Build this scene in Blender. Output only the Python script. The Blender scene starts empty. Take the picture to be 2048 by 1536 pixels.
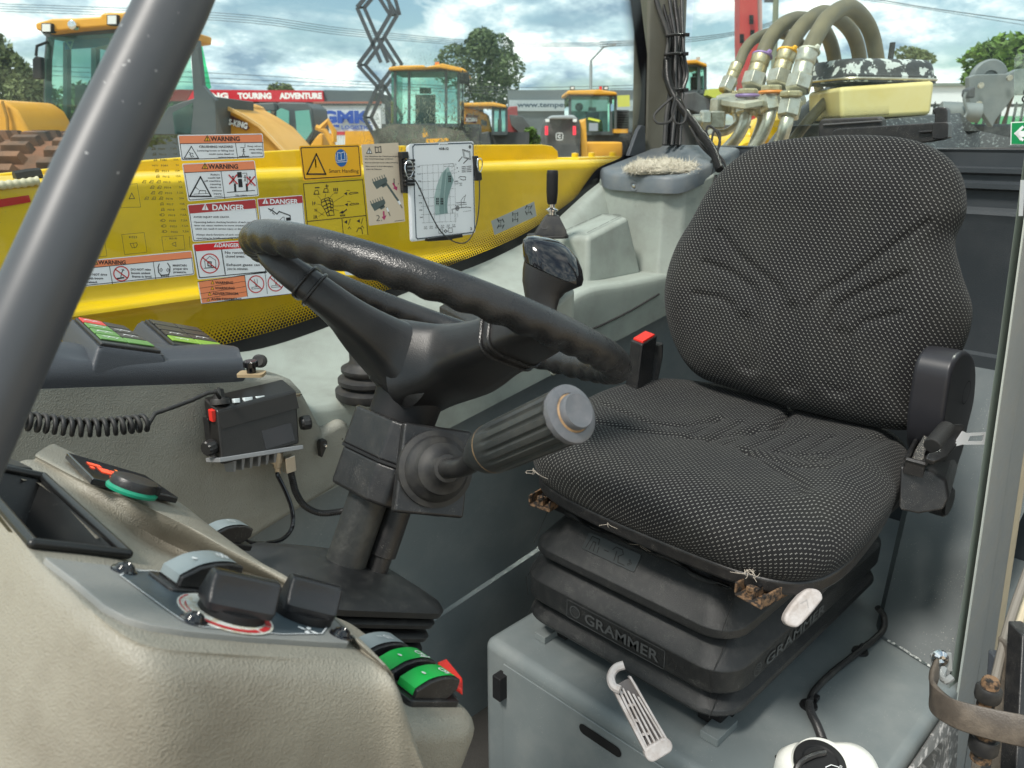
import bpy, bmesh, math, random
from mathutils import Vector as V, Matrix
from math import sin, cos, pi, radians as R, atan, sqrt
random.seed(7)
S = bpy.context.scene
COL = S.collection
# ------------------------------------------------------------ camera
F = 1560.0; TH = atan(498/F); CAMP = V((0, 0, 2.3))
cam = bpy.data.cameras.new('camera'); camo = bpy.data.objects.new('camera', cam); COL.objects.link(camo)
cam.sensor_width = 36; cam.lens = F/2048*36; cam.clip_start = .02; cam.clip_end = 3000
camo.location = CAMP; camo.rotation_euler = (pi/2-TH, 0, R(-45))
cam.dof.use_dof = True; cam.dof.focus_distance = .95; cam.dof.aperture_fstop = 13
S.camera = camo
# ------------------------------------------------------------ sky and sun
S.view_settings.view_transform = 'Standard'; S.view_settings.look = 'None'
S.view_settings.exposure = 1.0; S.view_settings.gamma = 1; S.view_settings.use_curve_mapping = False
SUN_EL, SUN_AZ = R(56), R(184)     # azimuth measured from +X towards +Y, where the sun stands
w = bpy.data.worlds.new('World'); S.world = w; w.use_nodes = True
nt = w.node_tree; N = nt.nodes; L = nt.links
for n in list(N): N.remove(n)
def wn(t, **k):
    n = N.new(t)
    for a, b in k.items(): setattr(n, a, b)
    return n
sky = wn('ShaderNodeTexSky', sky_type='NISHITA', sun_disc=False, sun_elevation=SUN_EL, sun_rotation=pi/2-SUN_AZ)
tc = wn('ShaderNodeTexCoord'); sx = wn('ShaderNodeSeparateXYZ'); L.new(tc.outputs['Generated'], sx.inputs[0])
mz = wn('ShaderNodeMath', operation='MAXIMUM'); mz.inputs[1].default_value = 0; L.new(sx.outputs[2], mz.inputs[0])
az = wn('ShaderNodeMath', operation='ADD'); az.inputs[1].default_value = .34; L.new(mz.outputs[0], az.inputs[0])
dx = wn('ShaderNodeMath', operation='DIVIDE'); dy = wn('ShaderNodeMath', operation='DIVIDE')
L.new(sx.outputs[0], dx.inputs[0]); L.new(sx.outputs[1], dy.inputs[0]); L.new(az.outputs[0], dx.inputs[1]); L.new(az.outputs[0], dy.inputs[1])
cx = wn('ShaderNodeCombineXYZ'); L.new(dx.outputs[0], cx.inputs[0]); L.new(dy.outputs[0], cx.inputs[1])
n1 = wn('ShaderNodeTexNoise'); n1.inputs['Scale'].default_value = 2.1; n1.inputs['Detail'].default_value = 9; n1.inputs['Roughness'].default_value = .56
n1.inputs['Distortion'].default_value = .35; L.new(cx.outputs[0], n1.inputs['Vector'])
n2 = wn('ShaderNodeTexNoise'); n2.inputs['Scale'].default_value = 3.6; n2.inputs['Detail'].default_value = 10; n2.inputs['Roughness'].default_value = .58
ofs = wn('ShaderNodeVectorMath', operation='ADD'); ofs.inputs[1].default_value = (7.3, 2.1, 1.7); L.new(cx.outputs[0], ofs.inputs[0]); L.new(ofs.outputs[0], n2.inputs['Vector'])
r1 = wn('ShaderNodeValToRGB'); r1.color_ramp.elements[0].position = .36; r1.color_ramp.elements[1].position = .50; L.new(n1.outputs[0], r1.inputs[0])
r2 = wn('ShaderNodeValToRGB'); e = r2.color_ramp.elements
e[0].position = .40; e[0].color = (2.7, 3.9, 4.9, 1); e[1].position = .585; e[1].color = (13.2, 13.6, 12.9, 1)
m_ = e.new(.49); m_.color = (6.0, 7.5, 8.1, 1); L.new(n2.outputs[0], r2.inputs[0])
tint = wn('ShaderNodeMix', data_type='RGBA', blend_type='MULTIPLY'); tint.inputs[0].default_value = 1; L.new(sky.outputs[0], tint.inputs[6]); tint.inputs[7].default_value = (.95, 1.05, 1.0, 1)
mx = wn('ShaderNodeMix', data_type='RGBA'); L.new(r1.outputs[0], mx.inputs[0]); L.new(tint.outputs[2], mx.inputs[6]); L.new(r2.outputs[0], mx.inputs[7])
bg = wn('ShaderNodeBackground'); bg.inputs[1].default_value = .062; L.new(mx.outputs[2], bg.inputs[0])
wo = wn('ShaderNodeOutputWorld'); L.new(bg.outputs[0], wo.inputs[0])
sl = bpy.data.lights.new('sun', 'SUN'); sl.energy = 2.0; sl.angle = R(11); sl.color = (1, .95, .87)
so = bpy.data.objects.new('sun', sl); COL.objects.link(so)
so.rotation_euler = V((cos(SUN_AZ)*cos(SUN_EL), sin(SUN_AZ)*cos(SUN_EL), sin(SUN_EL))).to_track_quat('Z', 'Y').to_euler()
# ------------------------------------------------------------ where a sight line meets a plane of the machine
FW = V((cos(R(45))*cos(TH), sin(R(45))*cos(TH), -sin(TH))); RT = V((sin(R(45)), -cos(R(45)), 0)); UP = RT.cross(FW)
def ray(x, y): return FW*F + RT*(x-1024) - UP*(y-768)
def _on(x, y, a, val):
    r = ray(x, y); return CAMP + r*((val-CAMP[a])/r[a])
def PU(x, y, u): return _on(x, y, 0, u)
def PV(x, y, v): return _on(x, y, 1, v)
def PZ(x, y, z): return _on(x, y, 2, z)
def PD(x, y, d): return CAMP + ray(x, y)/F*d
def PP(x, y, n, o):
    r = ray(x, y); n = V(n); return CAMP + r*((V(o)-CAMP).dot(n)/r.dot(n))
# ------------------------------------------------------------ materials
MATS = {}
def mat(name, col, rough=.5, metal=0., grain=None, dirt=None, coat=0., spec=.5, emit=None, speck=None):
    """grain=(scale, distance, kind)  dirt=(scale, amount, colour, lo, hi)"""
    if name in MATS: return MATS[name]
    m = bpy.data.materials.new(name); m.use_nodes = True; MATS[name] = m
    t = m.node_tree; b = t.nodes['Principled BSDF']; lk = t.links.new
    c4 = (*col, 1)
    b.inputs['Base Color'].default_value = c4; b.inputs['Roughness'].default_value = rough; b.inputs['Metallic'].default_value = metal
    b.inputs['Coat Weight'].default_value = coat; b.inputs['Coat Roughness'].default_value = .08; b.inputs['Specular IOR Level'].default_value = spec
    m.diffuse_color = c4
    co = t.nodes.new('ShaderNodeTexCoord')
    if dirt:
        nz = t.nodes.new('ShaderNodeTexNoise'); nz.inputs['Scale'].default_value = dirt[0]; nz.inputs['Detail'].default_value = 8; nz.inputs['Roughness'].default_value = .62
        lk(co.outputs['Object'], nz.inputs['Vector'])
        rp = t.nodes.new('ShaderNodeMapRange'); rp.inputs[1].default_value = dirt[3] if len(dirt) > 3 else .42; rp.inputs[2].default_value = dirt[4] if len(dirt) > 4 else .68
        rp.inputs[3].default_value = 0; rp.inputs[4].default_value = dirt[1]; lk(nz.outputs[0], rp.inputs[0])
        mx = t.nodes.new('ShaderNodeMix'); mx.data_type = 'RGBA'; lk(rp.outputs[0], mx.inputs[0]); mx.inputs[6].default_value = c4; mx.inputs[7].default_value = (*dirt[2], 1)
        lk(mx.outputs[2], b.inputs['Base Color'])
        rr = t.nodes.new('ShaderNodeMapRange'); rr.inputs[3].default_value = rough; rr.inputs[4].default_value = min(1, rough+.25); lk(rp.outputs[0], rr.inputs[0]); lk(rr.outputs[0], b.inputs['Roughness'])
    if speck:
        src = b.inputs['Base Color'].links[0].from_socket if b.inputs['Base Color'].is_linked else None
        ns = t.nodes.new('ShaderNodeTexNoise'); ns.inputs['Scale'].default_value = speck[0]; ns.inputs['Detail'].default_value = 3; lk(co.outputs['Object'], ns.inputs['Vector'])
        nl = t.nodes.new('ShaderNodeTexNoise'); nl.inputs['Scale'].default_value = speck[0]*.03; lk(co.outputs['Object'], nl.inputs['Vector'])
        ad = t.nodes.new('ShaderNodeMath'); ad.operation = 'MULTIPLY_ADD'; lk(nl.outputs[0], ad.inputs[0]); ad.inputs[1].default_value = .30; lk(ns.outputs[0], ad.inputs[2])
        sr = t.nodes.new('ShaderNodeMapRange'); sr.inputs[1].default_value = speck[1]; sr.inputs[2].default_value = speck[1]+.03; sr.inputs[4].default_value = speck[3] if len(speck) > 3 else .8; lk(ad.outputs[0], sr.inputs[0])
        mk = t.nodes.new('ShaderNodeMix'); mk.data_type = 'RGBA'; lk(sr.outputs[0], mk.inputs[0]); mk.inputs[7].default_value = (*speck[2], 1)
        if src: lk(src, mk.inputs[6])
        else: mk.inputs[6].default_value = c4
        lk(mk.outputs[2], b.inputs['Base Color'])
    if grain:
        sc, dist, kind = grain
        bp = t.nodes.new('ShaderNodeBump'); bp.inputs['Distance'].default_value = dist; bp.inputs['Strength'].default_value = 1
        if kind == 'leather':
            a = t.nodes.new('ShaderNodeTexVoronoi'); a.feature = 'SMOOTH_F1'; a.inputs['Scale'].default_value = sc; a.inputs['Smoothness'].default_value = .6
            q = t.nodes.new('ShaderNodeTexNoise'); q.inputs['Scale'].default_value = sc*.45; q.inputs['Detail'].default_value = 3
            wp = t.nodes.new('ShaderNodeVectorMath'); wp.operation = 'MULTIPLY_ADD'; lk(q.outputs[1], wp.inputs[0]); wp.inputs[1].default_value = (.7/sc,)*3; lk(co.outputs['Object'], wp.inputs[2])
            lk(wp.outputs[0], a.inputs['Vector']); lk(co.outputs['Object'], q.inputs['Vector'])
            ml = t.nodes.new('ShaderNodeMath'); ml.operation = 'MULTIPLY_ADD'; lk(q.outputs[0], ml.inputs[0]); ml.inputs[1].default_value = .4; lk(a.outputs[0], ml.inputs[2]); lk(ml.outputs[0], bp.inputs['Height'])
        else:
            q = t.nodes.new('ShaderNodeTexNoise'); q.inputs['Scale'].default_value = sc; q.inputs['Detail'].default_value = 5 if kind == 'noise' else 2
            lk(co.outputs['Object'], q.inputs['Vector']); lk(q.outputs[0], bp.inputs['Height'])
        lk(bp.outputs[0], b.inputs['Normal'])
    if emit: b.inputs['Emission Color'].default_value = (*emit[0], 1); b.inputs['Emission Strength'].default_value = emit[1]
    return m
def glassmat(name, tint=(1, 1, 1), refl=.9, dust=0.0, dustcol=(.8, .8, .78), dsc=30):
    m = bpy.data.materials.new(name); m.use_nodes = True; t = m.node_tree; t.nodes.clear(); lk = t.links.new
    o = t.nodes.new('ShaderNodeOutputMaterial'); tr = t.nodes.new('ShaderNodeBsdfTransparent'); tr.inputs[0].default_value = (*tint, 1)
    g = t.nodes.new('ShaderNodeBsdfGlossy'); g.inputs['Roughness'].default_value = .01; g.inputs[0].default_value = (.9, 1, .95, 1)
    f = t.nodes.new('ShaderNodeFresnel'); f.inputs[0].default_value = 1.45
    mu = t.nodes.new('ShaderNodeMath'); mu.operation = 'MULTIPLY'; mu.inputs[1].default_value = refl; lk(f.outputs[0], mu.inputs[0])
    mx = t.nodes.new('ShaderNodeMixShader'); lk(mu.outputs[0], mx.inputs[0]); lk(tr.outputs[0], mx.inputs[1]); lk(g.outputs[0], mx.inputs[2])
    if dust:
        d = t.nodes.new('ShaderNodeBsdfDiffuse'); d.inputs[0].default_value = (*dustcol, 1)
        co = t.nodes.new('ShaderNodeTexCoord'); nz = t.nodes.new('ShaderNodeTexNoise'); nz.inputs['Scale'].default_value = dsc; nz.inputs['Detail'].default_value = 10; nz.inputs['Roughness'].default_value = .7
        lk(co.outputs['Object'], nz.inputs['Vector'])
        rp = t.nodes.new('ShaderNodeMapRange'); rp.inputs[1].default_value = .35; rp.inputs[2].default_value = .8; rp.inputs[4].default_value = dust; lk(nz.outputs[0], rp.inputs[0])
        m2 = t.nodes.new('ShaderNodeMixShader'); lk(rp.outputs[0], m2.inputs[0]); lk(mx.outputs[0], m2.inputs[1]); lk(d.outputs[0], m2.inputs[2]); mx = m2
    lk(mx.outputs[0], o.inputs[0]); MATS[name] = m; return m
# ------------------------------------------------------------ meshes
def perp(d):
    d = d.normalized(); a = V((0, 0, 1)) if abs(d.z) < .9 else V((1, 0, 0))
    x = d.cross(a).normalized(); return x, d.cross(x).normalized()
def crom(P, n, closed=False):
    """Catmull-Rom resampling, n steps a span"""
    P = [V(p) for p in P]; m = len(P); out = []
    if m == 2 and not closed: return [P[0].lerp(P[1], i/n) for i in range(n+1)]
    for i in range(m if closed else m-1):
        p1, p2 = P[i], P[(i+1) % m]
        p0 = P[i-1] if (i > 0 or closed) else p1*2-p2
        p3 = P[(i+2) % m] if (i+2 < m or closed) else p2*2-p1
        for k in range(n):
            t = k/n; out.append(.5*((2*p1)+(p2-p0)*t+(2*p0-5*p1+4*p2-p3)*t*t+(3*p1-p0-3*p2+p3)*t**3))
    if not closed: out.append(P[-1])
    return out
def rrect(w, h, r, n=4):
    out = []
    for cx_, cy_, a0 in ((w/2-r, h/2-r, 0), (-w/2+r, h/2-r, 90), (-w/2+r, -h/2+r, 180), (w/2-r, -h/2+r, 270)):
        for k in range(n+1):
            a = R(a0+90*k/n); out.append((cx_+r*cos(a), cy_+r*sin(a)))
    return out
def circ(r, n=24): return [(r*cos(2*pi*i/n), r*sin(2*pi*i/n)) for i in range(n)]
class Fr:
    """local frame: origin, x, y; z = x cross y"""
    def __init__(s, o, x, y=None, z=None):
        s.o = V(o); s.x = V(x).normalized()
        if z is not None: z = V(z).normalized(); s.x = (s.x-z*s.x.dot(z)).normalized()
        if y is None: z = V(z); s.y = z.cross(s.x).normalized()
        else:
            y = V(y); s.y = (y-s.x*y.dot(s.x)).normalized()
        s.z = s.x.cross(s.y)
    def __call__(s, a, b, c=0.): return s.o+s.x*a+s.y*b+s.z*c
    def sh(s, a, b, c=0.):
        f = Fr(s(a, b, c), s.x, s.y); return f
    def rot(s, ang):
        a = R(ang); return Fr(s.o, s.x*cos(a)+s.y*sin(a), s.y*cos(a)-s.x*sin(a))
class MB:
    def __init__(s): s.v = []; s.f = []; s.uv = None
    def add(s, vs, fs):
        k = len(s.v); s.v += [V(p) for p in vs]; s.f += [tuple(i+k for i in f) for f in fs]; return s
    def box(s, f, w, d, h):        # centred in x,y ; z from 0 to h
        p = [f(a*w/2, b*d/2, c) for c in (0, h) for a, b in ((-1, -1), (1, -1), (1, 1), (-1, 1))]
        return s.add(p, [(3, 2, 1, 0), (4, 5, 6, 7), (0, 1, 5, 4), (1, 2, 6, 5), (2, 3, 7, 6), (3, 0, 4, 7)])
    def bb(s, a, b):
        a = V(a); b = V(b); c = (a+b)/2; return s.box(Fr((c.x, c.y, min(a.z, b.z)), (1, 0, 0), (0, 1, 0)), abs(a.x-b.x), abs(a.y-b.y), abs(a.z-b.z))
    def prism(s, f, loop, z0, z1, taper=0.):
        n = len(loop); k = 1-taper
        p = [f(a, b, z0) for a, b in loop]+[f(a*k, b*k, z1) for a, b in loop]
        return s.add(p, [tuple(range(n-1, -1, -1)), tuple(range(n, 2*n))]+[(i, (i+1) % n, n+(i+1) % n, n+i) for i in range(n)])
    def soft(s, f, loop, h, b=.001, n=2):       # plate with a rounded upper rim
        k = len(loop); cxx = sum(a for a, _ in loop)/k; cyy = sum(c for _, c in loop)/k
        ext = max(max(abs(a-cxx) for a, _ in loop), max(abs(c-cyy) for _, c in loop))
        rows = [[f(a, c, 0) for a, c in loop]]
        for i in range(n+1):
            t = pi/2*i/n; q = b*(1-cos(t)); z = h-b+b*sin(t)
            row = []
            for a, c in loop:
                d = sqrt((a-cxx)**2+(c-cyy)**2) or 1; row.append(f(a-(a-cxx)/d*q, c-(c-cyy)/d*q, z))
            rows.append(row)
        s.rows(rows, True); base = len(s.v); s.f.append(tuple(range(base-k, base))); return s
    def rows(s, rows, closed=False, cap=False):
        n = len(rows[0]); k = len(s.v)
        for r in rows: s.v += [V(p) for p in r]
        m = n if closed else n-1
        for j in range(len(rows)-1):
            for i in range(m):
                a = k+j*n+i; b = k+j*n+(i+1) % n; s.f.append((a, b, b+n, a+n))
        if cap:
            s.f.append(tuple(k+i for i in range(n-1, -1, -1))); s.f.append(tuple(k+(len(rows)-1)*n+i for i in range(n)))
        return s
    def tube(s, P, r, n=10, closed=False, cap=True, sm=0):
        P = [V(p) for p in P]
        if sm:
            if isinstance(r, (list, tuple)):
                rr = crom([V((x, 0, 0)) for x in r], sm, closed); r = [q.x for q in rr]
            P = crom(P, sm, closed)
        m = len(P); rows = []; x = None
        for i in range(m):
            a = P[i-1] if (i > 0 or closed) else P[i]; b = P[(i+1) % m] if (i+1 < m or closed) else P[i]
            d = (b-a).normalized() if (b-a).length > 1e-9 else V((0, 0, 1))
            if x is None: x, y = perp(d)
            else:
                x = (x-d*x.dot(d)).normalized(); y = d.cross(x)
            q = r[i] if isinstance(r, (list, tuple)) else r
            rows.append([P[i]+(x*cos(2*pi*k/n)+y*sin(2*pi*k/n))*q for k in range(n)])
        if closed: rows.append(rows[0]); cap = False
        return s.rows(rows, True, cap)
    def lathe(s, f, prof, n=24, cap=True):
        rows = [[f(r*cos(2*pi*k/n), r*sin(2*pi*k/n), z) for k in range(n)] for r, z in prof]
        return s.rows(rows, True, cap)
    def ico(s, c, r, k=1, sc=(1, 1, 1)):
        bm = bmesh.new(); bmesh.ops.create_icosphere(bm, subdivisions=k, radius=r)
        s.add([V((v.co.x*sc[0], v.co.y*sc[1], v.co.z*sc[2]))+V(c) for v in bm.verts], [tuple(v.index for v in f.verts) for f in bm.faces]); bm.free(); return s
    def strip(s, f, pts, w, z=0, h=0):      # flat line on a frame
        for (a, b), (c, d) in zip(pts, pts[1:]):
            l = sqrt((c-a)**2+(d-b)**2) or 1e-9; nx, ny = -(d-b)/l*w/2, (c-a)/l*w/2
            ex, ey = (c-a)/l*w/2, (d-b)/l*w/2
            q = [(a-ex+nx, b-ey+ny), (a-ex-nx, b-ey-ny), (c+ex-nx, d+ey-ny), (c+ex+nx, d+ey+ny)]
            s.add([f(x, y, z) for x, y in q], [(0, 1, 2, 3)])
        return s
    def poly(s, f, pts, z=0): return s.add([f(x, y, z) for x, y in pts], [tuple(range(len(pts)))])
    def ring(s, f, r, w, z=0, n=28, a0=0, a1=360, ky=1):
        rows = [[f((r+k*w/2)*cos(R(a0+(a1-a0)*i/n)), ky*(r+k*w/2)*sin(R(a0+(a1-a0)*i/n)), z) for i in range(n+1)] for k in (-1, 1)]
        return s.rows(rows)
_tc = {}
def glyphs(txt, res=2, off=0.):
    key = (txt, res, off)
    if key in _tc: return _tc[key]
    cu = bpy.data.curves.new('t', 'FONT'); cu.body = txt; cu.size = 1; cu.resolution_u = res; cu.offset = off; cu.fill_mode = 'FRONT' if hasattr(cu, 'fill_mode') else cu.fill_mode
    o = bpy.data.objects.new('t', cu); COL.objects.link(o); dg = bpy.context.evaluated_depsgraph_get()
    me = bpy.data.meshes.new_from_object(o.evaluated_get(dg)); vs = [tuple(v.co) for v in me.vertices]; fs = [tuple(p.vertices) for p in me.polygons]
    bpy.data.objects.remove(o); bpy.data.curves.remove(cu); bpy.data.meshes.remove(me)
    _tc[key] = (vs, fs); return _tc[key]
def text(mb, f, txt, x, y, size, z=0., align='l', width=None, res=2, off=0., h=0.):
    """text on a frame; size is cap height"""
    vs, fs = glyphs(txt, res, off)
    if not vs: return mb
    x0 = min(v[0] for v in vs); x1 = max(v[0] for v in vs); k = size/.73; kx = k
    if width: kx = width/(x1-x0)
    wd = (x1-x0)*kx; ox = {'l': 0, 'c': -wd/2, 'r': -wd}[align]
    mb.add([f(x+ox+(v[0]-x0)*kx, y+v[1]*k, z) for v in vs], fs)
    if h:
        mb.add([f(x+ox+(v[0]-x0)*kx, y+v[1]*k, z+h) for v in vs], fs)
    return mb
def tag(o, label=None, cat=None, group=None, kind=None):
    if label: o['label'] = label
    if cat: o['category'] = cat
    if group: o['group'] = group
    if kind: o['kind'] = kind
    return o
def thing(name, label, cat, loc=(0, 0, 0), group=None):
    o = bpy.data.objects.new(name, None); COL.objects.link(o); o.location = V(loc); o.empty_display_size = .05
    return tag(o, label, cat, group)
def wpos(o):
    p = V(o.location)
    while o.parent: o = o.parent; p += V(o.location)
    return p
def obj(name, mb, m, parent=None, smooth=35, bevel=0, bseg=2, sub=0, label=None, kind=None, weld=False, solid=0, base=None, uv=None):
    """one mesh object; mb holds world coordinates"""
    me = bpy.data.meshes.new(name); o_ = wpos(parent) if parent else (V(base) if base is not None else V((0, 0, 0)))
    me.from_pydata([tuple(p-o_) for p in mb.v], [], mb.f); me.validate(); me.update()
    if uv:
        ul = me.uv_layers.new(name='UVMap')
        for lp in me.loops: ul.data[lp.index].uv = uv[lp.vertex_index]
    if weld or smooth:
        bm = bmesh.new(); bm.from_mesh(me)
        if weld: bmesh.ops.remove_doubles(bm, verts=bm.verts, dist=1e-5)
        bmesh.ops.recalc_face_normals(bm, faces=bm.faces)
        if smooth:
            th = R(smooth)
            for f in bm.faces: f.smooth = True
            for e in bm.edges:
                if len(e.link_faces) == 2:
                    try: e.smooth = e.calc_face_angle() < th
                    except ValueError: pass
        bm.to_mesh(me); bm.free()
    ob = bpy.data.objects.new(name, me); COL.objects.link(ob)
    if parent: ob.parent = parent
    else: ob.location = o_
    me.materials.append(m)
    if solid:
        md = ob.modifiers.new('s', 'SOLIDIFY'); md.thickness = solid; md.offset = -1
    if bevel:
        md = ob.modifiers.new('b', 'BEVEL'); md.width = bevel; md.segments = bseg; md.limit_method = 'ANGLE'; md.angle_limit = R(32); md.harden_normals = True
    if sub:
        md = ob.modifiers.new('u', 'SUBSURF'); md.levels = sub; md.render_levels = sub
    if label: ob['label'] = label
    if kind: ob['kind'] = kind
    return ob
def surf(rows, n1=4, n2=4, c1=False, c2=False):
    """rows of control points -> smooth grid rows"""
    rr = [crom(r, n2, c2) for r in rows]; k = len(rr[0])
    cols = [crom([r[i] for r in rr], n1, c1) for i in range(k)]
    return [[cols[i][j] for i in range(k)] for j in range(len(cols[0]))]
def copytree(o, parent=None):
    c = o.copy(); COL.objects.link(c); c.parent = parent
    for ch in list(o.children): copytree(ch, c)
    return c
# ------------------------------------------------------------ materials used in several places
BLK = mat('black_plastic', (.014, .014, .015), .34, grain=(900, .0002, 'noise'), dirt=(60, .25, (.06, .055, .05)), speck=(1500, .83, (.35, .33, .3), .7))
BLKG = mat('grained_black_plastic', (.022, .022, .023), .34, grain=(900, .0003, 'leather'))
BLKR = mat('black_rubber', (.016, .016, .017), .55, dirt=(45, .45, (.07, .065, .055)))
BLKS = mat('shiny_black_plastic', (.008, .008, .010), .1, coat=.3)
BLKM = mat('matt_black_plastic', (.012, .012, .013), .55, spec=.3)
GRY = mat('grained_grey_plastic', (.33, .335, .30), .52, grain=(700, .0005, 'leather'), dirt=(14, .6, (.17, .15, .115), .42, .72))
GRY2 = mat('smooth_grey_plastic', (.31, .345, .31), .48, grain=(700, .0003, 'leather'), dirt=(13, .6, (.19, .20, .175), .42, .70))
DGM = mat('dark_grey_painted_steel', (.165, .19, .194), .36, dirt=(11, .4, (.27, .285, .275), .46, .72), grain=(60, .0003, 'noise'), speck=(520, .855, (.42, .42, .38), .7))
DGP = mat('dark_grey_plastic', (.05, .056, .066), .45, grain=(1000, .0003, 'leather'))
MGP = mat('slate_grey_plastic', (.11, .13, .145), .45, grain=(900, .0003, 'noise'), dirt=(25, .4, (.2, .2, .19)))
YEL = mat('yellow_paint', (.80, .525, .0), .36, coat=.1, dirt=(7, .5, (.50, .33, .005), .42, .72), speck=(420, .86, (.25, .2, .08), .6))
ORG = mat('loader_orange_yellow_paint', (.75, .37, .03), .45, dirt=(2, .4, (.45, .2, .03)))
STL = mat('zinc_plated_steel', (.58, .56, .47), .33, .85, dirt=(40, .7, (.3, .27, .2)), grain=(150, .0006, 'noise'))
CHR = mat('polished_steel', (.72, .72, .72), .16, 1)
RUST = mat('rusty_steel', (.22, .13, .07), .7, .1, dirt=(110, 1, (.025, .022, .02), .42, .55), grain=(180, .0012, 'noise'))
WHT = mat('white_sticker', (.80, .82, .84), .4)
INK = mat('black_print', (.012, .012, .015), .5)
ORS = mat('orange_sticker', (.87, .27, .12), .4)
RDS = mat('red_sticker', (.55, .03, .035), .4)
YLS = mat('amber_sticker', (.85, .43, .01), .4)
BLS = mat('blue_print', (.012, .12, .38), .4)
GRN = mat('green_switch_face', (.01, .36, .06), .35)
RED = mat('red_plastic', (.72, .03, .02), .35)
WPL = mat('worn_white_plastic', (.50, .47, .46), .5, dirt=(60, .7, (.30, .25, .22)), grain=(300, .0005, 'noise'))
PRW = mat('white_print', (.78, .8, .8), .5)
GLS = glassmat('window_glass', (.93, .985, .96), .8, .022, (.7, .72, .7), 22)
GLT = glassmat('tinted_cab_glass', (.55, .76, .69), .9, .10, (.35, .5, .45), 3)
def fabricmat():
    m = bpy.data.materials.new('dotted_black_fabric'); m.use_nodes = True; t = m.node_tree; lk = t.links.new; b = t.nodes['Principled BSDF']
    def nd(k, **a):
        n = t.nodes.new(k)
        for x, y in a.items(): setattr(n, x, y)
        return n
    def mth(op, a, b_=None, c=None):
        n = nd('ShaderNodeMath', operation=op)
        for i, x in enumerate((a, b_, c)):
            if x is None: continue
            if isinstance(x, (int, float)): n.inputs[i].default_value = x
            else: lk(x, n.inputs[i])
        return n.outputs[0]
    uv = nd('ShaderNodeUVMap', uv_map='UVMap'); sp = nd('ShaderNodeSeparateXYZ')
    nw = nd('ShaderNodeTexNoise'); nw.inputs['Scale'].default_value = 30; lk(uv.outputs[0], nw.inputs['Vector'])
    wp = nd('ShaderNodeVectorMath', operation='MULTIPLY_ADD'); lk(nw.outputs[1], wp.inputs[0]); wp.inputs[1].default_value = (.0016,)*3; lk(uv.outputs[0], wp.inputs[2])
    lk(wp.outputs[0], sp.inputs[0])
    py = mth('MULTIPLY', sp.outputs[1], 1/.0050); row = mth('FLOOR', py); fy = mth('SUBTRACT', py, row)
    odd = mth('MULTIPLY', mth('MODULO', mth('ADD', row, 4000), 2), .5)
    px = mth('ADD', mth('MULTIPLY', sp.outputs[0], 1/.0078), odd); fx = mth('FRACT', mth('ADD', px, 4000))
    ax = mth('ABSOLUTE', mth('SUBTRACT', fx, .5)); ay = mth('ABSOLUTE', mth('SUBTRACT', fy, .5))
    # two short stitches side by side, offset a little in height
    sgn = mth('SIGN', mth('SUBTRACT', fx, .5)); ay2 = mth('ABSOLUTE', mth('ADD', mth('SUBTRACT', fy, .5), mth('MULTIPLY', sgn, .07)))
    dx = mth('ABSOLUTE', mth('SUBTRACT', ax, .095))
    s1 = nd('ShaderNodeMapRange'); lk(dx, s1.inputs[0]); s1.inputs[1].default_value = .025; s1.inputs[2].default_value = .078; s1.inputs[3].default_value = 1; s1.inputs[4].default_value = 0
    s2 = nd('ShaderNodeMapRange'); lk(ay2, s2.inputs[0]); s2.inputs[1].default_value = .12; s2.inputs[2].default_value = .22; s2.inputs[3].default_value = 1; s2.inputs[4].default_value = 0
    dot = mth('MULTIPLY', s1.outputs[0], s2.outputs[0])
    # wear: dusty patches
    nz = nd('ShaderNodeTexNoise'); nz.inputs['Scale'].default_value = 9; nz.inputs['Detail'].default_value = 7; lk(uv.outputs[0], nz.inputs['Vector'])
    mr = nd('ShaderNodeMapRange'); lk(nz.outputs[0], mr.inputs[0]); mr.inputs[1].default_value = .45; mr.inputs[2].default_value = .8; mr.inputs[3].default_value = 0; mr.inputs[4].default_value = .8
    bs = nd('ShaderNodeMix', data_type='RGBA'); lk(mr.outputs[0], bs.inputs[0]); bs.inputs[6].default_value = (.014, .014, .015, 1); bs.inputs[7].default_value = (.026, .026, .024, 1)
    mx = nd('ShaderNodeMix', data_type='RGBA'); lk(dot, mx.inputs[0]); lk(bs.outputs[2], mx.inputs[6]); mx.inputs[7].default_value = (.31, .31, .29, 1)
    # lint
    ln = nd('ShaderNodeTexNoise'); ln.inputs['Scale'].default_value = 420; ln.inputs['Detail'].default_value = 3; lk(uv.outputs[0], ln.inputs['Vector'])
    lr = nd('ShaderNodeMapRange'); lk(ln.outputs[0], lr.inputs[0]); lr.inputs[1].default_value = .72; lr.inputs[2].default_value = .78; lr.inputs[4].default_value = .5
    m3 = nd('ShaderNodeMix', data_type='RGBA'); lk(lr.outputs[0], m3.inputs[0]); lk(mx.outputs[2], m3.inputs[6]); m3.inputs[7].default_value = (.4, .38, .36, 1)
    lk(m3.outputs[2], b.inputs['Base Color']); b.inputs['Roughness'].default_value = .85; b.inputs['Specular IOR Level'].default_value = .15
    b.inputs['Sheen Weight'].default_value = .05; b.inputs['Sheen Roughness'].default_value = .5
    wv = nd('ShaderNodeTexNoise'); wv.inputs['Scale'].default_value = 1400; lk(uv.outputs[0], wv.inputs['Vector'])
    hs = mth('ADD', mth('MULTIPLY', dot, .6), mth('MULTIPLY', wv.outputs[0], .6))
    bp = nd('ShaderNodeBump'); bp.inputs['Distance'].default_value = .0006; lk(hs, bp.inputs['Height']); lk(bp.outputs[0], b.inputs['Normal'])
    MATS['fabric'] = m; return m
FAB = fabricmat()
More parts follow.
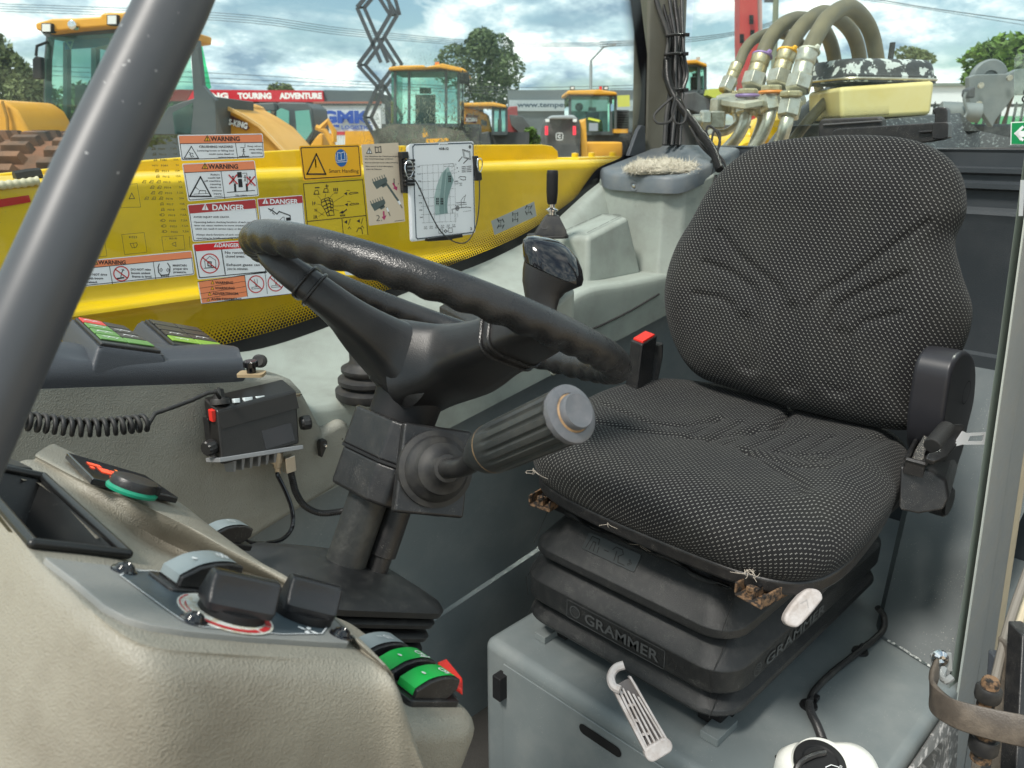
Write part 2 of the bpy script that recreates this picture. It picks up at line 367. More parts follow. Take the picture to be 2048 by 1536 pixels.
# ------------------------------------------------------------ ground, far ground
GM = mat('pebbled_concrete', (.50, .40, .28), .85, grain=(170, .006, 'noise'), dirt=(120, .8, (.25, .19, .13), .45, .6))
tag(obj('ground', MB().add([(-400, -400, 0), (400, -400, 0), (400, 400, 0), (-400, 400, 0)], [(0, 1, 2, 3)]), GM, smooth=0), kind='structure')
# ------------------------------------------------------------ cab shell
cab = thing('machine_cab', 'dark grey steel cab shell with windows, seat platform and pillars around the seat', 'cab', (1.0, .7, 1.1))
VW = 1.25
bord = [(445, 690), (600, 645), (760, 585), (900, 530), (1000, 490), (1060, 460), (1110, 425), (1150, 395), (1172, 365), (1197, 335), (1240, 315), (1262, 292), (1275, 250), (1283, 180), (1276, 120), (1268, 60), (1258, -20), (1250, -90)]
bp_ = crom([PV(x, y, VW-.004) for x, y in bord], 5)
b0 = bp_[0]
bp_ = [b0+V((-1.2, 0, -.13)), b0+V((-.5, 0, -.06))]+bp_
def offs(P, d):      # offset a path in the window plane; positive = into the glass
    out = []
    for i, p in enumerate(P):
        t = (P[min(i+1, len(P)-1)]-P[max(i-1, 0)]).normalized(); n = V((-t.z, 0, t.x)); out.append(p+n*d)
    return out
# glass pane: everything above the border
g = MB(); top = [V((p.x, VW, 3.4)) for p in bp_]
rr_ = [[V((p.x, VW, p.z-.02)) for p in bp_ if True], [V((min(p.x, 1.72), VW, 2.66)) for p in bp_]]
g = MB(); q_ = [(-.9, VW, 1.7), (1.78, VW, 1.7), (1.78, VW, 3.3), (-.9, VW, 3.3)]; g.add(q_, [(0, 1, 2, 3)])
wnd = obj('side_window', g, GLS, cab, smooth=0)
fb = MB(); o1 = offs(bp_, .0); o2 = offs(bp_, -.04); fb.rows([o1, o2])
obj('window_border', fb, mat('window_border_black', (.006, .006, .008), .25), wnd, smooth=0)
# dots of the ceramic print, shrinking away from the border
dt = MB(); acc = 0; k = 0
pts = []
for a, b in zip(bp_[1:], bp_[2:]):
    L_ = (b-a).length; t = (b-a)/L_; n = V((-t.z, 0, t.x))
    while acc < L_:
        pts.append((a+t*acc, n, t)); acc += .0062
    acc -= L_
for k, (p, n, t) in enumerate(pts):
    for j in range(9):
        r = .00275*(1-j/10.5); c = p+n*(.003+j*.0047)+t*(.0031 if j % 2 else 0)
        dt.add([c+V((cos(a)*r, -.0006, sin(a)*r)) for a in (0, pi/3, 2*pi/3, pi, 4*pi/3, 5*pi/3)], [(0, 1, 2, 3, 4, 5)])
obj('printed_dots', dt, MATS['window_border_black'], wnd, smooth=0, kind='stuff')
# platform under the seat
ZP = 1.44
pl = MB(); pl.bb((.81, .238, 1.12), (1.95, .885, ZP)); obj('seat_platform', pl, DGM, cab, bevel=.020, bseg=5)
sp_ = MB(); c1 = PU(1005, 1300, .805); sp_.bb((.806, .25, 1.14), (.8095, c1.y, ZP-.025)); obj('cover_plate', sp_, DGM, cab, bevel=.0012)
# slot in the cover plate
sa = PU(1165, 1450, .8045); sb_ = PU(1235, 1512, .8045); fs = Fr((sa+sb_)/2, sb_-sa, z=(-1, 0, 0)); ln_ = (sb_-sa).length
fs = Fr((sa+sb_)/2, (0, -1, 0), z=(-1, 0, 0))
obj('slot_hole', MB().poly(fs, rrect(ln_+.012, .019, .0094, 6)), mat('dark_hole', (.003, .003, .003), .9), cab, smooth=0)
lt = PU(1001, 1372, .80); obj('cover_latch', MB().box(Fr(lt-V((0, 0, .024)), (0, -1, 0), (1, 0, 0)), .02, .022, .048), BLKM, cab, bevel=.002)
hb = MB(); hp = PZ(1556, 1514, ZP+.001)
hb.lathe(Fr(hp, (1, 0, 0), (0, 1, 0)), [(.0, 0), (.0045, 0)], 14, False); obj('drain_hole', hb, MATS['dark_hole'], cab, smooth=0)
# sloped panel rising to the rear ledge
A = PZ(1775, 1285, ZP+.0); B = PZ(1862, 1338, ZP+.0); dirn = (B-A).normalized()
A2 = A-dirn*.02; B2 = B+dirn*.03
T1 = V((1.795, A.y+.12, 1.845)); T2 = V((1.795, B2.y-.02, 1.845))
sp2 = MB().rows([[A2+V((0, 0, -.01)), B2+V((0, 0, -.01))], [A2+V((.001, 0, .006)), B2+V((.001, 0, .006))], [T1, T2]])
sp2.rows([[A2+V((0, 0, -.01)), T1], [A2+V((.02, .012, -.01)), T1+V((.02, .02, -.01))]])
obj('rear_slope_panel', sp2, mat('shaded_slope_panel', (.085, .10, .104), .4, dirt=(9, .4, (.14, .15, .15), .46, .75), speck=(520, .855, (.42, .42, .38), .7)), cab, smooth=20)  # platform paint repeated darker, the shade beside the seat put into the colour
wl = MB(); wl.tube([A+V((0, 0, .004)), A.lerp(B, .3)+V((.002, 0, .005)), A.lerp(B, .6)+V((0, 0, .004)), B+V((0, 0, .004))], .0022, 6, sm=4)
obj('weld_bead', wl, mat('chipped_white_paint', (.6, .62, .6), .6, dirt=(160, 1, (.08, .1, .1), .4, .55)), cab)
# floor
obj('floor', MB().bb((-.7, -.5, 1.08), (1.9, 1.08, 1.13)), mat('black_floor_mat', (.035, .033, .03), .8, grain=(300, .001, 'noise')), cab, bevel=.004)
# dark side wall below the trim, with its long folded rib
wl = MB()
za = PV(1060, 1105, 1.03); zb = PV(850, 1245, 1.03); zc = PV(1060, 1175, 1.018); zd = PV(850, 1310, 1.018)
def ext(a, b, s0, s1): return [a+(b-a)*s0, a+(b-a)*s1]
r1_ = ext(zb, za, -4, 4); r2_ = ext(zd, zc, -4, 4)
up = [V((p.x, 1.03, 1.80+.152*(p.x-.63))) for p in r1_]; dn = [V((p.x, 1.018, 1.05)) for p in r2_]
wl.rows([up, r1_, [p+V((0, -.008, -.004)) for p in r1_], r2_, dn])
obj('side_wall', wl, DGM, cab, smooth=25, bevel=0)
# rear wall: ribs run across
UR = 1.80
rp = MB()
def ry(y): return PU(1955, y, UR).z
prof = [(0, ry(303)+.004), (.003, ry(305)), (.003, ry(333)), (-.010, ry(336)), (-.010, ry(345)), (.0, ry(350)), (.0, ry(361)), (-.012, ry(366)), (-.012, ry(376)), (.004, ry(381)), (.004, ry(414)), (-.004, ry(420)), (-.006, ry(428)), (0, ry(445)), (0, 1.869), (-.012, 1.864), (-.012, 1.838), (0, 1.832), (0, 1.1)]
prof = [(-.06, ry(303)+.004)]+prof if False else prof
rows_ = [[V((UR+.0+a, -.3, z)) for a, z in prof], [V((UR+a, 1.3, z)) for a, z in prof]]
rp.rows(rows_); rp.rows([[V((UR, -.3, ry(303)+.004)), V((UR, 1.3, ry(303)+.004))], [V((UR+.05, -.3, ry(303)+.006)), V((UR+.05, 1.3, ry(303)+.006))]])
obj('rear_wall', rp, mat('shaded_rear_wall', (.036, .043, .049), .4, dirt=(9, .3, (.07, .075, .08), .46, .75), grain=(700, .0003, 'leather')), cab, smooth=25)  # darker copy of the cab grey; shade of the unbuilt roof is in its colour
cl = MB(); ca = PU(1455, 390, UR-.03); cb = PU(2060, 318, UR-.03)
# rear glass and its seal
rg = MB().add([(UR+.03, -.2, 2.2), (UR+.03, 1.19, 2.2), (UR+.03, 1.19, 3.3), (UR+.03, -.2, 3.3)], [(0, 1, 2, 3)])
rw = obj('rear_window', rg, GLS, cab, smooth=0)
sl_ = MB(); s1 = PU(1700, 304, UR+.01); s2 = PU(2060, 300, UR+.01)
sl_.tube([V((UR+.018, 1.15, s1.z)), V((UR+.018, .9, s1.z)), V((UR+.018, s1.y, s1.z)), V((UR+.018, s2.y, s2.z))], .006, 8)
obj('window_seal', sl_, BLKR, rw)
# corner pillar
cp = MB(); pA = PV(1290, 20, VW-.01); 
foot = [(1.685, 1.243), (1.735, 1.212), (1.768, 1.192), (1.785, 1.20), (1.785, 1.30), (1.70, 1.30)]
foot_b = [(a+.045, b) for a, b in foot]
cp.rows([[V((a, b, 1.9)) for a, b in foot_b], [V((a, b, 2.3)) for a, b in foot_b], [V((a, b, 3.2)) for a, b in foot]], True)
obj('corner_pillar', cp, mat('olive_grey_paint', (.115, .112, .088), .45, dirt=(12, .3, (.16, .16, .14))), cab, smooth=20, bevel=.006, bseg=3)
# gusset in the corner of the side window
gs = MB(); f_ = Fr(PV(1262, 300, 1.235), (1, 0, 0), (0, 0, 1))
gq = [PV(x, y, 1.232) for x, y in ((1258, 312), (1276, 262), (1283, 250), (1291, 252), (1292, 312))]
gs.add(gq+[p+V((0, .012, 0)) for p in gq], [(0, 1, 2, 3, 4), (9, 8, 7, 6, 5)]+[(i, (i+1) % 5, (i+1) % 5+5, i+5) for i in range(5)])
obj('corner_gusset', gs, DGP, cab, bevel=.002)
# door frame pillar at the right, made of its visible profiles
def pil(x0, y0, x1, y1, v): return PV(x0, y0, v), PV(x1, y1, v)
dp = thing('door_pillar', 'grey steel door frame pillar with pale gasket and beige edge at the right of the seat', 'pillar', (1.1, .22, 1.2))
Lt = [(2120, -200), (2059, 250), (1998, 700), (1947, 1060), (1912, 1300), (1868, 1600)]
def strip(name, off0, off1, v0, v1, m, bev=.002, y=None):
    mb = MB(); A_ = []; 
    for (x, yy) in Lt:
        a = PV(x+off0, yy, v0); b = PV(x+off1, yy, v1); n = V((1, -.05, 0)).normalized()
        A_.append([a, b, b+n*.035, a+n*.035])
    mb.rows(A_, True); return obj(name, mb, m, dp, smooth=30, bevel=bev)
GP = mat('greenish_grey_paint', (.20, .245, .215), .35, dirt=(20, .4, (.2, .21, .19)))
GP2 = mat('grey_door_frame_paint', (.24, .255, .255), .38, dirt=(30, .4, (.27, .26, .23)), grain=(80, .0004, 'noise'))
BEI = mat('beige_edge_trim', (.55, .47, .33), .5, dirt=(25, .4, (.35, .3, .22)))
strip('inner_flange', -3, 14, .247, .243, GP)
strip('gasket', 13, 19, .239, .237, mat('pale_gasket', (.62, .66, .62), .35))
strip('frame_channel', 18, 40, .237, .231, GP2, .003)
strip('frame_groove', 39, 52, .237, .235, mat('groove_grey', (.085, .085, .09), .4))
strip('frame_rim', 51, 66, .231, .229, GP2, .003)
strip('edge_trim', 65, 78, .235, .231, BEI)
# ------------------------------------------------------------ grey side trim under the window
trim = thing('side_trim', 'moulded light grey side trim running under the side window with shelves and arm pad block', 'trim panel', (1.0, 1.05, 1.9))
# stations from front to rear: each is border height, shelf, lip and bottom
def bz(u):       # height of the window border at u
    best = min([p for p in bp_ if p.z < 2.245], key=lambda p: abs(p.x-u)); return best.z-.019
rows = []
for u in (-.5, -.1, .2, .45, .6, .75, .9, 1.05, 1.2, 1.35, 1.5, 1.62):
    zt = bz(u)
    zb_ = 1.769+(1.896-1.769)/(1.466-.63)*(u-.63)
    zs = 2.0 if u > 1.12 else (1.94 if u > .9 else 1.905 if u > .5 else 1.93)
    if u < .5: zs = 1.94
    zt = max(zt, zs+.03); vs = 1.12 if u > 1.1 else 1.12
    rows.append([V((u, 1.247, zt-.005)), V((u, 1.238, zt-.008)), V((u, 1.215, zt-.018)), V((u, 1.16, zs+.035 if zt-zs > .07 else zs+.01)), V((u, 1.10, zs)), V((u, 1.02, zs)), V((u, 1.004, zs-.006)), V((u, 1.0, zs-.02)), V((u, 1.0, (zs+zb_)/2)), V((u, 1.0, zb_))])
sm = []
for r in rows: sm.append(r)
cols = list(zip(*sm)); cols = [crom(c, 6) for c in cols]; g = [[cols[i][j] for i in range(len(cols))] for j in range(len(cols[0]))]
g = [crom(r, 3) for r in g]
g = [r+[r[-1]+V((0, .03, 0))] for r in g]
obj('moulding', MB().rows(g), GRY2, trim, smooth=60)
# line along the face where the lip ends and the lower skirt begins
l1 = [PV(x, y, .9985) for x, y in ((1150, 672), (1201, 651), (1260, 622), (1318, 588))]
obj('groove', MB().tube(l1, .0022, 6, sm=3), mat('shadow_gap', (.02, .02, .02), .8), trim)
# shelf box with slotted cover
bx = MB(); t = lambda x, y, v: PV(x, y, v)
q = [PV(1098, 474, 1.19), PV(1176, 473, 1.07), PV(1256, 432, 1.07), PV(1210, 424, 1.19)]
lo = [V((q[0].x-.01, 1.2, 1.99)), V((q[1].x-.012, 1.058, 1.99)), V((q[2].x+.05, 1.058, 1.99)), V((q[3].x, 1.2, 1.99))]
bx.add(q+lo, [(0, 1, 2, 3), (7, 6, 5, 4), (0, 4, 5, 1), (1, 5, 6, 2), (2, 6, 7, 3), (3, 7, 4, 0)])
obj('shelf_box', bx, GRY2, trim, bevel=.012, bseg=4)
q2 = [PV(1117, 470, 1.175), PV(1173, 470, 1.085), PV(1243, 434, 1.085), PV(1206, 431, 1.175)]
up_ = (q2[1]-q2[0]).cross(q2[3]-q2[0]).normalized(); up_ = up_ if up_.z > 0 else -up_
sl = MB()
for a, b in ((0, 1), (1, 2), (2, 3), (3, 0)):
    A_, B_ = q2[a], q2[b]; n = 3 if a % 2 else 2
    for k in range(n):
        s0 = A_.lerp(B_, (k+.06)/n)+up_*.0042; s1_ = A_.lerp(B_, (k+.94)/n)+up_*.0042
        d = (s1_-s0).normalized().cross(up_)*.0011; sl.add([s0+d, s0-d, s1_-d, s1_+d], [(0, 1, 2, 3)])
obj('cover_slots', sl, MATS['shadow_gap'], trim, smooth=0)
# tall block that carries the arm pad
ab = MB()
def blk(z_, pts): return [V((a, b, z_)) for a, b in pts]
F1 = [(1.545, 1.245), (1.53, 1.21), (1.512, 1.10), (1.507, 1.03), (1.545, .995), (1.65, .985), (1.795, .985), (1.795, 1.245)]
def lp(pts): return pts
zt_l = [2.205, 2.20, 2.19, 2.19, 2.195, 2.22, 2.25, 2.25]
F0 = [(a-.012 if a < 1.6 else a, b-.012 if b < 1.2 else b) for a, b in F1]
ab.rows([[V((a-.01, b, 1.98)) for a, b in F0], [V((a, b, 2.06)) for a, b in F1], [V((a, b, z_-.004)) for (a, b), z_ in zip(F1, zt_l)]], True, True)
obj('arm_pad_block', ab, GRY2, trim, smooth=50, bevel=.008, bseg=3)
# pad
pd = thing('arm_pad', 'slate grey plastic arm pad with a screw in its face behind the small black lever', 'arm rest', (1.6, 1.1, 2.2))
F2 = [(1.55, 1.245), (1.522, 1.21), (1.502, 1.12), (1.495, 1.03), (1.535, .990), (1.64, .990), (1.795, 1.01), (1.795, 1.245)]
F2 = [(p.x, p.y) for p in crom([V((a, b, 0)) for a, b in F2[1:6]], 4)]; F2 = [(1.55, 1.245)]+F2+[(1.795, 1.01), (1.795, 1.245)]
def zl(a, b): return 2.168+max(0, a-1.52)*.20+(.016 if b < 1.2 else .02)-.02*max(0, min(1, (b-1.0)/.2))*0
lo_ = [V((a, b, zl(a, b)-.008)) for a, b in F2]; cxm, cym = 1.67, 1.11
def shr(P, k, dz): return [V((cxm+(p.x-cxm)*(1-k/abs(.17)), cym+(p.y-cym)*(1-k/.14), p.z+dz)) for p in P]
ob = MB().rows([lo_, [p+V((0, 0, .03)) for p in lo_], shr(lo_, .004, .037), shr(lo_, .012, .040), shr(lo_, .10, .043)], True, True)
obj('pad_shell', ob, MGP, pd, smooth=60, bevel=0)
sc = PU(1269, 372, 1.500); fsx = Fr(sc, (0, -1, 0), z=(-1, -.1, 0))
obj('screw_recess', MB().lathe(fsx, [(.0125, .0005), (.0115, .0035), (.008, .0035), (.006, .0015), (0, .0015)], 20, False), MGP, pd)
obj('screw_head', MB().lathe(fsx.sh(0, 0, .0015), [(.0045, 0), (.004, .0025), (.0018, .0028), (.0015, .001), (0, .001)], 14, False), CHR, pd)
# fleece pad
random.seed(3)
c = PZ(1325, 330, 2.235); fl = thing('fleece_pad', 'matted cream fleece pad lying on the grey arm pad', 'fleece pad', (c.x, c.y, 2.215))
mb = MB(); m0 = bmesh.new(); bmesh.ops.create_icosphere(m0, subdivisions=4, radius=1)
e1_ = V((1, -1, 0)).normalized(); e2_ = V((1, 1, 0)).normalized()
cf = V((c.x+.01, c.y+.01, 2.222))
for v in m0.verts:
    p = v.co; k = 1+.10*math.sin(p.x*9+p.y*4)*math.cos(p.y*7)+random.uniform(-.03, .03)
    v.co = cf+e1_*(p.x*.082*k)+e2_*(p.y*.062*k)+V((0, 0, .024*p.z*k if p.z > 0 else .012*p.z))
mb.add([v.co.copy() for v in m0.verts], [tuple(v.index for v in f.verts) for f in m0.faces])
FL = mat('cream_fleece', (.50, .46, .37), .95, dirt=(50, .8, (.30, .27, .21)), grain=(260, .004, 'noise'))
obj('fleece', mb, FL, fl, smooth=60)
hr = MB(); m0.verts.ensure_lookup_table(); m0.normal_update()
for k in range(5200):
    v = random.choice(m0.verts)
    if v.normal.z < -.2: continue
    d = (v.normal+V((random.gauss(0, .7), random.gauss(0, .7), random.gauss(0, .5)))).normalized(); s = V((random.gauss(0, 1), random.gauss(0, 1), random.gauss(0, 1))).cross(d).normalized()*.00035
    p = v.co+V((random.gauss(0, .003), random.gauss(0, .003), random.gauss(0, .0006))); L_ = random.uniform(.004, .010); b = d.cross(s).normalized()*random.gauss(0, .003)
    hr.add([p-s, p+s, p+d*L_*.6+b+s*.7, p+d*L_+b*2.2], [(0, 1, 2, 3)])
obj('fleece_hair', hr, mat('fleece_fibre', (.62, .58, .48), .9), fl, smooth=0, kind='stuff'); m0.free()
# housing of the drive lever, in front of the lip
hs = MB(); a = PZ(1105, 605, 1.995); 
fr = Fr(PD(1112, 640, 1.135), (1, 0, 0), (0, 1, 0))
hq = [PD(1082, 588, 1.14), PD(1130, 556, 1.15), PD(1152, 575, 1.12), PD(1108, 612, 1.10)]
lw = [p-V((0, 0, .11)) for p in hq]
hs.add(hq+lw, [(0, 1, 2, 3), (7, 6, 5, 4), (0, 4, 5, 1), (1, 5, 6, 2), (2, 6, 7, 3), (3, 7, 4, 0)])
obj('lever_housing', hs, GRY2, trim, bevel=.008, bseg=3)
# small lever at the window
lv = thing('auxiliary_lever', 'small upright black lever on a steel stem with rubber boot beside the window', 'lever', PD(1103, 465, 1.62))
p0 = PD(1103, 466, 1.66); f = Fr(p0, RT, (-.2, .98, 0)); f = Fr(p0, RT, z=(0, 0, 1))
base = MB().rows([[f(a*.032, b*.026, -.004) for a, b in ((-1.15, -1), (1, -1), (1, 1), (-1.15, 1))], [f(a*.030, b*.024, .008) for a, b in ((-1, -1), (1, -1), (1, 1), (-1, 1))], [f(a*.014+.001, b*.012, .036) for a, b in ((-1, -1), (1, -1), (1, 1), (-1, 1))], [f(a*.010, b*.009, .038) for a, b in ((-1, -1), (1, -1), (1, 1), (-1, 1))]], True, True)
obj('boot', base, BLKR, lv, bevel=.002)
obj('boot_flange', MB().prism(f.sh(-.008, 0, -.009), rrect(.088, .06, .02), 0, .006), BLKR, lv, bevel=.002)
obj('emblem', MB().ring(Fr(f(-.016, -.0205, .016), RT, z=-FW+V((0, 0, .4))), .006, .0012), mat('soft_black_relief', (.04, .04, .042), .4), lv, smooth=0)
obj('stem', MB().lathe(f, [(.008, .036), (.008, .044), (.013, .046), (.013, .049), (.0085, .051), (.0065, .053), (.0065, .062)], 18), CHR, lv)
obj('grip', MB().lathe(f, [(.0085, .060), (.0105, .064), (.0122, .085), (.0122, .120), (.0115, .127), (.0105, .129), (0, .129)], 20), BLKM, lv)
# round rubber boot low on the trim
rb = thing('floor_lever_boot', 'round ribbed black rubber boot set in the grey side trim left of the steering hub', 'boot', PD(740, 770, 1.25))
f = Fr(PD(742, 792, 1.24), RT, z=(0, 0, 1)); pr = [(.052, 0), (.055, .004), (.055, .014), (.046, .018), (.042, .020), (.050, .026), (.050, .032), (.040, .036), (.037, .038), (.044, .044), (.044, .049), (.034, .054), (.030, .06), (.03, .075), (.02, .08), (0, .08)]
obj('bellows', MB().lathe(f, pr, 36), BLKR, rb, smooth=50)
# dark tray under the joystick
ty = thing('lever_gate', 'black slotted lever gate seen through the steering wheel', 'lever gate', PD(940, 620, 1.2))
q = [PD(880, 605, 1.28), PD(1010, 575, 1.32), PD(1062, 660, 1.14), PD(1000, 700, 1.08)]
q = [PD(878, 612, 1.30), PD(905, 596, 1.36), PD(1045, 618, 1.30), PD(1050, 662, 1.18), PD(955, 655, 1.2)]
mb = MB(); mb.add(q+[p-V((0, 0, .03)) for p in q], [(0, 1, 2, 3, 4), (9, 8, 7, 6, 5)]+[(i, (i+1) % 5, (i+1) % 5+5, i+5) for i in range(5)])
obj('gate_plate', mb, BLK, ty, bevel=.003)
# joystick
js = thing('drive_joystick', 'black mushroom shaped joystick with glossy top and grained neck beside the steering wheel', 'joystick', PD(1100, 600, 1.08))
# axis leans to the rear and towards the camera a little
c0 = PD(1092, 640, 1.09); c1 = PD(1104, 520, 1.06)
def js_sec(c, ax, ay, tilt, p=2.3, n=28):
    x = (RT+V((0, 0, tilt))).normalized(); y = V((FW.x, FW.y, 0)).normalized(); out = []
    for k in range(n):
        a = 2*pi*k/n; cx_ = abs(cos(a))**(2/p)*(1 if cos(a) > 0 else -1); sy_ = abs(sin(a))**(2/p)*(1 if sin(a) > 0 else -1)
        out.append(c+x*ax*cx_+y*ay*sy_)
    return out
k = 1.07/F
def jp(x, y, d=1.07): return PD(x, y, d)
neck = [(1086, 645, 27, 20, -.05), (1084, 614, 30, 22, -.08), (1084, 592, 36, 26, -.16), (1088, 573, 45, 32, -.26), (1098, 557, 56, 38, -.36), (1106, 546, 63, 43, -.42)]
capp = [(1106, 544, 64.5, 44, -.43), (1107, 532, 66.5, 46, -.43), (1105, 515, 65, 46, -.40), (1101, 498, 58, 42, -.34), (1097, 485, 45, 34, -.28), (1094, 477, 25, 20, -.22), (1093, 475.5, 6, 5, -.2)]
def jrows(L_): return [js_sec(jp(x, y), a*k, b*k, t) for x, y, a, b, t in L_]
obj('neck', MB().rows(jrows(neck), True, True), BLKG, js, smooth=70)
obj('glossy_cap', MB().rows(jrows(capp), True, True), BLKS, js, smooth=70)
# ------------------------------------------------------------ operator seat
seat = thing('operator_seat', 'black suspension seat covered in dark fabric with pale dots on a ribbed rubber bellows', 'seat', (1.1, .62, ZP))
def segd(x, y, P):
    best = 9
    for (a, b), (c, d) in zip(P, P[1:]):
        l = (c-a)**2+(d-b)**2; t = max(0, min(1, ((x-a)*(c-a)+(y-b)*(d-b))/l)) if l else 0
        best = min(best, sqrt((x-a-t*(c-a))**2+(y-b-t*(d-b))**2))
    return best
def gr(x, y, lines):
    s = 0
    for P, dep, wd in lines:
        d = segd(x, y, P); s += dep*math.exp(-(d/wd)**2)
    return s
def cushion(name, f, outl, T, Tb, lines, hump, nx=150, nr=80, sq=.42):
    """closed pad: outline loop in local xy, rounded rim; front bulges to +z by T, back to -z by Tb"""
    loop = crom([V((a, b, 0)) for a, b in outl], 13, True); n = len(loop)
    cx_ = sum(p.x for p in loop)/n; cy_ = sum(p.y for p in loop)/n; c = V((cx_, cy_, 0))
    # front: polar rings from rim (k=0) to centre
    mb = MB(); uv = []
    rows = []; rk = []
    K = nr
    for k in range(K+1):
        t = k/K; s = 1-t**1.15
        rows.append([c+(p-c)*s for p in loop]); rk.append(s)
    vs = []; uvs = []
    radl = []
    for row, s in zip(rows, rk):
        for p in row:
            rim = 1-s
            h = T*(1-max(0, 1-rim/sq)**2.6)**(1/2.2) if s > 0 else T
            h += hump(p.x, p.y)*min(1, rim*5)+gr(p.x, p.y, lines)*min(1, rim*7)
            e = max(0, 1-rim/.22)
            vs.append(f(p.x, p.y, h)); dd = (p-c); L_ = dd.length or 1; st = .022*e**2
            uvs.append((p.x+dd.x/L_*st, p.y+dd.y/L_*st))
    uvs = [None]*len(vs)
    for i in range(n):
        d2 = (loop[i]-c); d2 = d2/d2.length; L_ = 0; q0 = vs[K*n+i]
        uvs[K*n+i] = (c.x, c.y)
        for k in range(K-1, -1, -1):
            q1 = vs[k*n+i]; L_ += (q1-q0).length; q0 = q1; uvs[k*n+i] = (c.x+d2.x*L_, c.y+d2.y*L_)
        radl.append(L_)
    F_ = []
    for k in range(K):
        for i in range(n):
            a = k*n+i; b = k*n+(i+1) % n
            if k == K-1: F_.append((a, b, (k+1)*n))
            else: F_.append((a, b, b+n, a+n))
    # sides and back
    base = len(vs)
    for q in range(1, 6):
        a = pi/2*q/5; s = 1-.10*(1-cos(a)); h = -Tb*sin(a)
        for p in loop:
            pp = c+(p-c)*s; vs.append(f(pp.x, pp.y, h)); dd = p-c; ii = len(uvs) % n; LL = radl[ii]+Tb*a; uvs.append((c.x+dd.x/dd.length*LL, c.y+dd.y/dd.length*LL))
    for q in range(5):
        o0 = 0 if q == 0 else base+(q-1)*n; o1_ = base+q*n
        for i in range(n):
            j = (i+1) % n; F_.append((o0+i, o1_+i, o1_+j, o0+j))
    F_.append(tuple(base+4*n+i for i in range(n)))
    mb.v = vs; mb.f = F_
    return obj(name, mb, FAB, seat, smooth=80, uv=uvs)
# backrest; local x runs towards the door, y up the back, z out of the front
tb = R(12); KS = .885; fb_ = Fr(CAMP+(V((1.44, .61, 1.80))-CAMP)*KS, (0, -1, 0), (sin(tb), 0, cos(tb))); nb = fb_.z
def lb(x, y, off=0.):
    p = PP(x, y, nb, fb_(0, 0, off))-fb_.o; return (p.dot(fb_.x), p.dot(fb_.y))
bo = [(-.25, .0), (-.318, .055), (-.358, .13), (-.369, .20), (-.358, .27), (-.332, .33), (-.305, .395), (-.268, .45), (-.20, .492), (-.08, .508), (.045, .508), (.118, .490), (.168, .452), (.192, .39), (.186, .335), (.208, .28), (.238, .22), (.240, .16), (.222, .09), (.198, .03), (.172, -.012), (.0, -.02), (-.14, -.012)]
bo = [(a*KS, b*KS) for a, b in bo]
gl = lambda P, d=-.006, w_=.0065: ([lb(x, y, .035) for x, y in P], d, w_)
bl = [gl([(1404, 590), (1456, 598), (1482, 614), (1488, 640), (1487, 692), (1495, 733), (1510, 742), (1524, 738), (1529, 723), (1534, 666), (1531, 603), (1518, 577), (1472, 546), (1425, 528)]),
      gl([(1451, 468), (1492, 515), (1534, 549), (1570, 577), (1581, 598), (1578, 671), (1574, 744), (1580, 772), (1598, 780), (1611, 768), (1617, 733), (1622, 671), (1630, 619), (1653, 588), (1705, 562), (1768, 515), (1861, 448)], -.0055, .007),
      gl([(1820, 551), (1731, 588), (1687, 614), (1672, 650), (1664, 713), (1661, 765), (1672, 785), (1692, 788), (1705, 775), (1711, 718), (1716, 671), (1742, 645), (1809, 629)]),
      gl([(1508, 640), (1511, 725)], -.009, .012), gl([(1598, 620), (1596, 762)], -.009, .012), gl([(1694, 670), (1685, 775)], -.009, .012), gl([(1700, 640), (1800, 585)], -.003, .02), gl([(1560, 600), (1480, 530)], -.003, .018)]
def bhump(x, y):
    x, y = x/KS, y/KS
    s = .02*((x+.07)/.28)**2*(math.exp(-((y-.18)/.16)**2))          # side bolsters wrap forward
    s += .016*math.exp(-((y-.12)/.12)**2)*max(0, 1-((x+.07)/.2)**2)   # lumbar
    return s-.05*max(0, (y-.38)/.13)**2*.6
back = cushion('backrest', fb_, bo, .055, .042, bl, bhump)
# seat cushion; local x towards the rear, y towards the far side, z up
fc = Fr((0, 0, 1.79), (1, 0, 0), (0, 1, 0))
co_ = [(.885, .335), (.850, .37), (.833, .43), (.828, .53), (.828, .63), (.836, .73), (.856, .80), (.90, .845), (.97, .868), (1.06, .893), (1.15, .899), (1.24, .885), (1.34, .84), (1.39, .76), (1.40, .64), (1.39, .50), (1.36, .42), (1.29, .372), (1.18, .345), (1.06, .328), (.95, .322)]
cz = 1.83
gc = lambda P, d=-.0045, w_=.007: ([tuple(PZ(x, y, cz))[:2] for x, y in P], d, w_)
cl_ = [gc([(1173, 853), (1268, 865), (1362, 872), (1413, 875), (1501, 859), (1558, 856)], -.005, .009), gc([(1488, 897), (1558, 947), (1595, 982), (1600, 1005)], -.008, .009), gc([(1211, 824), (1312, 850), (1375, 850), (1438, 834)]),
       gc([(1375, 875), (1438, 834)]), gc([(1413, 880), (1480, 843)]), gc([(1450, 888), (1526, 850)]), gc([(1495, 897), (1564, 865)]), gc([(1551, 903), (1614, 875)]), gc([(1608, 913), (1658, 881)]),
       gc([(1501, 900), (1595, 944), (1658, 954), (1721, 919), (1784, 875)], -.0055, .008), gc([(1558, 903), (1627, 935), (1690, 919), (1753, 884)]), gc([(1608, 913), (1658, 919), (1721, 887)]), gc([(1583, 812), (1575, 830), (1551, 853)], -.014, .008), gc([(1600, 1000), (1680, 990), (1790, 920)], -.003, .016)]
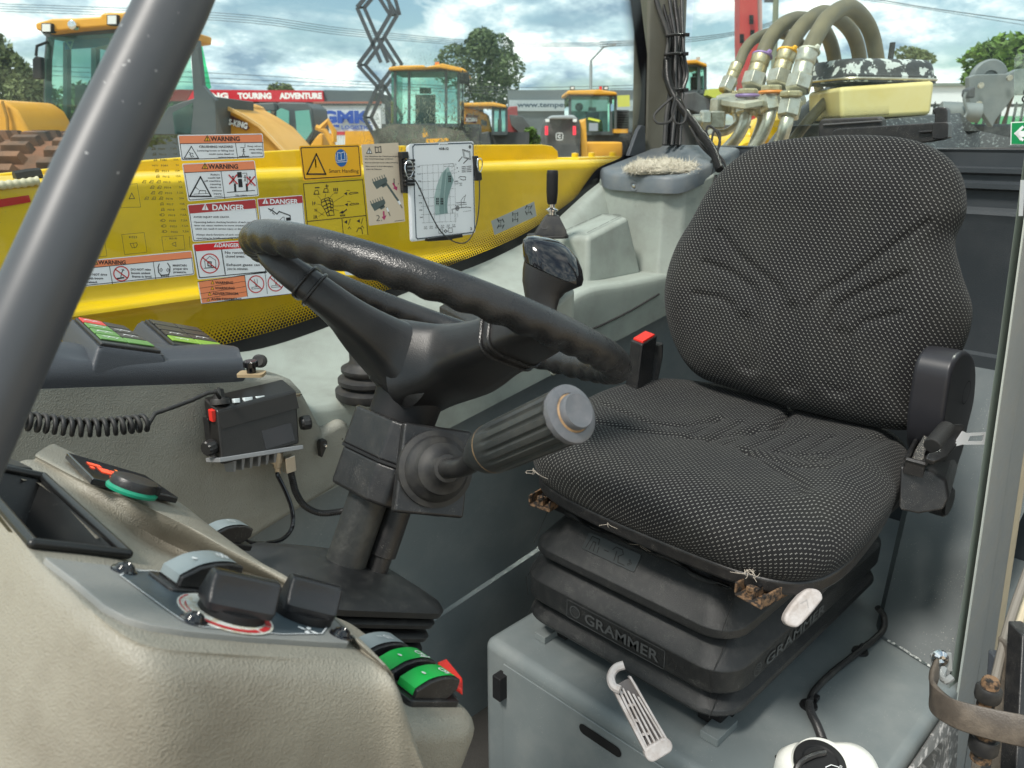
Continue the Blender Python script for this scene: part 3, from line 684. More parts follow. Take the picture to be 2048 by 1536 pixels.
def chump(x, y):
    v = (y-.61)/.27
    s = .030*abs(v)**3*max(0, 1-max(0, (x-1.25)/.1))*min(1, max(0, (x-.83)/.12))
    s -= .010*math.exp(-((x-1.12)/.13)**2)*max(0, 1-v*v)
    return s-.006*max(0, (x-1.27)/.09)**2
cush = cushion('seat_cushion', fc, co_, .048, .040, cl_, chump)
# edge band under the cushion
obj('cushion_pan', MB().prism(fc, [(p.x+(1.08-p.x)*.035, p.y+(.61-p.y)*.035) for p in crom([V((a, b, 0)) for a, b in co_], 4, True)], -.055, -.032), BLK, seat, bevel=.006)
obj('under_frame', MB().bb((.91, .41, 1.68), (1.36, .83, 1.752)), BLKM, seat, bevel=.01)
# bellows: three rounded trays, wide then narrow
uc, vc = 1.143, .632
def tray(zs):
    rows = []
    for z, du, dv, r in zs:
        rows.append([V((uc+a, vc+b, z)) for a, b in rrect(2*du, 2*dv, r, 7)])
    return MB().rows(rows, True, True)
RUB = mat('bellows_rubber', (.016, .017, .018), .36, grain=(1100, .0005, 'noise'), dirt=(80, .3, (.06, .06, .055), .5, .7), speck=(1300, .83, (.3, .3, .27), .6))
W_, D_ = .280, .198
obj('bellows_tray', tray([(1.694, W_-.050, D_-.050, .03), (1.641, W_-.008, D_-.008, .045), (1.635, W_-.001, D_-.002, .05), (1.622, W_, D_, .052), (1.613, W_-.012, D_-.012, .05), (1.607, W_-.035, D_-.03, .04)]), RUB, seat, smooth=27, bevel=.0018)
obj('bellows_tray', tray([(1.615, W_-.032, D_-.032, .035), (1.584, W_+.007, D_+.006, .05), (1.578, W_+.012, D_+.010, .055), (1.541, W_+.011, D_+.009, .055), (1.534, W_+.004, D_+.002, .05), (1.528, W_-.03, D_-.03, .04)]), RUB, seat, smooth=27, bevel=.0018)
obj('bellows_tray', tray([(1.533, W_-.028, D_-.028, .035), (1.507, W_+.006, D_+.005, .05), (1.500, W_+.010, D_+.008, .055), (1.495, W_+.006, D_+.004, .055), (1.480, W_-.03, D_-.03, .05), (1.478, W_-.045, D_-.045, .04)]), RUB, seat, smooth=27, bevel=.0018)
fx_ = MB(); fx_.bb((.905, .46, ZP+.001), (.95, .50, 1.482)); fx_.bb((.905, .77, ZP+.001), (.95, .81, 1.482)); fx_.bb((.95, .46, 1.462), (1.34, .80, 1.482))
obj('foot_rail', fx_, BLKM, seat, bevel=.003)
for ya, yb in ((.445, .475), (.79, .815)): obj('mounting_pad', MB().bb((.872, ya, ZP+.0005), (.93, yb, ZP+.014)), DGM, seat, bevel=.001)
# mould seams on the trays
sm_ = MB()
for (v0) in (.452, .812):
    for z0, z1, o_, o2_ in ((1.693, 1.637, .049, .002), (1.614, 1.58, .031, -.0115), (1.577, 1.541, -.0125, -.0115), (1.531, 1.501, .027, -.010)):
        sm_.tube([V((uc-W_+o_-.0004, v0+.004, z0)), V((uc-W_+o2_-.0004, v0, z1))], .0005, 5)
obj('mould_seam', sm_, mat('seam_dark', (.006, .006, .006), .8), seat, kind='stuff')
# embossed lettering on the trays
lt_ = MB(); fg = Fr((uc-W_-.0125, .795, 1.547), (0, -1, 0), (0, 0, 1))
fg = Fr(V((uc-W_-.0126, 0, 0)), (0, -1, 0), (0, 0, 1))
ga = PU(1135, 1190, uc-W_-.0126); gb = PU(1333, 1300, uc-W_-.0126)
Yg = lambda v: -v
wtxt = (-gb.y)-(-ga.y)
text(lt_, fg, 'GRAMMER', -ga.y+.038, 1.549, .019, .0006, width=wtxt-.05, off=.02, res=3, h=.0)
obj('maker_lettering', lt_, mat('raised_rubber_letter', (.085, .09, .092), .3), seat, smooth=0)
bd = MB(); bx0, bx1, bz0, bz1 = -ga.y, -gb.y-.002, 1.5425, 1.5745
bd.strip(fg, [(bx0, bz0), (bx1, bz0), (bx1, bz1), (bx0, bz1), (bx0, bz0)], .0012, .0006)
bd.ring(fg.sh(bx0+.017, (bz0+bz1)/2), .0098, .0016, .0008)
for k in range(4): bd.strip(fg, [(bx0+.010+.002*k, 1.5585+.003*k), (bx0+.017+.002*k, 1.5545+.003*k), (bx0+.0235, 1.5525+.0035*k)], .0011, .0009)
obj('maker_emblem', bd, MATS['raised_rubber_letter'], seat, smooth=0)
fg2 = Fr(V((0, vc-D_-.0108, 0)), (1, 0, 0), (0, 0, 1))
l2 = MB(); text(l2, fg2, 'GRAMMER', .955, 1.549, .018, .0004, width=.20, off=.015, res=3); l2.ring(fg2.sh(.93, 1.558), .010, .0014, .0004)
for k in range(3): l2.strip(fg2, [(.923+.002*k, 1.559+.003*k), (.937, 1.553+.0035*k)], .001, .0005)
obj('maker_lettering', l2, MATS['raised_rubber_letter'], seat, smooth=0)
# recessed badge panel on the upper tray
pn = V((-.9, 0, .45)).normalized(); pc = V((uc-W_+.0085, .68, 1.6505))
f6 = Fr(V((uc-W_+.0285, .668, 1.6675)), (0, -1, 0), z=(-.78, 0, .62))
ba = MB(); ba.prism(f6, rrect(.105, .03, .003), -.002, .0012); obj('badge_panel', ba, BLKS if False else mat('badge_rubber', (.03, .033, .034), .3), seat, bevel=.0006)
bt = MB(); 
for pts in ([(-.046, -.011), (-.043, .010), (-.028, .010), (-.026, .002)], [(-.038, -.011), (-.037, .003), (-.032, .003), (-.030, -.011)], [(-.022, -.011), (-.023, -.002)], [(-.012, -.002), (-.004, -.002)], [(.002, .004), (.006, .010), (.018, .010), (.023, .004), (.016, -.002), (.020, -.011), (.032, -.011)], [(.010, .004), (.012, -.011)]):
    bt.strip(f6, pts, .0013, .0016)
for k in range(3): bt.ring(f6.sh(.038+(.003 if k == 1 else 0), -.004+.003*(k-1)), .0016, .0008, .0016, 8)
obj('badge_relief', bt, MATS['seam_dark'], seat, smooth=0)
# plastic apron between tray and cushion with a wavy upper edge
ap = []; 
for x, yt, yb_ in ((1132, 1012, 1050), (1150, 1022, 1060), (1170, 1040, 1072), (1195, 1056, 1086), (1230, 1062, 1100), (1290, 1092, 1132), (1350, 1110, 1160), (1390, 1148, 1185), (1430, 1160, 1200), (1460, 1170, 1212)):
    t_ = PU(x, yt, .905); b_ = PU(x, yb_, .90); b_.z = 1.688; ap.append([t_, t_.lerp(b_, .45)+V((-.006, 0, 0)), b_])
obj('apron', MB().rows(surf(ap, 4, 3)), RUB, seat, smooth=60, solid=.003)
# rusty adjustment rails
def rail(p, q, nm='slide_rail'):
    d = (q-p); f = Fr(p, d, z=(0, 0, 1)); L_ = d.length; m = MB()
    m.box(f.sh(L_/2, 0, 0), L_, .042, .003); m.box(f.sh(L_/2, -.0205, .003), L_, .003, .016); m.box(f.sh(L_/2, .0205, .003), L_, .003, .016)
    m.box(f.sh(L_/2+.006, .003, .003), L_, .012, .012)
    o = obj(nm, m, RUST, seat, bevel=.0008)
    for k in range(6): pass
    t = MB()
    for k in range(7): t.box(f.sh(.022+k*.010, .0035, .015), .005, .013, .0025)
    obj('rail_teeth', t, BLKM, o); b = MB().lathe(f.sh(.008, .003, .015), [(.006, 0), (.0055, .004), (.002, .0045), (0, .003)], 10); obj('rail_bolt', b, RUST, o)
rail(PD(1495, 1205, 1.0), PD(1650, 1130, 1.10)); rail(PD(1078, 1018, 1.29), PD(1190, 960, 1.42))
# torn threads at the cushion's front edge
random.seed(11); th = MB()
for x, y, n in ((1510, 1137, 14), (1072, 936, 5), (1220, 1045, 3), (1290, 1080, 3)):
    for k in range(n):
        p = PD(x+random.uniform(-16, 16)*(n > 5), y+random.uniform(-3, 3), 1.005 if x > 1300 else 1.26 if x < 1100 else 1.16)+V((-.006, 0, 0)); q = p+V((-random.uniform(.001, .005), random.gauss(0, .007), -random.uniform(.001, .007))); r = q+V((random.gauss(0, .004), random.gauss(0, .008), -.003))
        th.tube([p, q, r], .00035, 4, sm=3)
obj('loose_threads', th, mat('pale_thread', (.45, .40, .34), .9), seat, kind='stuff')
cr = MB(); c = PZ(1630, 1029, 1.785)
cr.lathe(Fr(c+V((0, 0, .001)), (1, 0, 0), (0, 1, 0)), [(.0045, -.002), (.0042, .001), (.0028, .0018), (0, .002)], 7)
crumb = obj('crumb', cr, mat('crumb_yellow', (.6, .42, .18), .9, grain=(800, .001, 'noise')), base=c); tag(crumb, 'small yellowish crumb lying on the front of the seat cushion', 'crumb')
# black lumbar/recliner bracket on the door side
f7 = Fr((0, .405, 0), (1, 0, 0), (0, 0, 1)); 
out = [(1884, 905), (1886, 850), (1893, 800), (1903, 745), (1916, 715), (1932, 702), (1948, 712), (1954, 745), (1950, 800), (1938, 850), (1926, 905), (1900, 960)]
lo7 = [((p := PV(x, y, .312)).x, p.z) for x, y in out]
lo7 = [(p.x, p.y) for p in crom([V((a, b, 0)) for a, b in lo7], 3, True)]
f7 = Fr((0, .312, 0), (1, 0, 0), (0, 0, 1))
br = MB().prism(f7, lo7, -.052, 0)
obj('recliner_bracket', br, mat('satin_black', (.024, .024, .029), .42), seat, bevel=.007, bseg=3)
dk = MB().ring(Fr(PV(1932, 785, .311), (1, 0, 0), (0, 0, 1)), .018, .0018, .0006); obj('bracket_mark', dk, BLKM, seat, smooth=0)
bs = MB(); c = PV(1895, 1003, .308); bs.lathe(Fr(c, (1, 0, 0), z=(0, -1, 0)), [(.026, -.02), (.026, 0), (.022, .004), (.0, .004)], 24); obj('pivot_cap', bs, BLK, seat)
us = MB(); us.tube([V((.95, .37, 1.74)), V((1.1, .36, 1.735)), V((1.3, .38, 1.75))], .013, 8); us.bb((1.05, .38, 1.70), (1.32, .60, 1.74)); obj('rear_frame', us, BLKM, seat, bevel=.004)
# white height lever
def lozenge(P, w, t, up, m, name, par, sub=0, bevel=.003):
    rows = []
    for p, (a, b) in zip(P, zip(w, t)):
        rows.append((p, a, b))
    pts = [r[0] for r in rows]; out = []
    for i, (p, a, b) in enumerate(rows):
        d = (pts[min(i+1, len(pts)-1)]-pts[max(i-1, 0)]).normalized(); s = d.cross(up).normalized(); u_ = s.cross(d)
        out.append([p+s*x+u_*y for x, y in rrect(a, b, min(a, b)*.35, 4)])
    return obj(name, MB().rows(out, True, True), m, par, smooth=50, bevel=0)
ld = 1.0
hf8 = Fr(PD(1606, 1216, .99), RT, z=(-FW+V((0, 0, .25)))); kk = .99/F
hp8 = [((x-1606)*kk, -(y-1216)*kk) for x, y in ((1566, 1234), (1569, 1247), (1584, 1253), (1600, 1247), (1640, 1206), (1646, 1194), (1640, 1182), (1624, 1178), (1608, 1184), (1580, 1212))]
hp8 = [(p.x, p.y) for p in crom([V((a, b, 0)) for a, b in hp8], 3, True)]
obj('height_lever_grip', MB().prism(hf8, hp8, -.012, .004), WPL, seat, bevel=.004, bseg=3)
P = [PD(1576, 1240, .99), PD(1584, 1230, .99), PD(1600, 1208, .99), PD(1620, 1192, .99), PD(1632, 1186, .99)]
st = MB().tube([PD(1632, 1186, 1.02), PD(1652, 1160, 1.04), PD(1645, 1130, 1.06), PD(1640, 1110, 1.10)], .007, 8, sm=4); obj('height_lever_stem', st, BLKR, seat)
f8 = hf8.sh(0, .004, .0045); bt = MB().strip(f8, [(-.004, .002), (.004, .006), (.005, -.003)], .0012); obj('lever_mark', bt, mat('worn_grey', (.35, .33, .32), .6), seat, smooth=0)
# white slatted length-adjust lever
al = thing('slide_lever', 'worn whitish ribbed plastic lever hanging in front of the seat bellows', 'lever', PD(1275, 1410, .96))
da, db = .985, .93
A_ = PD(1236, 1345, 1.0); B_ = PD(1318, 1482, .925); ax = (B_-A_); Ll = ax.length; f9 = Fr(A_, ax, z=(-FW+V((0, 0, .35))))
mb = MB()
def seg(x0, x1, y0, y1, w0, w1=None, z0=0, z1=.009):
    w1 = w1 or w0; d = V((x1-x0, y1-y0, 0)).normalized(); nx, ny = -d.y, d.x
    q = [(x0+nx*w0/2, y0+ny*w0/2), (x0-nx*w0/2, y0-ny*w0/2), (x1-nx*w1/2, y1-ny*w1/2), (x1+nx*w1/2, y1+ny*w1/2)]
    mb.prism(f9, q, z0, z1)
for k, y in enumerate((-.0125, -.0065, -.001, .0045, .010)):
    seg(.012+.006*k, Ll-.006, y*.75, y*1.05, .0026 if k else .0034, .0028, -.002, .010)
for k in range(5): seg(.02+k*Ll/5.3, .024+k*Ll/5.3, -.0105, -.0105+.0055*(2 if k % 2 else 1), .0034, z1=.007)
seg(.004, Ll, -.0145, -.016, .0045, .004, -.004, .012)
seg(.01, Ll, .010, .0135, .003, .003, -.004, .012)
obj('ribbed_body', mb, WPL, al, bevel=.0007); obj('lever_back', MB().prism(f9.sh(Ll/2+.01, -.001, 0), rrect(Ll-.004, .030, .010), -.005, .0005), mat('lever_grey_back', (.13, .12, .12), .6), al, bevel=.001)
t = MB(); t.prism(f9.sh(Ll, -.0015, 0), rrect(.019, .037, .009, 5), -.006, .013); obj('tip', t, WPL, al, bevel=.003, bseg=3)
t = MB().tube([PD(1248, 1330, 1.0), PD(1232, 1336, 1.0), PD(1222, 1352, .995), PD(1226, 1372, .985), PD(1240, 1380, .98)], .0055, 8, sm=4); obj('hook', t, WPL, al)
# seat belt tongue and retractor on the door side
sb3 = thing('seat_belt_retractor', 'black seat belt retractor box at the right of the seat cushion', 'seat belt', PD(1860, 950, 1.1))
def lofted(pts, parent, name, m, **k):
    return obj(name, MB().rows(pts, True, True), m, parent, **k)
# box: front face faces the camera and slopes; profile in (u, z), extruded in v
pr = [(1812, 930), (1890, 925), (1930, 905), (1925, 950), (1905, 1000), (1880, 1035), (1850, 1042), (1800, 1030), (1795, 980)]
lo3 = [((p := PV(x, y, .355)).x, p.z) for x, y in pr]
f10 = Fr((0, .355, 0), (1, 0, 0), (0, 0, 1))
mb = MB()
fa = [PD(x, y, 1.14) for x, y in ((1800, 932), (1862, 940), (1893, 962), (1898, 1000), (1886, 1022), (1836, 1030), (1797, 1022))]
bk = [PD(x, y, 1.36) for x, y in ((1846, 872), (1900, 868), (1924, 872), (1926, 892), (1918, 920), (1875, 935), (1840, 930))]
mb.rows([fa, [p.lerp(q, .03)*1+V((0, 0, .002)) for p, q in zip(fa, bk)], bk], True, True)
obj('retractor_box', mb, BLK, sb3, smooth=30, bevel=.005, bseg=3)
# webbing mouth: open frame
mo = [PD(x, y, d) for x, y, d in ((1812, 918, 1.13), (1850, 928, 1.12), (1869, 868, 1.22), (1842, 862, 1.23))]
mb = MB()
for a, b in zip(mo, mo[1:]+mo[:1]): mb.tube([a, b], .0035, 6)
lo4 = [p-V((0, 0, .022)) for p in mo]
for i in range(4): j = (i+1) % 4; mb.add([mo[i], mo[j], lo4[j], lo4[i]], [(0, 1, 2, 3)])
obj('belt_mouth', mb, BLK, sb3, smooth=0)
WEB = mat('belt_webbing', (.05, .05, .05), .8, grain=(900, .002, 'noise'), dirt=(700, .9, (.45, .42, .36), .55, .6))
wb = surf([[PD(1822, 925, 1.145), PD(1846, 922, 1.135)], [PD(1832, 900, 1.16), PD(1856, 896, 1.15)], [PD(1848, 872, 1.165), PD(1880, 885, 1.15)]], 4, 4)
obj('webbing', MB().rows(wb), WEB, sb3, smooth=60, solid=.0015)
rl = [PD(1872, 853, 1.16), PD(1852, 882, 1.145), PD(1862, 905, 1.125)]
a, b = PD(1898, 850, 1.155), PD(1868, 898, 1.125); a2, b2 = PD(1888, 858, 1.15), PD(1858, 900, 1.12)
mb = MB().tube([PD(1895, 856, 1.15), PD(1864, 893, 1.12)], .0125, 14); obj('rolled_webbing', mb, mat('black_webbing', (.018, .018, .018), .7, grain=(500, .0008, 'noise')), sb3, bevel=.002)
tg = thing('seat_belt_tongue', 'chrome seat belt tongue in a black holder at the right of the seat', 'seat belt', PD(1900, 880, 1.14))
fr_ = [PD(x, y, d) for x, y, d in ((1902, 848, 1.14), (1925, 846, 1.15), (1930, 853, 1.15), (1918, 885, 1.13), (1894, 912, 1.11), (1868, 922, 1.10), (1852, 917, 1.10), (1856, 906, 1.105), (1878, 900, 1.11))]
mb = MB(); up7 = (-FW*.4+V((0, 0, 1))).normalized()*.009
mb.add(fr_+[p-up7 for p in fr_], [tuple(range(9)), tuple(range(17, 8, -1))]+[(i, (i+1) % 9, (i+1) % 9+9, i+9) for i in range(9)])
obj('tongue_body', mb, BLK, tg, smooth=30, bevel=.003, bseg=3)
tp = [PD(x, y, 1.13) for x, y in ((1924, 862), (1932, 866), (1972, 864), (1972, 889), (1922, 889), (1904, 894), (1912, 880))]
hole = [PD(x, y, 1.13) for x, y in ((1938, 872), (1966, 870), (1964, 882), (1934, 882))]
mb = MB(); z7 = -FW*.0025
A8 = [tp[1], tp[2], tp[3], tp[4]]
for r_, i_ in (((0, 1), 0),): pass
mb.rows([[p+z7 for p in A8], [p+z7 for p in hole]], True); mb.rows([[p for p in A8], [p+z7 for p in A8]], True); mb.rows([[p for p in hole], [p+z7 for p in hole]], True)
mb.rows([[p for p in hole], [p for p in A8]], True); q = [tp[0], tp[1], tp[4], tp[5], tp[6]]; mb.add([p+z7 for p in q]+[p for p in q], [(0, 1, 2, 3, 4), (9, 8, 7, 6, 5)])
obj('chrome_plate', mb, mat('bright_chrome', (.9, .9, .92), .28, .6), tg, smooth=20)
# buckle on the far side
bk_ = thing('seat_belt_buckle', 'black seat belt buckle with red release button between trim and backrest', 'seat belt buckle', PD(1290, 720, 1.52))
bt_ = [PD(1261, 680, 1.46), PD(1285, 689, 1.44), PD(1315, 671, 1.49), PD(1291, 662, 1.51)]; dv = V((-.012, .0, -.10))
mb = MB(); mb.add(bt_+[p+dv for p in bt_], [(0, 1, 2, 3), (7, 6, 5, 4), (0, 4, 5, 1), (1, 5, 6, 2), (2, 6, 7, 3), (3, 7, 4, 0)]); obj('buckle_body', mb, BLK, bk_, bevel=.003)
cb_ = sum(bt_, V((0, 0, 0)))/4; rt_ = [cb_+(p-cb_)*.80 for p in bt_]; mb = MB(); mb.add([p+V((0, 0, -.002)) for p in rt_]+[p+V((0, 0, .0035)) for p in rt_], [(4, 5, 6, 7), (0, 1, 5, 4), (1, 2, 6, 5), (2, 3, 7, 6), (3, 0, 4, 7)]); obj('release_button', mb, RED, bk_, bevel=.001)
bf = Fr(cb_+V((.01, 0, 0)), (1, 0, 0), (0, 1, 0))
mb = MB().tube([bf(.035, .0, -.02), bf(.036, .0, -.05), bf(.02, .0, -.11)], .011, 8, sm=3); obj('buckle_strap', mb, BLKR, bk_)
# ------------------------------------------------------------ steering wheel and column
WC = V((.502, .607, 2.129)); WN = V((.458, 0, .889)).normalized(); WR = .19
wf = Fr(WC, (WN.z, 0, -WN.x), (0, 1, 0))       # z = up the column
stw = thing('steering_wheel', 'black grained steering wheel with two wide spokes and finger grips under the rim', 'steering wheel', WC-WN*.1)
rows = []; n = 360
for i in range(n):
    a = 2*pi*i/n; deg = 360*i/n; er = wf.x*cos(a)+wf.y*sin(a)
    row = []
    wave = .5+.5*math.cos(a*44)
    for k in range(20):
        b = 2*pi*k/20; cr_, cz_ = cos(b), sin(b)
        r = .0148
        if cz_ < -.1: r -= .0022*wave*min(1, (-cz_-.1)*2.2)
        row.append(wf.o+er*(WR+cr_*r*.98)+wf.z*(cz_*r*(1.08 if cz_ > 0 else 1.0)))
    rows.append(row)
rows.append(rows[0])
RIM = mat('grained_wheel_vinyl', (.018, .018, .019), .27, grain=(1000, .00024, 'leather'), dirt=(25, .3, (.06, .056, .05), .48, .75))
obj('rim', MB().rows(rows, True), RIM, stw, smooth=60, weld=True)
SPK = mat('grained_spoke_vinyl', (.019, .019, .020), .36, grain=(1000, .00012, 'leather'), dirt=(25, .3, (.055, .05, .045), .48, .75))
def rimp(deg, r=WR, z=0.): a = R(deg); return wf(cos(a)*r, sin(a)*r, z)
# spokes and hub as one moulding each; sections across the path
def sect(c, d, up, w, t, p=4.2, n=32):
    d = d.normalized(); s = d.cross(up).normalized(); u = s.cross(d).normalized(); out = []
    for k in range(n):
        a = 2*pi*k/n; x = abs(cos(a))**(2/p)*(1 if cos(a) > 0 else -1); y = abs(sin(a))**(2/p)*(1 if sin(a) > 0 else -1)
        out.append(c+s*w/2*x+u*t/2*y)
    return out
def spoke(P, W_, T_, name, up, cuts=()):
    Q = crom(P, 8); ww = [v.x for v in crom([V((x, 0, 0)) for x in W_], 8)]; tt = [v.x for v in crom([V((x, 0, 0)) for x in T_], 8)]; r = []
    for i, q in enumerate(Q):
        d = Q[min(i+1, len(Q)-1)]-Q[max(i-1, 0)]; r.append(sect(q, d, up, ww[i], tt[i]))
    return obj(name, MB().rows(r, True, True), SPK, stw, smooth=60), Q, ww, tt
hubc = WC-WN*.085
PL_ = [PD(835, 735, .785), PD(770, 690, .765), PD(700, 635, .735), PD(630, 580, .72), PD(575, 535, .72), PD(540, 502, .73)]
spk, Q, w1_, t1_ = spoke(PL_, [.100, .076, .057, .053, .047, .032], [.088, .058, .036, .031, .028, .016], 'spoke', WN)
PR_ = [PD(835, 735, .785), PD(920, 722, .76), PD(985, 698, .72), PD(1045, 672, .69), PD(1092, 660, .665), PD(1120, 662, .655)]
spk2, Q2, w2_, t2_ = spoke(PR_, [.100, .084, .066, .058, .046, .03], [.088, .062, .044, .039, .030, .016], 'spoke', WN)
for Q_, w_, t_, js_, nm in ((Q, w1_, t1_, (24, 26), 'a'), (Q2, w2_, t2_, (20, 22), 'b')):
    for j in js_:
        d = Q_[j+1]-Q_[j-1]; s = sect(Q_[j], d, WN, w_[j]+.0022, t_[j]+.0022)
        obj('spoke_band', MB().tube(s, .0016, 6, closed=True), RIM, stw)
rows = []
for r, z, p in ((.020, -.030, 0), (.035, -.034, 0), (.045, -.040, 0), (.049, -.048, 0), (.0495, -.058, 0), (.046, -.070, 0), (.044, -.080, 0), (.043, -.086, 0), (.038, -.088, 0)):
    rows.append([wf(r*1.08*cos(2*pi*k/32), r*.95*sin(2*pi*k/32), z+(.004*cos(2*pi*k/32))) for k in range(32)])
obj('hub', MB().rows(rows, True, True), SPK, stw, smooth=60)
obj('hub_cap', MB().lathe(wf.sh(0, 0, -.040), [(.047, 0), (.044, .010), (.034, .017), (.018, .020), (0, .021)], 32), RIM, stw, smooth=60)
# column
colm = thing('steering_column', 'black steering column with clamp housing standing in a square rubber bellows', 'steering column', WC-WN*.3)
obj('collar', MB().lathe(wf, [(.034, -.122), (.035, -.09), (.034, -.080)], 32), BLKM, colm)
hz = -.215
# housing: rounded block with a mid seam; turned a little
hf = wf.sh(.004, -.008, 0)
lp_ = [(-.047, -.030), (-.036, -.046), (-.004, -.052), (.040, -.050), (.046, -.046), (.046, .040), (.040, .046), (-.036, .044), (-.047, .030)]
obj('clamp_housing', MB().prism(hf, lp_, -.158, -.118), BLK, colm, bevel=.003, bseg=3)
obj('clamp_housing', MB().prism(hf, [(a*.97, b*.97) for a, b in lp_], -.199, -.1595), BLK, colm, bevel=.004, bseg=3)
obj('housing_seam', MB().prism(hf, [(a*1.012, b*1.012) for a, b in lp_], -.1602, -.1573), BLKM, colm, bevel=.0004)
obj('housing_screw', MB().lathe(hf.sh(.036, -.012, -.118), [(.010, 0), (.009, .004), (0, .005)], 16), BLK, colm)
GT = mat('scuffed_dark_tube', (.028, .030, .030), .4, dirt=(18, .5, (.13, .13, .11), .45, .7), grain=(300, .0003, 'noise'))
obj('column_tube', MB().lathe(wf.sh(-.004, .004, 0), [(.0205, -.19), (.0205, -.330)], 32), GT, colm)
obj('column_rod', MB().lathe(wf.sh(.026, -.010, 0), [(.0145, -.19), (.0148, -.256), (.0118, -.257), (.0112, -.350)], 20), BLK, colm)
obj('column_clip', MB().box(wf.sh(.010, -.022, -.350), .012, .004, .05), RUST, colm)
# bellows of the column
bf_ = wf.sh(.012, -.005, -.372)
bf_ = Fr(PD(702, 1138, .79)-WN*.008+wf.x*.006+wf.y*.010, wf.x, wf.y)
def sq(s, r, dz, ox=0, oy=0): return [bf_(ox+a, oy+b, dz) for a, b in rrect(2*s*1.0, 2*s*.95, r, 6)]
obj('bellows_top', MB().rows([sq(.020, .012, .014), sq(.040, .016, .0125), sq(.062, .022, .006), sq(.080, .024, -.001), sq(.085, .026, -.007), sq(.084, .026, -.013), sq(.070, .02, -.017)], True, True), RUB, colm, smooth=40)
for k in range(4):
    z0 = -.017-.0145*k; s = .081-.0012*k
    obj('bellows_fold', MB().rows([sq(s-.012, .018, z0), sq(s-.003, .022, z0-.001), sq(s, .024, z0-.0045), sq(s-.001, .024, z0-.0085), sq(s-.008, .02, z0-.0115), sq(s-.016, .016, z0-.0145)], True, True), RUB, colm, smooth=45)
# stalk
stk = thing('direction_stalk', 'large ribbed dark grey twist grip stalk on a stepped rubber cone', 'control stalk', PD(900, 935, .74))
ax0 = PD(857, 935, .745); ax1 = PD(930, 935, .665)
d0 = (ax1-ax0).normalized()
sf = Fr(ax0, V((0, 0, 1)), z=d0)
sf = Fr(PD(872, 938, .725), V((.3, 0, 1)), z=(PD(925, 935, .66)-PD(872, 938, .725)))
obj('cone_plate', MB().prism(sf, [(-.043, -.034), (.040, -.034), (.040, .034), (-.043, .034)], -.018, -.004), BLK, stk, bevel=.003)
obj('stepped_cone', MB().lathe(sf, [(.036, -.006), (.036, .001), (.031, .003), (.029, .010), (.0255, .012), (.0235, .020), (.019, .022), (.013, .029), (.0125, .033), (.009, .034), (.008, .031)], 36), BLKR, stk, smooth=50)
obj('cone_seam', MB().ring(Fr(sf.o, sf.z, z=RT), .0, .0), BLKR, stk) if False else None
g0 = PD(945, 915, .655); g1 = PD(1146, 826, .555); gd = (g1-g0)
obj('stalk_rod', MB().tube([sf(0, 0, .02), sf(0, 0, .045), PD(935, 930, .665), g0+gd*.06], [.0095, .009, .009, .011], 16, sm=5), BLK, stk)
gf = Fr(g0, V((0, 0, 1)), z=gd); GLn = gd.length
GRP = mat('ribbed_grip_grey', (.035, .038, .038), .4, dirt=(60, .3, (.09, .085, .075), .45, .7))
obj('grip_neck', MB().lathe(gf, [(.0095, .0), (.0135, .008), (.0185, .020), (.0200, .027), (.0202, .031)], 32), GRP, stk, smooth=60)
obj('wear_ring', MB().lathe(gf, [(.0200, .0295), (.0207, .0315), (.0200, .0335)], 32), mat('worn_brown_ring', (.32, .20, .10), .6, dirt=(120, .8, (.06, .05, .04))), stk)
rows = []; m_ = 120
for z, base, depth in ((.032, .0206, 0), (.042, .0210, 0), (.047, .0211, .0016), (.056, .0212, .0022), (GLn-.012, .0212, .0022), (GLn-.008, .0212, .0012), (GLn-.006, .0218, .0003)):
    row = []
    for k in range(m_):
        a = 2*pi*k/m_; rib = max(0, math.cos(a*15))**.6
        row.append(gf(cos(a)*(base-depth*rib), sin(a)*(base-depth*rib), z))
    rows.append(row)
obj('ribbed_grip', MB().rows(rows, True), GRP, stk, smooth=50)
CPm = mat('grey_end_cap', (.11, .115, .125), .35, dirt=(90, .4, (.2, .19, .2), .45, .7))
obj('end_cap', MB().lathe(gf.sh(0, 0, GLn), [(.0215, -.007), (.0222, -.004), (.0218, -.001), (.0195, 0), (.0150, .0005), (.0145, .0)], 40, False), CPm, stk)
obj('cap_gap', MB().lathe(gf.sh(0, 0, GLn), [(.0146, .0001), (.0130, .0015), (.0130, .003)], 40, False), MATS['worn_brown_ring'], stk)
obj('end_button', MB().lathe(gf.sh(.0, 0, GLn), [(.0133, 0), (.0135, .005), (.0125, .0068), (.011, .0065), (0, .0060)], 40, False), CPm, stk)
# ------------------------------------------------------------ front console with its control plate
con = thing('front_console', 'grained grey moulded console in the foreground left with control plate and storage tray', 'console', (.15, .45, 1.8))
CN = V((.6, 0, 1)).normalized(); CK = V((.151, .373, 2.045)); CX = V((1, 0, -.6)).normalized()
def PC(x, y, off=0.): return PP(x, y, CN, CK+CN*off)
T = [(782, 1356), (728, 1338), (615, 1328), (450, 1318), (312, 1308), (222, 1266), (140, 1202), (64, 1128), (14, 1056), (-34, 980), (-100, 885)]
rT = [PC(x, y, -.004) for x, y in T]
rin = [PC(x, y, -.0012) for x, y in [(758, 1328), (715, 1312), (600, 1302), (450, 1288), (318, 1268), (248, 1236), (180, 1184), (110, 1126), (62, 1076), (14, 1000), (-60, 900)]]
bot = [(.226, .340), (.210, .337), (.19, .336), (.13, .335), (.07, .336), (.02, .345), (-.03, .362), (-.08, .39), (-.12, .43), (-.16, .48), (-.2, .55)]
rB = [V((a, b, 1.74)) for a, b in bot]; rM = [p.lerp(q, .30)+V((0, -.010, .012)) for p, q in zip(rT, rB)]
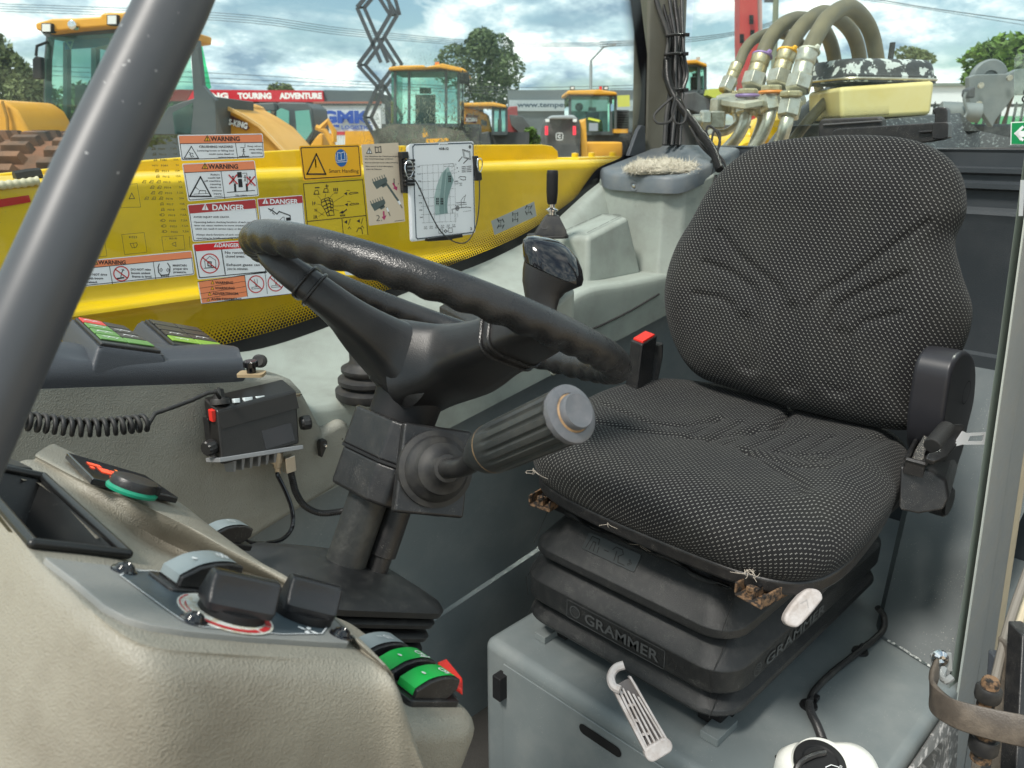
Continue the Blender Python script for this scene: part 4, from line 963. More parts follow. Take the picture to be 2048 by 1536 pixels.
rS = [p.lerp(q, .07)+V((-.002, -.009, .004)) for p, q in zip(rT, rB)]
# far side of the flat area, hollow and ridge
plt = [(756, 1327), (712, 1297), (640, 1234), (560, 1187), (480, 1161), (400, 1149), (300, 1130), (250, 1113), (200, 1060), (120, 985), (20, 925)]
rP = [PC(x, y, -.003) for x, y in plt]
hol = [(762, 1328), (715, 1293), (646, 1230), (572, 1182), (492, 1152), (420, 1128), (345, 1100), (285, 1070), (225, 1030), (150, 980), (50, 920)]
rH = [PC(x, y, o) for (x, y), o in zip(hol, (-.002, -.003, -.006, -.012, -.022, -.026, -.026, -.020, -.010, -.004, 0))]
rid = [(767, 1331), (719, 1289), (648, 1225), (578, 1172), (512, 1136), (446, 1102), (386, 1068), (322, 1036), (256, 1004), (180, 975), (70, 918)]
rR = [PC(x, y, .001) for x, y in rid]
rR2 = [p+V((.003, .004, .003))*min(1, i/3) for i, p in enumerate(rR)]
rid3 = [(773, 1335), (726, 1287), (669, 1240), (605, 1192), (543, 1144), (478, 1096), (413, 1046), (358, 1004), (300, 975), (220, 942), (110, 888)]
rR3 = [PC(x, y, .0) for x, y in rid3]
rD = [p+V((.0, .012, -.022)) for p in rR3]; rD2 = [p+V((.0, .055, -.035)) for p in rR3]; rE = [p+V((0, .07, -.2)) for p in rR3]
grd = [rB, rB, rM, rS, rT, rin, rP, rH, rR, rR2, rR3, rD, rD2, rE]
grd = surf(grd[1:], 5, 5)
rt_edge = [r[0] for r in grd]
side = [[p.lerp(V((.262, .40, p.z-.03)), .25)+V((.006, 0, -.02)) for p in rt_edge], [V((.262, min(max(p.y, .35), .6), 1.74)) for p in rt_edge]]
mb = MB().rows(grd)
mb.rows([rt_edge, [p+V((.004, .0, -.008)) for p in rt_edge], [V((max(p.x, .23)+.012, p.y, min(p.z, 1.93)-.03)) for p in rt_edge], [V((.25, p.y, 1.74)) for p in rt_edge]])
GRC = mat('grained_warm_grey_plastic', (.275, .258, .212), .46, grain=(820, .0005, 'leather'), dirt=(9, .5, (.14, .12, .09),   .47, .66), speck=(700, .86, (.12, .1, .07), .5))
def inpoly(x, y, P):
    r = False; j = len(P)-1
    for i in range(len(P)):
        if (P[i][1] > y) != (P[j][1] > y) and x < (P[j][0]-P[i][0])*(y-P[i][1])/(P[j][1]-P[i][1])+P[i][0]: r = not r
        j = i
    return r
cfr = Fr(CK, CX, (0, 1, 0))
def loc(x, y, off=0): p = PC(x, y, off)-CK; return (p.dot(cfr.x), p.dot(cfr.y))
tray2 = [loc(x, y) for x, y in ((-70, 926), (82, 958), (243, 1102), (72, 1080), (-66, 934))]
keep = []
for f_ in mb.f:
    c_ = sum((mb.v[i] for i in f_), V((0, 0, 0)))/len(f_)-CK
    if abs(c_.dot(CN)) < .03 and inpoly(c_.dot(cfr.x), c_.dot(cfr.y), tray2): continue
    keep.append(f_)
mb.f = keep
obj('console_shell', mb, GRC, con, smooth=70, weld=True)
# lower shelf with the rockers
SK = V((.279, .366, 1.918)); sfm = Fr(SK, CX, (0, 1, 0))
shm = MB(); shm.prism(sfm.sh(-.012, .068, 0), rrect(.120, .195, .030, 6), -.16, 0)
obj('lower_shelf', shm, GRC, con, bevel=.014, bseg=4)
# control plate
pp = [(86, 1121), (160, 1131), (262, 1142), (400, 1160), (560, 1185), (640, 1222), (674, 1250), (698, 1284), (694, 1292), (640, 1290), (498, 1281), (380, 1270), (300, 1258), (250, 1243), (205, 1219), (145, 1168), (92, 1128)]
cfr = Fr(CK, CX, (0, 1, 0))
def loc(x, y, off=0): p = PC(x, y, off)-CK; return (p.dot(cfr.x), p.dot(cfr.y))
lpp = [loc(x, y) for x, y in pp]
PLT = mat('grey_control_plate', (.23, .235, .225), .45, grain=(500, .0002, 'noise'), dirt=(40, .35, (.3, .29, .26)))
obj('control_plate', MB().prism(cfr, lpp, -.004, .0022), PLT, con, bevel=.0008)
dk_ = [(236, 1160), (252, 1152), (300, 1150), (400, 1163), (555, 1187), (632, 1222), (664, 1246), (640, 1276), (560, 1278), (400, 1264), (362, 1252), (330, 1230)]
obj('plate_print', MB().poly(cfr, [loc(x, y) for x, y in dk_], .0026), mat('slate_print', (.055, .075, .088), .4), con, smooth=0)
obj('plate_outline', MB().strip(cfr, [loc(x, y) for x, y in dk_]+[loc(*dk_[0])], .0007, .0029), PRW, con, smooth=0)
c = loc(448, 1237); wf2 = cfr.sh(c[0], c[1], 0)
obj('dial_print', MB().prism(wf2, circ(.0270, 40), .0028, .0031), mat('dirty_white_print', (.68, .69, .64), .5, dirt=(200, .6, (.45, .35, .18), .45, .6)), con, smooth=0)
rr2 = MB(); 
for a0, a1 in ((-165, -70), (-66, -40), (-36, 10)): rr2.ring(wf2, .0238, .0035, .0034, 20, a0, a1)
rr2.ring(wf2, .0255, .0008, .0034, 30, 120, 215); rr2.ring(wf2, .0225, .0008, .0034, 20, 150, 200)
obj('dial_scale', rr2, RDS, con, smooth=0)
fi = MB(); fc2 = loc(612, 1270)
for k in range(4): fi.poly(cfr.sh(fc2[0], fc2[1], .003).rot(90*k+20), [(.0006, .0004), (.004, .0005), (.0058, .002), (.005, .0038), (.002, .0032)])
obj('fan_symbol', fi, PRW, con, smooth=0)
for x, y in ((245, 1149), (383, 1250), (679, 1278)):
    c = loc(x, y); sfq = cfr.sh(c[0], c[1], .0022)
    s_ = obj('screw', MB().lathe(sfq, [(.0075, 0), (.0072, .001), (.0055, .0016), (.0045, .0036), (.0025, .0046), (.0018, .003), (0, .003)], 20), BLKS, con)
# rotary knobs
def knob(x0, y0, x1, y1, name, sz=1., h=.024):
    a = PC(x0, y0, .004); b = PC(x1, y1, .004); c = (a+b)/2; f = Fr(c, b-a, z=CN); L_ = (b-a).length; k = thing(name, LK[name][0], 'knob', c)
    k.name = 'rotary_knob'
    obj('knob_base', MB().lathe(f.sh(0, .002, -.004), [(.018*sz, 0), (.019*sz, .003), (.0185*sz, .0075)], 28), BLKM, k)
    rows = []
    # grip bar: waisted footprint, rising with a slightly domed top
    for z, lx, wy, waist in ((.003, .49, .0125, .0), (.007, .51, .0130, .0), (.009, .512, .0115, .0040), (.013, .512, .0090, .0050), (h-.002, .51, .0070, .0035), (h+.001, .50, .0058, .002), (h+.002, .48, .004, .001)):
        row = []
        N_ = 40
        for q in range(N_):
            t = 2*pi*q/N_; cx_, sy_ = cos(t), sin(t); px_ = L_*lx*(abs(cx_)**.3)*(1 if cx_ > 0 else -1); py_ = (wy*sz)*(abs(sy_)**.3)*(1 if sy_ > 0 else -1)
            py_ *= 1-waist/max(wy, .004)*max(0, 1-(px_/(L_*.46))**4)*.6
            row.append(f(px_, py_, z+.0015*cos(t*1)*0))
        rows.append(row)
    obj('knob_grip', MB().rows(rows, True, True), BLKM if False else mat('satin_knob_black', (.02, .02, .022), .36, grain=(700, .0002, 'noise')), k, smooth=38, bevel=.0006)
    t_ = MB().strip(f, [(-L_*.42, .0), (L_*.42, .0)], .0012, h+.0027); obj('knob_ridge', t_, BLKS, k, smooth=0)
LK = {'a': ('larger black rotary knob standing on the red and white dial print',), 'b': ('black rotary knob at the right end of the control plate',)}
knob(396, 1212, 532, 1238, 'a', 1.0, .0195); knob(556, 1216, 657, 1240, 'b', 1.0, .0195)
# rocker switches
def rocker(f, L_, W_, face, label, sym=None, base=True, prof=None, group=None):
    t = thing('rocker_switch', label, 'switch', f.o, group)
    pr = prof or [(-L_/2, .004), (-L_/2, .010), (-L_*.25, .0165), (0, .0195), (L_*.25, .0205), (L_/2, .0195), (L_/2+.001, .012), (L_*.38, .006), (L_*.3, .004)]
    prr = pr
    rows = [[f(x, s*W_/2, z) for x, z in prr] for s in (-1, 1)]
    mb = MB(); n = len(prr); mb.add(rows[0]+rows[1], [tuple(range(n-1, -1, -1)), tuple(range(n, 2*n))]+[(i, (i+1) % n, n+(i+1) % n, n+i) for i in range(n)])
    obj('rocker', mb, BLK, t, smooth=30, bevel=.0012)
    ff = [(x, z) for x, z in prr[1:6]]; ff = [(p.x, p.y) for p in crom([V((a, b, 0)) for a, b in ff], 3)]
    rows = [[f(x-.0003, s, z+.0006) for x, z in [(prr[0][0], prr[0][1]+.001)]+ff[:-1]] for s in (-W_/2+.003, W_/2-.0012)]
    obj('face', MB().rows(rows), face, t, smooth=40)
    if base: obj('bezel', MB().prism(f, rrect(L_+.012, W_+.006, .004, 3), -.001, .0045), BLK, t, bevel=.0012)
    if sym:
        q = MB(); sym(q, f); obj('symbol', q, PRW, t, smooth=0)
    return t
def dotsym(q, f, x=-.009, z=.0186): q.lathe(f.sh(x, 0, 0), [(.0018, z), (0, z)], 12, False)
def s_snow(q, f):
    dotsym(q, f)
    g = f.sh(.010, .0005, .0215)
    for k in range(6):
        h = g.rot(60*k); q.strip(h, [(0, 0), (.0040, 0)], .0006); q.strip(h, [(.0026, 0), (.0036, .0012)], .0005); q.strip(h, [(.0026, 0), (.0036, -.0012)], .0005)
def s_hook(q, f, bar):
    dotsym(q, f); g = f.sh(.009, 0, .0215); q.ring(g, .0026, .0011); q.strip(g, [(.0026, 0), (.0026, -.005), (-.0014, -.005)], .0011)
    if bar: q.strip(g, [(-.004, -.0068), (.005, -.0074)], .0013)
def s_light(q, f):
    g = f.sh(.004, 0, .0212); q.ring(g, .0028, .0007, 0, 16, 90, 270); q.strip(g, [(0, -.0028), (0, .0028)], .0007)
    for k in range(3): q.strip(g, [(.0015, -.002+.002*k), (.0045, -.0026+.002*k)], .0006)
    text(q, g, 'WORK', -.011, -.001, .0016, 0)
GF = mat('slate_switch_face', (.20, .24, .25), .4)
a = PC(336, 1180, .004); b = PC(455, 1172, .004)
fr1 = Fr(PC(398, 1186, .0)+V((0, .006, 0)), CX, (0, 1, 0)); rocker(fr1.rot(9), .040, .021, GF, 'grey rocker switch with a snowflake symbol behind the larger knob', s_snow)
s0 = Fr(PP(856, 1404, CN, SK)+V((0, .006, 0)), CX, (0, 1, 0)).rot(0)
g_ = None
rocker(s0, .040, .0215, GRN, 'green rocker switch with hook symbol, nearest of the three at the console end', lambda q, f: s_hook(q, f, False), group=g_)
rocker(s0.sh(-.002, .026, .001), .040, .0215, GRN, 'green rocker switch with barred hook symbol, between the other green and the grey one', lambda q, f: s_hook(q, f, True), base=True)
rocker(s0.sh(-.008, .052, .001), .040, .0215, GF, 'grey rocker with work lamp symbol behind the two green ones', s_light)
rt = thing('red_rocker_switch', 'red topped switch behind the two green rockers', 'switch', s0(.03, .045, 0)); rt.name = 'rocker_switch'
f = Fr(PD(893, 1350, .585), CX, (0, 1, 0)); obj('switch_body', MB().box(f.sh(.004, .008, -.034), .026, .026, .020), BLK, rt, bevel=.002)
rl_ = [PD(875, 1322, .61), PD(893, 1322, .60), PD(925, 1354, .585), PD(925, 1380, .572), PD(908, 1366, .568), PD(880, 1334, .585)]
mb = MB(); mb.add(rl_+[p-V((0, 0, .006)) for p in rl_], [tuple(range(6)), tuple(range(11, 5, -1))]+[(i, (i+1) % 6, (i+1) % 6+6, i+6) for i in range(6)]); obj('red_cover', mb, RED, rt, bevel=.0015)
fr2 = Fr(PC(446, 1086, -.028), CX, (0, 1, 0)); rocker(fr2.rot(8), .038, .019, GF, 'small dark rocker switch on the far slope of the console beside the bellows', lambda q, f: q.strip(f.sh(.0, 0, .021), [(-.004, 0), (.004, 0), (.004, .003), (-.004, .003), (-.004, 0)], .0006))
# storage tray
cb = thing('storage_tray', 'black dusty storage tray with raised rim set into the console top', 'storage tray', PC(120, 1020))
rim = [(-75, 918), (86, 955), (254, 1108), (68, 1087), (-70, 900+60)]
rim = [(-70, 922), (86, 953), (255, 1108), (66, 1087), (-70, 930)]
rp_ = [PC(x, y, .0015) for x, y in rim]
mb = MB()
TRY = mat('dusty_black_plastic', (.008, .008, .008), .35, dirt=(900, .8, (.35, .33, .3), .66, .74))
inn = rp_[:4]
for a, b in ((0, 1), (1, 2), (2, 3), (3, 4)): mb.tube([rp_[a], rp_[b]], .0032, 8)
for p in rp_[1:4]: mb.ico(p, .0032, 2)
obj('tray_rim', mb, TRY, cb, smooth=50)
dn = [p-CN*.035+(sum(rp_[:4], V((0, 0, 0)))/4-p)*.42 for p in rp_[:5]]
mb = MB().rows([rp_, dn]); mb.add(dn, [(0, 1, 2, 3, 4)]); mb.rows([[p-CN*.004+(p-(sum(rp_[:4], V((0, 0, 0)))/4)).normalized()*.003 for p in rp_], [p-CN*.006+(p-(sum(rp_[:4], V((0, 0, 0)))/4)).normalized()*.003 for p in rp_]])
obj('tray_well', mb, TRY, cb, smooth=20)
# display strip with lit segments
ds = thing('indicator_display', 'slim black indicator display with red and green segments on the console ledge', 'display', PC(240, 950))
off = .003
dq = [(133, 906), (290, 950), (357, 997), (186, 957)]
dq = [(134, 904), (292, 950), (358, 995), (186, 956)]
dp_ = [PC(x, y, .012) for x, y in dq]; dl = [PC(x, y, .012)-CN*.0055 for x, y in dq]
mb = MB().add(dp_+dl, [(0, 1, 2, 3), (7, 6, 5, 4), (0, 4, 5, 1), (1, 5, 6, 2), (2, 6, 7, 3), (3, 7, 4, 0)])
obj('display_case', mb, BLKS, ds, bevel=.0012)
def dloc(s, t, h=.0005): return dp_[0].lerp(dp_[1], s).lerp(dp_[3].lerp(dp_[2], s), t)+CN*h
SR = mat('red_segment', (.8, .06, .03), .4, emit=((1, .1, .03), .5)); SG = mat('green_segment', (.05, .6, .06), .4, emit=((.1, .9, .1), .4)); SO = mat('orange_segment', (.8, .2, .03), .4, emit=((1, .25, .05), .3))
def dquad(name, m, s0_, s1_, t0, t1, sk=0): obj(name, MB().add([dloc(s0_, t0), dloc(s1_, t0), dloc(s1_+sk, t1), dloc(s0_+sk, t1)], [(0, 1, 2, 3)]), m, ds, smooth=0)
dquad('red_segment', SR, .22, .36, .42, .62); dquad('red_segment', SR, .37, .44, .42, .62); dquad('green_segment', SG, .46, .60, .60, .72); 
for k in range(5): dquad('orange_segment', SO, .47+.07*k, .51+.07*k, .30+.05*(k % 2), .42)
for k in range(3): dquad('red_segment', SR, .26+.06*k, .29+.06*k, .74, .80)
dquad('red_segment', SR, .14, .30, .28, .38); dquad('red_segment', SR, .12, .17, .46, .54)
# round cap with green ring
rc = thing('round_cap', 'round black cap on a green ring in front of the indicator display', 'cap', PC(262, 978))
f = Fr(PC(262, 984, .011), CX, (0, 1, 0))
obj('green_ring', MB().lathe(f, [(.0185, 0), (.019, .002), (.0175, .004)], 32), mat('teal_green_plastic', (.01, .26, .15), .4), rc)
obj('cap_disc', MB().lathe(f, [(.0172, .003), (.0175, .008), (.0165, .0105), (.008, .0115), (0, .0115)], 32), BLK, rc)
obj('cap_tab', MB().box(f.sh(.012, -.006, .0035), .009, .011, .007), BLKM, rc, bevel=.001)
# dark frame at the far left edge
mb = MB(); q = [PC(x, y, .003) for x, y in ((-60, 868), (4, 906), (70, 937), (30, 932), (-60, 905))]
mb.add(q+[p-CN*.006 for p in q], [(0, 1, 2, 3, 4), (9, 8, 7, 6, 5)]+[(i, (i+1) % 5, (i+1) % 5+5, i+5) for i in range(5)])
tag(obj('display_bezel', mb, BLK, bevel=.002, base=q[1]), 'corner of a black instrument bezel at the left edge above the storage tray', 'instrument')
# ------------------------------------------------------------ side panel that carries the radio
RV = .985
sp = thing('instrument_side_panel', 'large grained grey panel behind the radio at the left of the steering column', 'panel', (.35, 1.0, 1.85))
out = [(-260, 780), (80, 762), (300, 755), (480, 750), (560, 753), (588, 762), (606, 782), (620, 808), (634, 836), (648, 862), (668, 850), (688, 838), (700, 850), (712, 890), (722, 945), (700, 961), (600, 1022), (500, 1085), (420, 1134), (250, 1240), (-260, 1500)]
pts3 = [PV(x, y, RV) for x, y in out]
f = Fr((0, RV, 0), (1, 0, 0), (0, 0, 1))
obj('panel_face', MB().prism(f, [(p.x, p.z) for p in pts3], -.06, 0), GRC if False else mat('grained_panel_grey', (.27, .27, .232), .52, grain=(560, .0006, 'leather'), dirt=(9, .55, (.16, .15, .12), .42, .74)), sp, bevel=.012, bseg=4)
pc = MB(); f = Fr(PV(641, 893, RV-.004), (1, 0, 0), (0, 0, 1))
pc.prism(f, [(-.006, .010), (-.003, .013), (.004, .013), (.007, .009), (.006, .003), (-.004, -.014), (-.006, -.013)], .0, .010)
ct = obj('cable_clip', pc, BLK, base=f.o, bevel=.0012); tag(ct, 'small black drop shaped clip screwed to the grey panel right of the radio', 'clip')
obj('clip_screw', MB().lathe(f.sh(.002, .004, .010), [(.003, 0), (.0025, .0015), (0, .001)], 12), CHR, ct)
hl = MB().poly(Fr(PV(685, 878, RV-.0006), (1, 0, 0), (0, 0, 1)), circ(.0012, 10)); obj('screw_hole', hl, MATS['dark_hole'], sp, smooth=0)
# ------------------------------------------------------------ two-way radio
rad = thing('two_way_radio', 'black two way radio with finned grey heat sink bolted to the grained panel', 'radio', PD(520, 860, .95))
TL, TR_, BR_, BL_ = PV(434, 822, .95), PV(594, 781, .955), PV(600, 888, .935), PV(446, 931, .93)
bk2 = V((-.002, .034, .011))
mb = MB(); A = [TL, TR_, BR_, BL_]; B = [p+bk2 for p in A]
mb.add(A+B, [(0, 1, 2, 3), (7, 6, 5, 4), (0, 4, 5, 1), (1, 5, 6, 2), (2, 6, 7, 3), (3, 7, 4, 0)])
obj('radio_body', mb, mat('radio_black', (.016, .015, .014), .32, grain=(900, .0002, 'noise')), rad, bevel=.0035, bseg=3)
rx = (TR_-TL).normalized(); rz = (TL-BL_).normalized(); rf = Fr(TL, rx, rz)
Wd = (TR_-TL).length
nm = rf.z if rf.z.y < 0 else -rf.z
stp = [TL+rx*.001-rz*.030, TR_-rx*.001-rz*.022]
lbm = MB(); f = Fr(TL.lerp(TR_, .5)-rz*.012+nm*.0004, rx, rz); lbm.prism(f, [(-Wd/2+.002, -.013), (Wd/2-.002, -.013), (Wd/2-.002, .0095), (-Wd/2+.002, .0095)], -.001, .0008)
obj('front_label', lbm, mat('radio_label_black', (.02, .019, .018), .5), rad, bevel=.0004)
f = Fr(BR_-rx*.032+rz*.020+nm*.0004, rx, rz); obj('rating_plate', MB().prism(f, rrect(.046, .026, .001), -.001, .0007), mat('rating_plate_black', (.03, .028, .03), .25), rad, bevel=.0003)
# top keys
tf = Fr(TL+bk2*.45, rx, z=rz)
for x, y, w_, h_ in ((.030, .006, .009, .007), (.030, -.007, .009, .007), (.047, -.006, .013, .006), (.047, .007, .013, .005), (.065, -.006, .013, .006), (.082, .002, .012, .009)):
    obj('top_key', MB().prism(tf.sh(x+.002, y, 0), rrect(w_, h_, .0015), -.001, .0050), mat('pale_key', (.72, .80, .82), .4), rad, bevel=.0005)
obj('screen_window', MB().prism(tf.sh(.112, 0, 0), rrect(.032, .018, .002), -.001, .0012), mat('amber_display', (.30, .22, .13), .2), rad, bevel=.0004)
obj('screen_bezel', MB().tube([tf.sh(.112, 0, .0015)(a, b) for a, b in rrect(.036, .022, .004)], .0012, 5, closed=True), CHR, rad)
obj('cord_boot', MB().lathe(tf.sh(.013, 0, -.001), [(.0125, 0), (.0125, .006), (.0115, .008), (.0075, .009), (.0062, .020), (.005, .021)], 24), BLKR, rad)
# heat sink
HS = mat('grey_heat_sink', (.28, .29, .30), .45, .3)
f = Fr(BL_+bk2*.5, rx, z=-rz)
obj('heat_sink_plate', MB().box(f.sh(Wd*.47, 0, -.001), Wd*1.02, .042, .006), HS, rad, bevel=.001)
for k in range(6):
    g = f.sh(.020+k*.0118, -.004, .004); obj('heat_sink_fin', MB().prism(g, [(-.0022, -.017), (.0022, -.017), (.0022, .017), (-.0022, .017)], 0, .017-.0006*k, .35), HS, rad)
# knobs of the bracket, bracket arm, red fuse
for p, s in ((PV(424, 893, .95), -1), (PV(606, 846, .955), 1)):
    q = MB(); fq = Fr(p, V((0, 0, 1)), z=(s, -.3, 0)); rr3 = [[fq(cos(2*pi*k/24)*(r-(.001 if k % 2 and z > .002 else 0)), sin(2*pi*k/24)*(r-(.001 if k % 2 and z > .002 else 0)), z) for k in range(24)] for r, z in ((.009, -.004), (.0105, 0), (.0105, .009), (.009, .011))]
    q.rows(rr3, True, True); obj('bracket_knob', q, BLK, rad, smooth=20)
bq = [PV(x, y, .975) for x, y in ((404, 833), (424, 838), (440, 905), (436, 925), (418, 912), (410, 880))]
mb = MB(); mb.add(bq+[p+V((.002, -.012, 0)) for p in bq], [tuple(range(6)), tuple(range(11, 5, -1))]+[(i, (i+1) % 6, (i+1) % 6+6, i+6) for i in range(6)]); obj('mounting_bracket', mb, BLK, rad, bevel=.0015)
obj('fuse', MB().box(Fr(PV(426, 842, .957), (1, 0, 0), (0, 1, 0)), .006, .010, .016), RED, rad, bevel=.001)
# plugs under the radio and the two cables
BRS = mat('nickel_brass', (.55, .46, .34), .3, .9, grain=(900, .0008, 'noise'))
pf = Fr(PV(552, 905, .955), rx, z=V((0, 0, -1)))
ax_ = thing('aerial_cable', 'black aerial cable with knurled metal plug looping below the radio', 'cable', pf.o)
obj('aerial_plug', MB().lathe(pf, [(.0065, -.006), (.0095, 0), (.0095, .014), (.006, .0155), (.006, .022), (.0045, .023), (.0045, .032), (.0035, .033)], 20), BRS, ax_)
obj('cable', MB().tube([pf(0, 0, .030), PV(556, 952, .95), PV(572, 985, .94), PV(584, 1020, .93), PV(584, 1055, .92), PV(565, 1078, .90), PV(535, 1086, .88), PV(500, 1085, .87), PV(470, 1070, .86)], .0031, 10, sm=8), BLKS, ax_)
pc_ = thing('power_cable', 'black corrugated conduit with square metal plug running from the radio behind the steering column', 'cable', PV(577, 915, .955))
obj('square_plug', MB().box(Fr(PV(576, 912, .955), rx, z=(0, 0, -1)), .016, .012, .024), mat('bright_nickel', (.62, .58, .5), .3, .8), pc_, bevel=.001)
def conduit(P, r, name, par, m=None, pitch=.0030, n=12):
    Q = crom(P, 30); out = [Q[0]]; acc = 0
    # resample by length
    for a, b in zip(Q, Q[1:]):
        L_ = (b-a).length
        while acc+L_ >= pitch/4 and L_ > 0:
            t = (pitch/4-acc)/L_; a = a.lerp(b, t); out.append(a.copy()); L_ = (b-a).length; acc = 0
        acc += L_
    rr_ = [r*(1 if (i % 4) in (0, 1) else .82) for i in range(len(out))]
    return obj(name, MB().tube(out, rr_, n), m or BLK, par, smooth=50)
conduit([PV(577, 918, .955), PV(583, 950, .955), PV(592, 985, .955), PV(610, 1012, .95), PV(640, 1026, .94), PV(675, 1024, .93), PV(700, 1018, .92)], .0052, 'conduit', pc_)
# coiled microphone cord
cc = thing('coiled_cord', 'black coiled microphone cord stretched from the radio to the left behind the grey tube', 'cord', PD(295, 848, .86))
cl = crom([PD(-30, 812, .74), PD(40, 838, .76), (PD(100, 848, .78)), PD(170, 855, .80), PD(240, 851, .82), PD(293, 845, .84)], 20)
def alen(P):
    s = [0]
    for a, b in zip(P, P[1:]): s.append(s[-1]+(b-a).length)
    return s
sl2 = alen(cl); tot = sl2[-1]; turns = tot/.0078
hx = []
for i in range(int(turns*16)+1):
    t = i/(turns*16)*tot; j = max(k for k in range(len(sl2)) if sl2[k] <= t+1e-9); j = min(j, len(cl)-2); q = cl[j].lerp(cl[j+1], (t-sl2[j])/(sl2[j+1]-sl2[j])); d = (cl[j+1]-cl[j]).normalized(); x, y = perp(d); a = 2*pi*i/16
    hx.append(q+(x*cos(a)+y*sin(a))*.0082)
obj('cord', MB().tube(hx+[hx[-1].lerp(PD(305, 832, .85), .6), PD(310, 827, .855), PD(345, 815, .87), PD(385, 800, .89), PD(415, 786, .905), PD(432, 784, .91), PD(439, 795, .915), tf(.013, 0, .02)], .0024, 8, sm=0), BLKR, cc, smooth=80)
# ------------------------------------------------------------ dark module with the two keypads
mo_ = thing('keypad_module', 'dark grained plastic module carrying two keypads on the panel top', 'control module', PV(300, 730, 1.0))
nk = V((.35, -.13, 1)).normalized(); KK = PV(195, 695, .985)
def PK(x, y, o=0.): return PP(x, y, nk, KK+nk*o)
shell_rows = []
front = [PV(x, y, .983) for x, y in ((-160, 768), (80, 756), (300, 751), (420, 748), (478, 745), (488, 740))]
fr_up = [PV(x, y, .988) for x, y in ((-160, 722), (80, 728), (195, 725), (330, 725), (470, 722), (486, 722))]
fr_up2 = [PV(x, y, 1.002) for x, y in ((-160, 690), (60, 700), (180, 716), (330, 716), (460, 712), (480, 708))]
tp_ = [PV(x, y, 1.045) for x, y in ((-160, 660), (60, 675), (180, 690), (330, 690), (440, 690), (468, 692))]
bk_r = [p+V((0, .12, -.02)) for p in tp_]
rws = surf([[p+V((0, .004, -.02)) for p in front], front, fr_up, fr_up2, tp_, bk_r], 4, 4)
mb = MB().rows(rws); e = [r[-1] for r in rws]; mb.rows([e, [e[1].lerp(p, .5)+V((.006, .006, -.004)) for p in e]])
obj('module_shell', mb, DGP, mo_, smooth=60)
def pod(q, keys, nm):
    # q: corners far-left, far-right, near-right, near-left of the keypad on its plane
    c = [PK(x, y, .0) for x, y in q]; cen = sum(c, V((0, 0, 0)))/4
    big = [cen+(p-cen)*1.16 for p in c]; base = [cen+(p-cen)*1.26-nk*.028 for p in c]
    mb = MB().rows([base, [p-nk*.006 for p in big], [cen+(p-cen)*1.08 for p in c]], True); mb.add([cen+(p-cen)*1.08 for p in c], [(0, 1, 2, 3)])
    obj('pod', mb, DGP, mo_, bevel=.006, bseg=3)
    kp = [cen+(p-cen)*1.0+nk*.0005 for p in c]
    mb = MB().add(kp+[p+nk*.004 for p in kp], [(4, 5, 6, 7), (0, 1, 5, 4), (1, 2, 6, 5), (2, 3, 7, 6), (3, 0, 4, 7)]); kb = obj('keypad_frame', mb, BLK, mo_, bevel=.002)
    rowsn = len(keys)
    for r, ks in enumerate(keys):
        for cix, (m, sy) in enumerate(ks):
            def P_(s, t): return kp[0].lerp(kp[1], s).lerp(kp[3].lerp(kp[2], s), t)+nk*.0045
            s0_, s1_ = .05+.46*cix, .05+.46*cix+.44; t0, t1 = .03+r*.88/rowsn, .03+(r+.86)*.88/rowsn
            qd = [P_(s0_, t0), P_(s1_, t0), P_(s1_+.0, t1), P_(s0_, t1)]
            k_ = obj('key', MB().add(qd+[p+nk*.0016 for p in qd], [(4, 5, 6, 7), (0, 1, 5, 4), (1, 2, 6, 5), (2, 3, 7, 6), (3, 0, 4, 7)]), m, mo_, bevel=.0008)
            if sy:
                ff_ = Fr((qd[0]+qd[2])/2+nk*.0019, qd[1]-qd[0], z=nk); mk = MB()
                for i in range(4): mk.strip(ff_, [(-.011+.005*i, -.003+.004*((i+r) % 2)), (-.007+.005*i, -.001+.003*((i+r+1) % 2))], .0011)
                mk.strip(ff_, [(-.009, .003), (.006, .0035)], .0009)
                obj('key_symbol', mk, PRW, mo_, smooth=0)
KG = mat('leaf_green_key', (.12, .27, .07), .45); KR = mat('red_key', (.62, .06, .05), .45); KB = mat('brown_black_key', (.045, .042, .036), .4); KL = mat('lime_key', (.22, .40, .05), .45)
pod([(148, 641), (249, 660), (322, 708), (200, 692)], [[(KR, 1), (KB, 0)], [(KG, 1), (KB, 1)], [(KG, 1), (KB, 1)], [(KG, 1), (KG, 0)]], 'a')
pod([(288, 644), (395, 662), (462, 710), (345, 694)], [[(KB, 0), (KB, 0)], [(KB, 0), (KB, 0)], [(KB, 1), (KB, 1)], [(KL, 1), (KL, 0)]], 'b')
# thumb screw and stopper right of the module
ts = thing('thumb_screw', 'black knurled thumb screw on a small tan plate at the end of the keypad module', 'thumb screw', PD(504, 740, 1.02))
f = Fr(PD(503, 745, 1.01), RT, z=(0, 0, 1)); obj('plate', MB().prism(f, rrect(.034, .02, .004), -.004, 0), mat('tan_plate', (.35, .26, .15), .6), ts)
obj('knurled_head', MB().rows([[f(cos(2*pi*k/24)*(r-(.0012 if k % 2 and r > .007 else 0)), sin(2*pi*k/24)*(r-(.0012 if k % 2 and r > .007 else 0)), z) for k in range(24)] for r, z in ((.006, 0), (.006, .007), (.0095, .008), (.0095, .015), (.0085, .016))], True, True), BLKS, ts, smooth=20)
f = Fr(PD(518, 722, 1.10), RT, z=-FW); st_ = thing('rubber_stop', 'round black rubber stop on the trim behind the thumb screw', 'rubber stop', f.o); obj('stop', MB().lathe(f, [(.0095, -.008), (.0095, .002), (.007, .004), (0, .004)], 20), BLKR, st_)
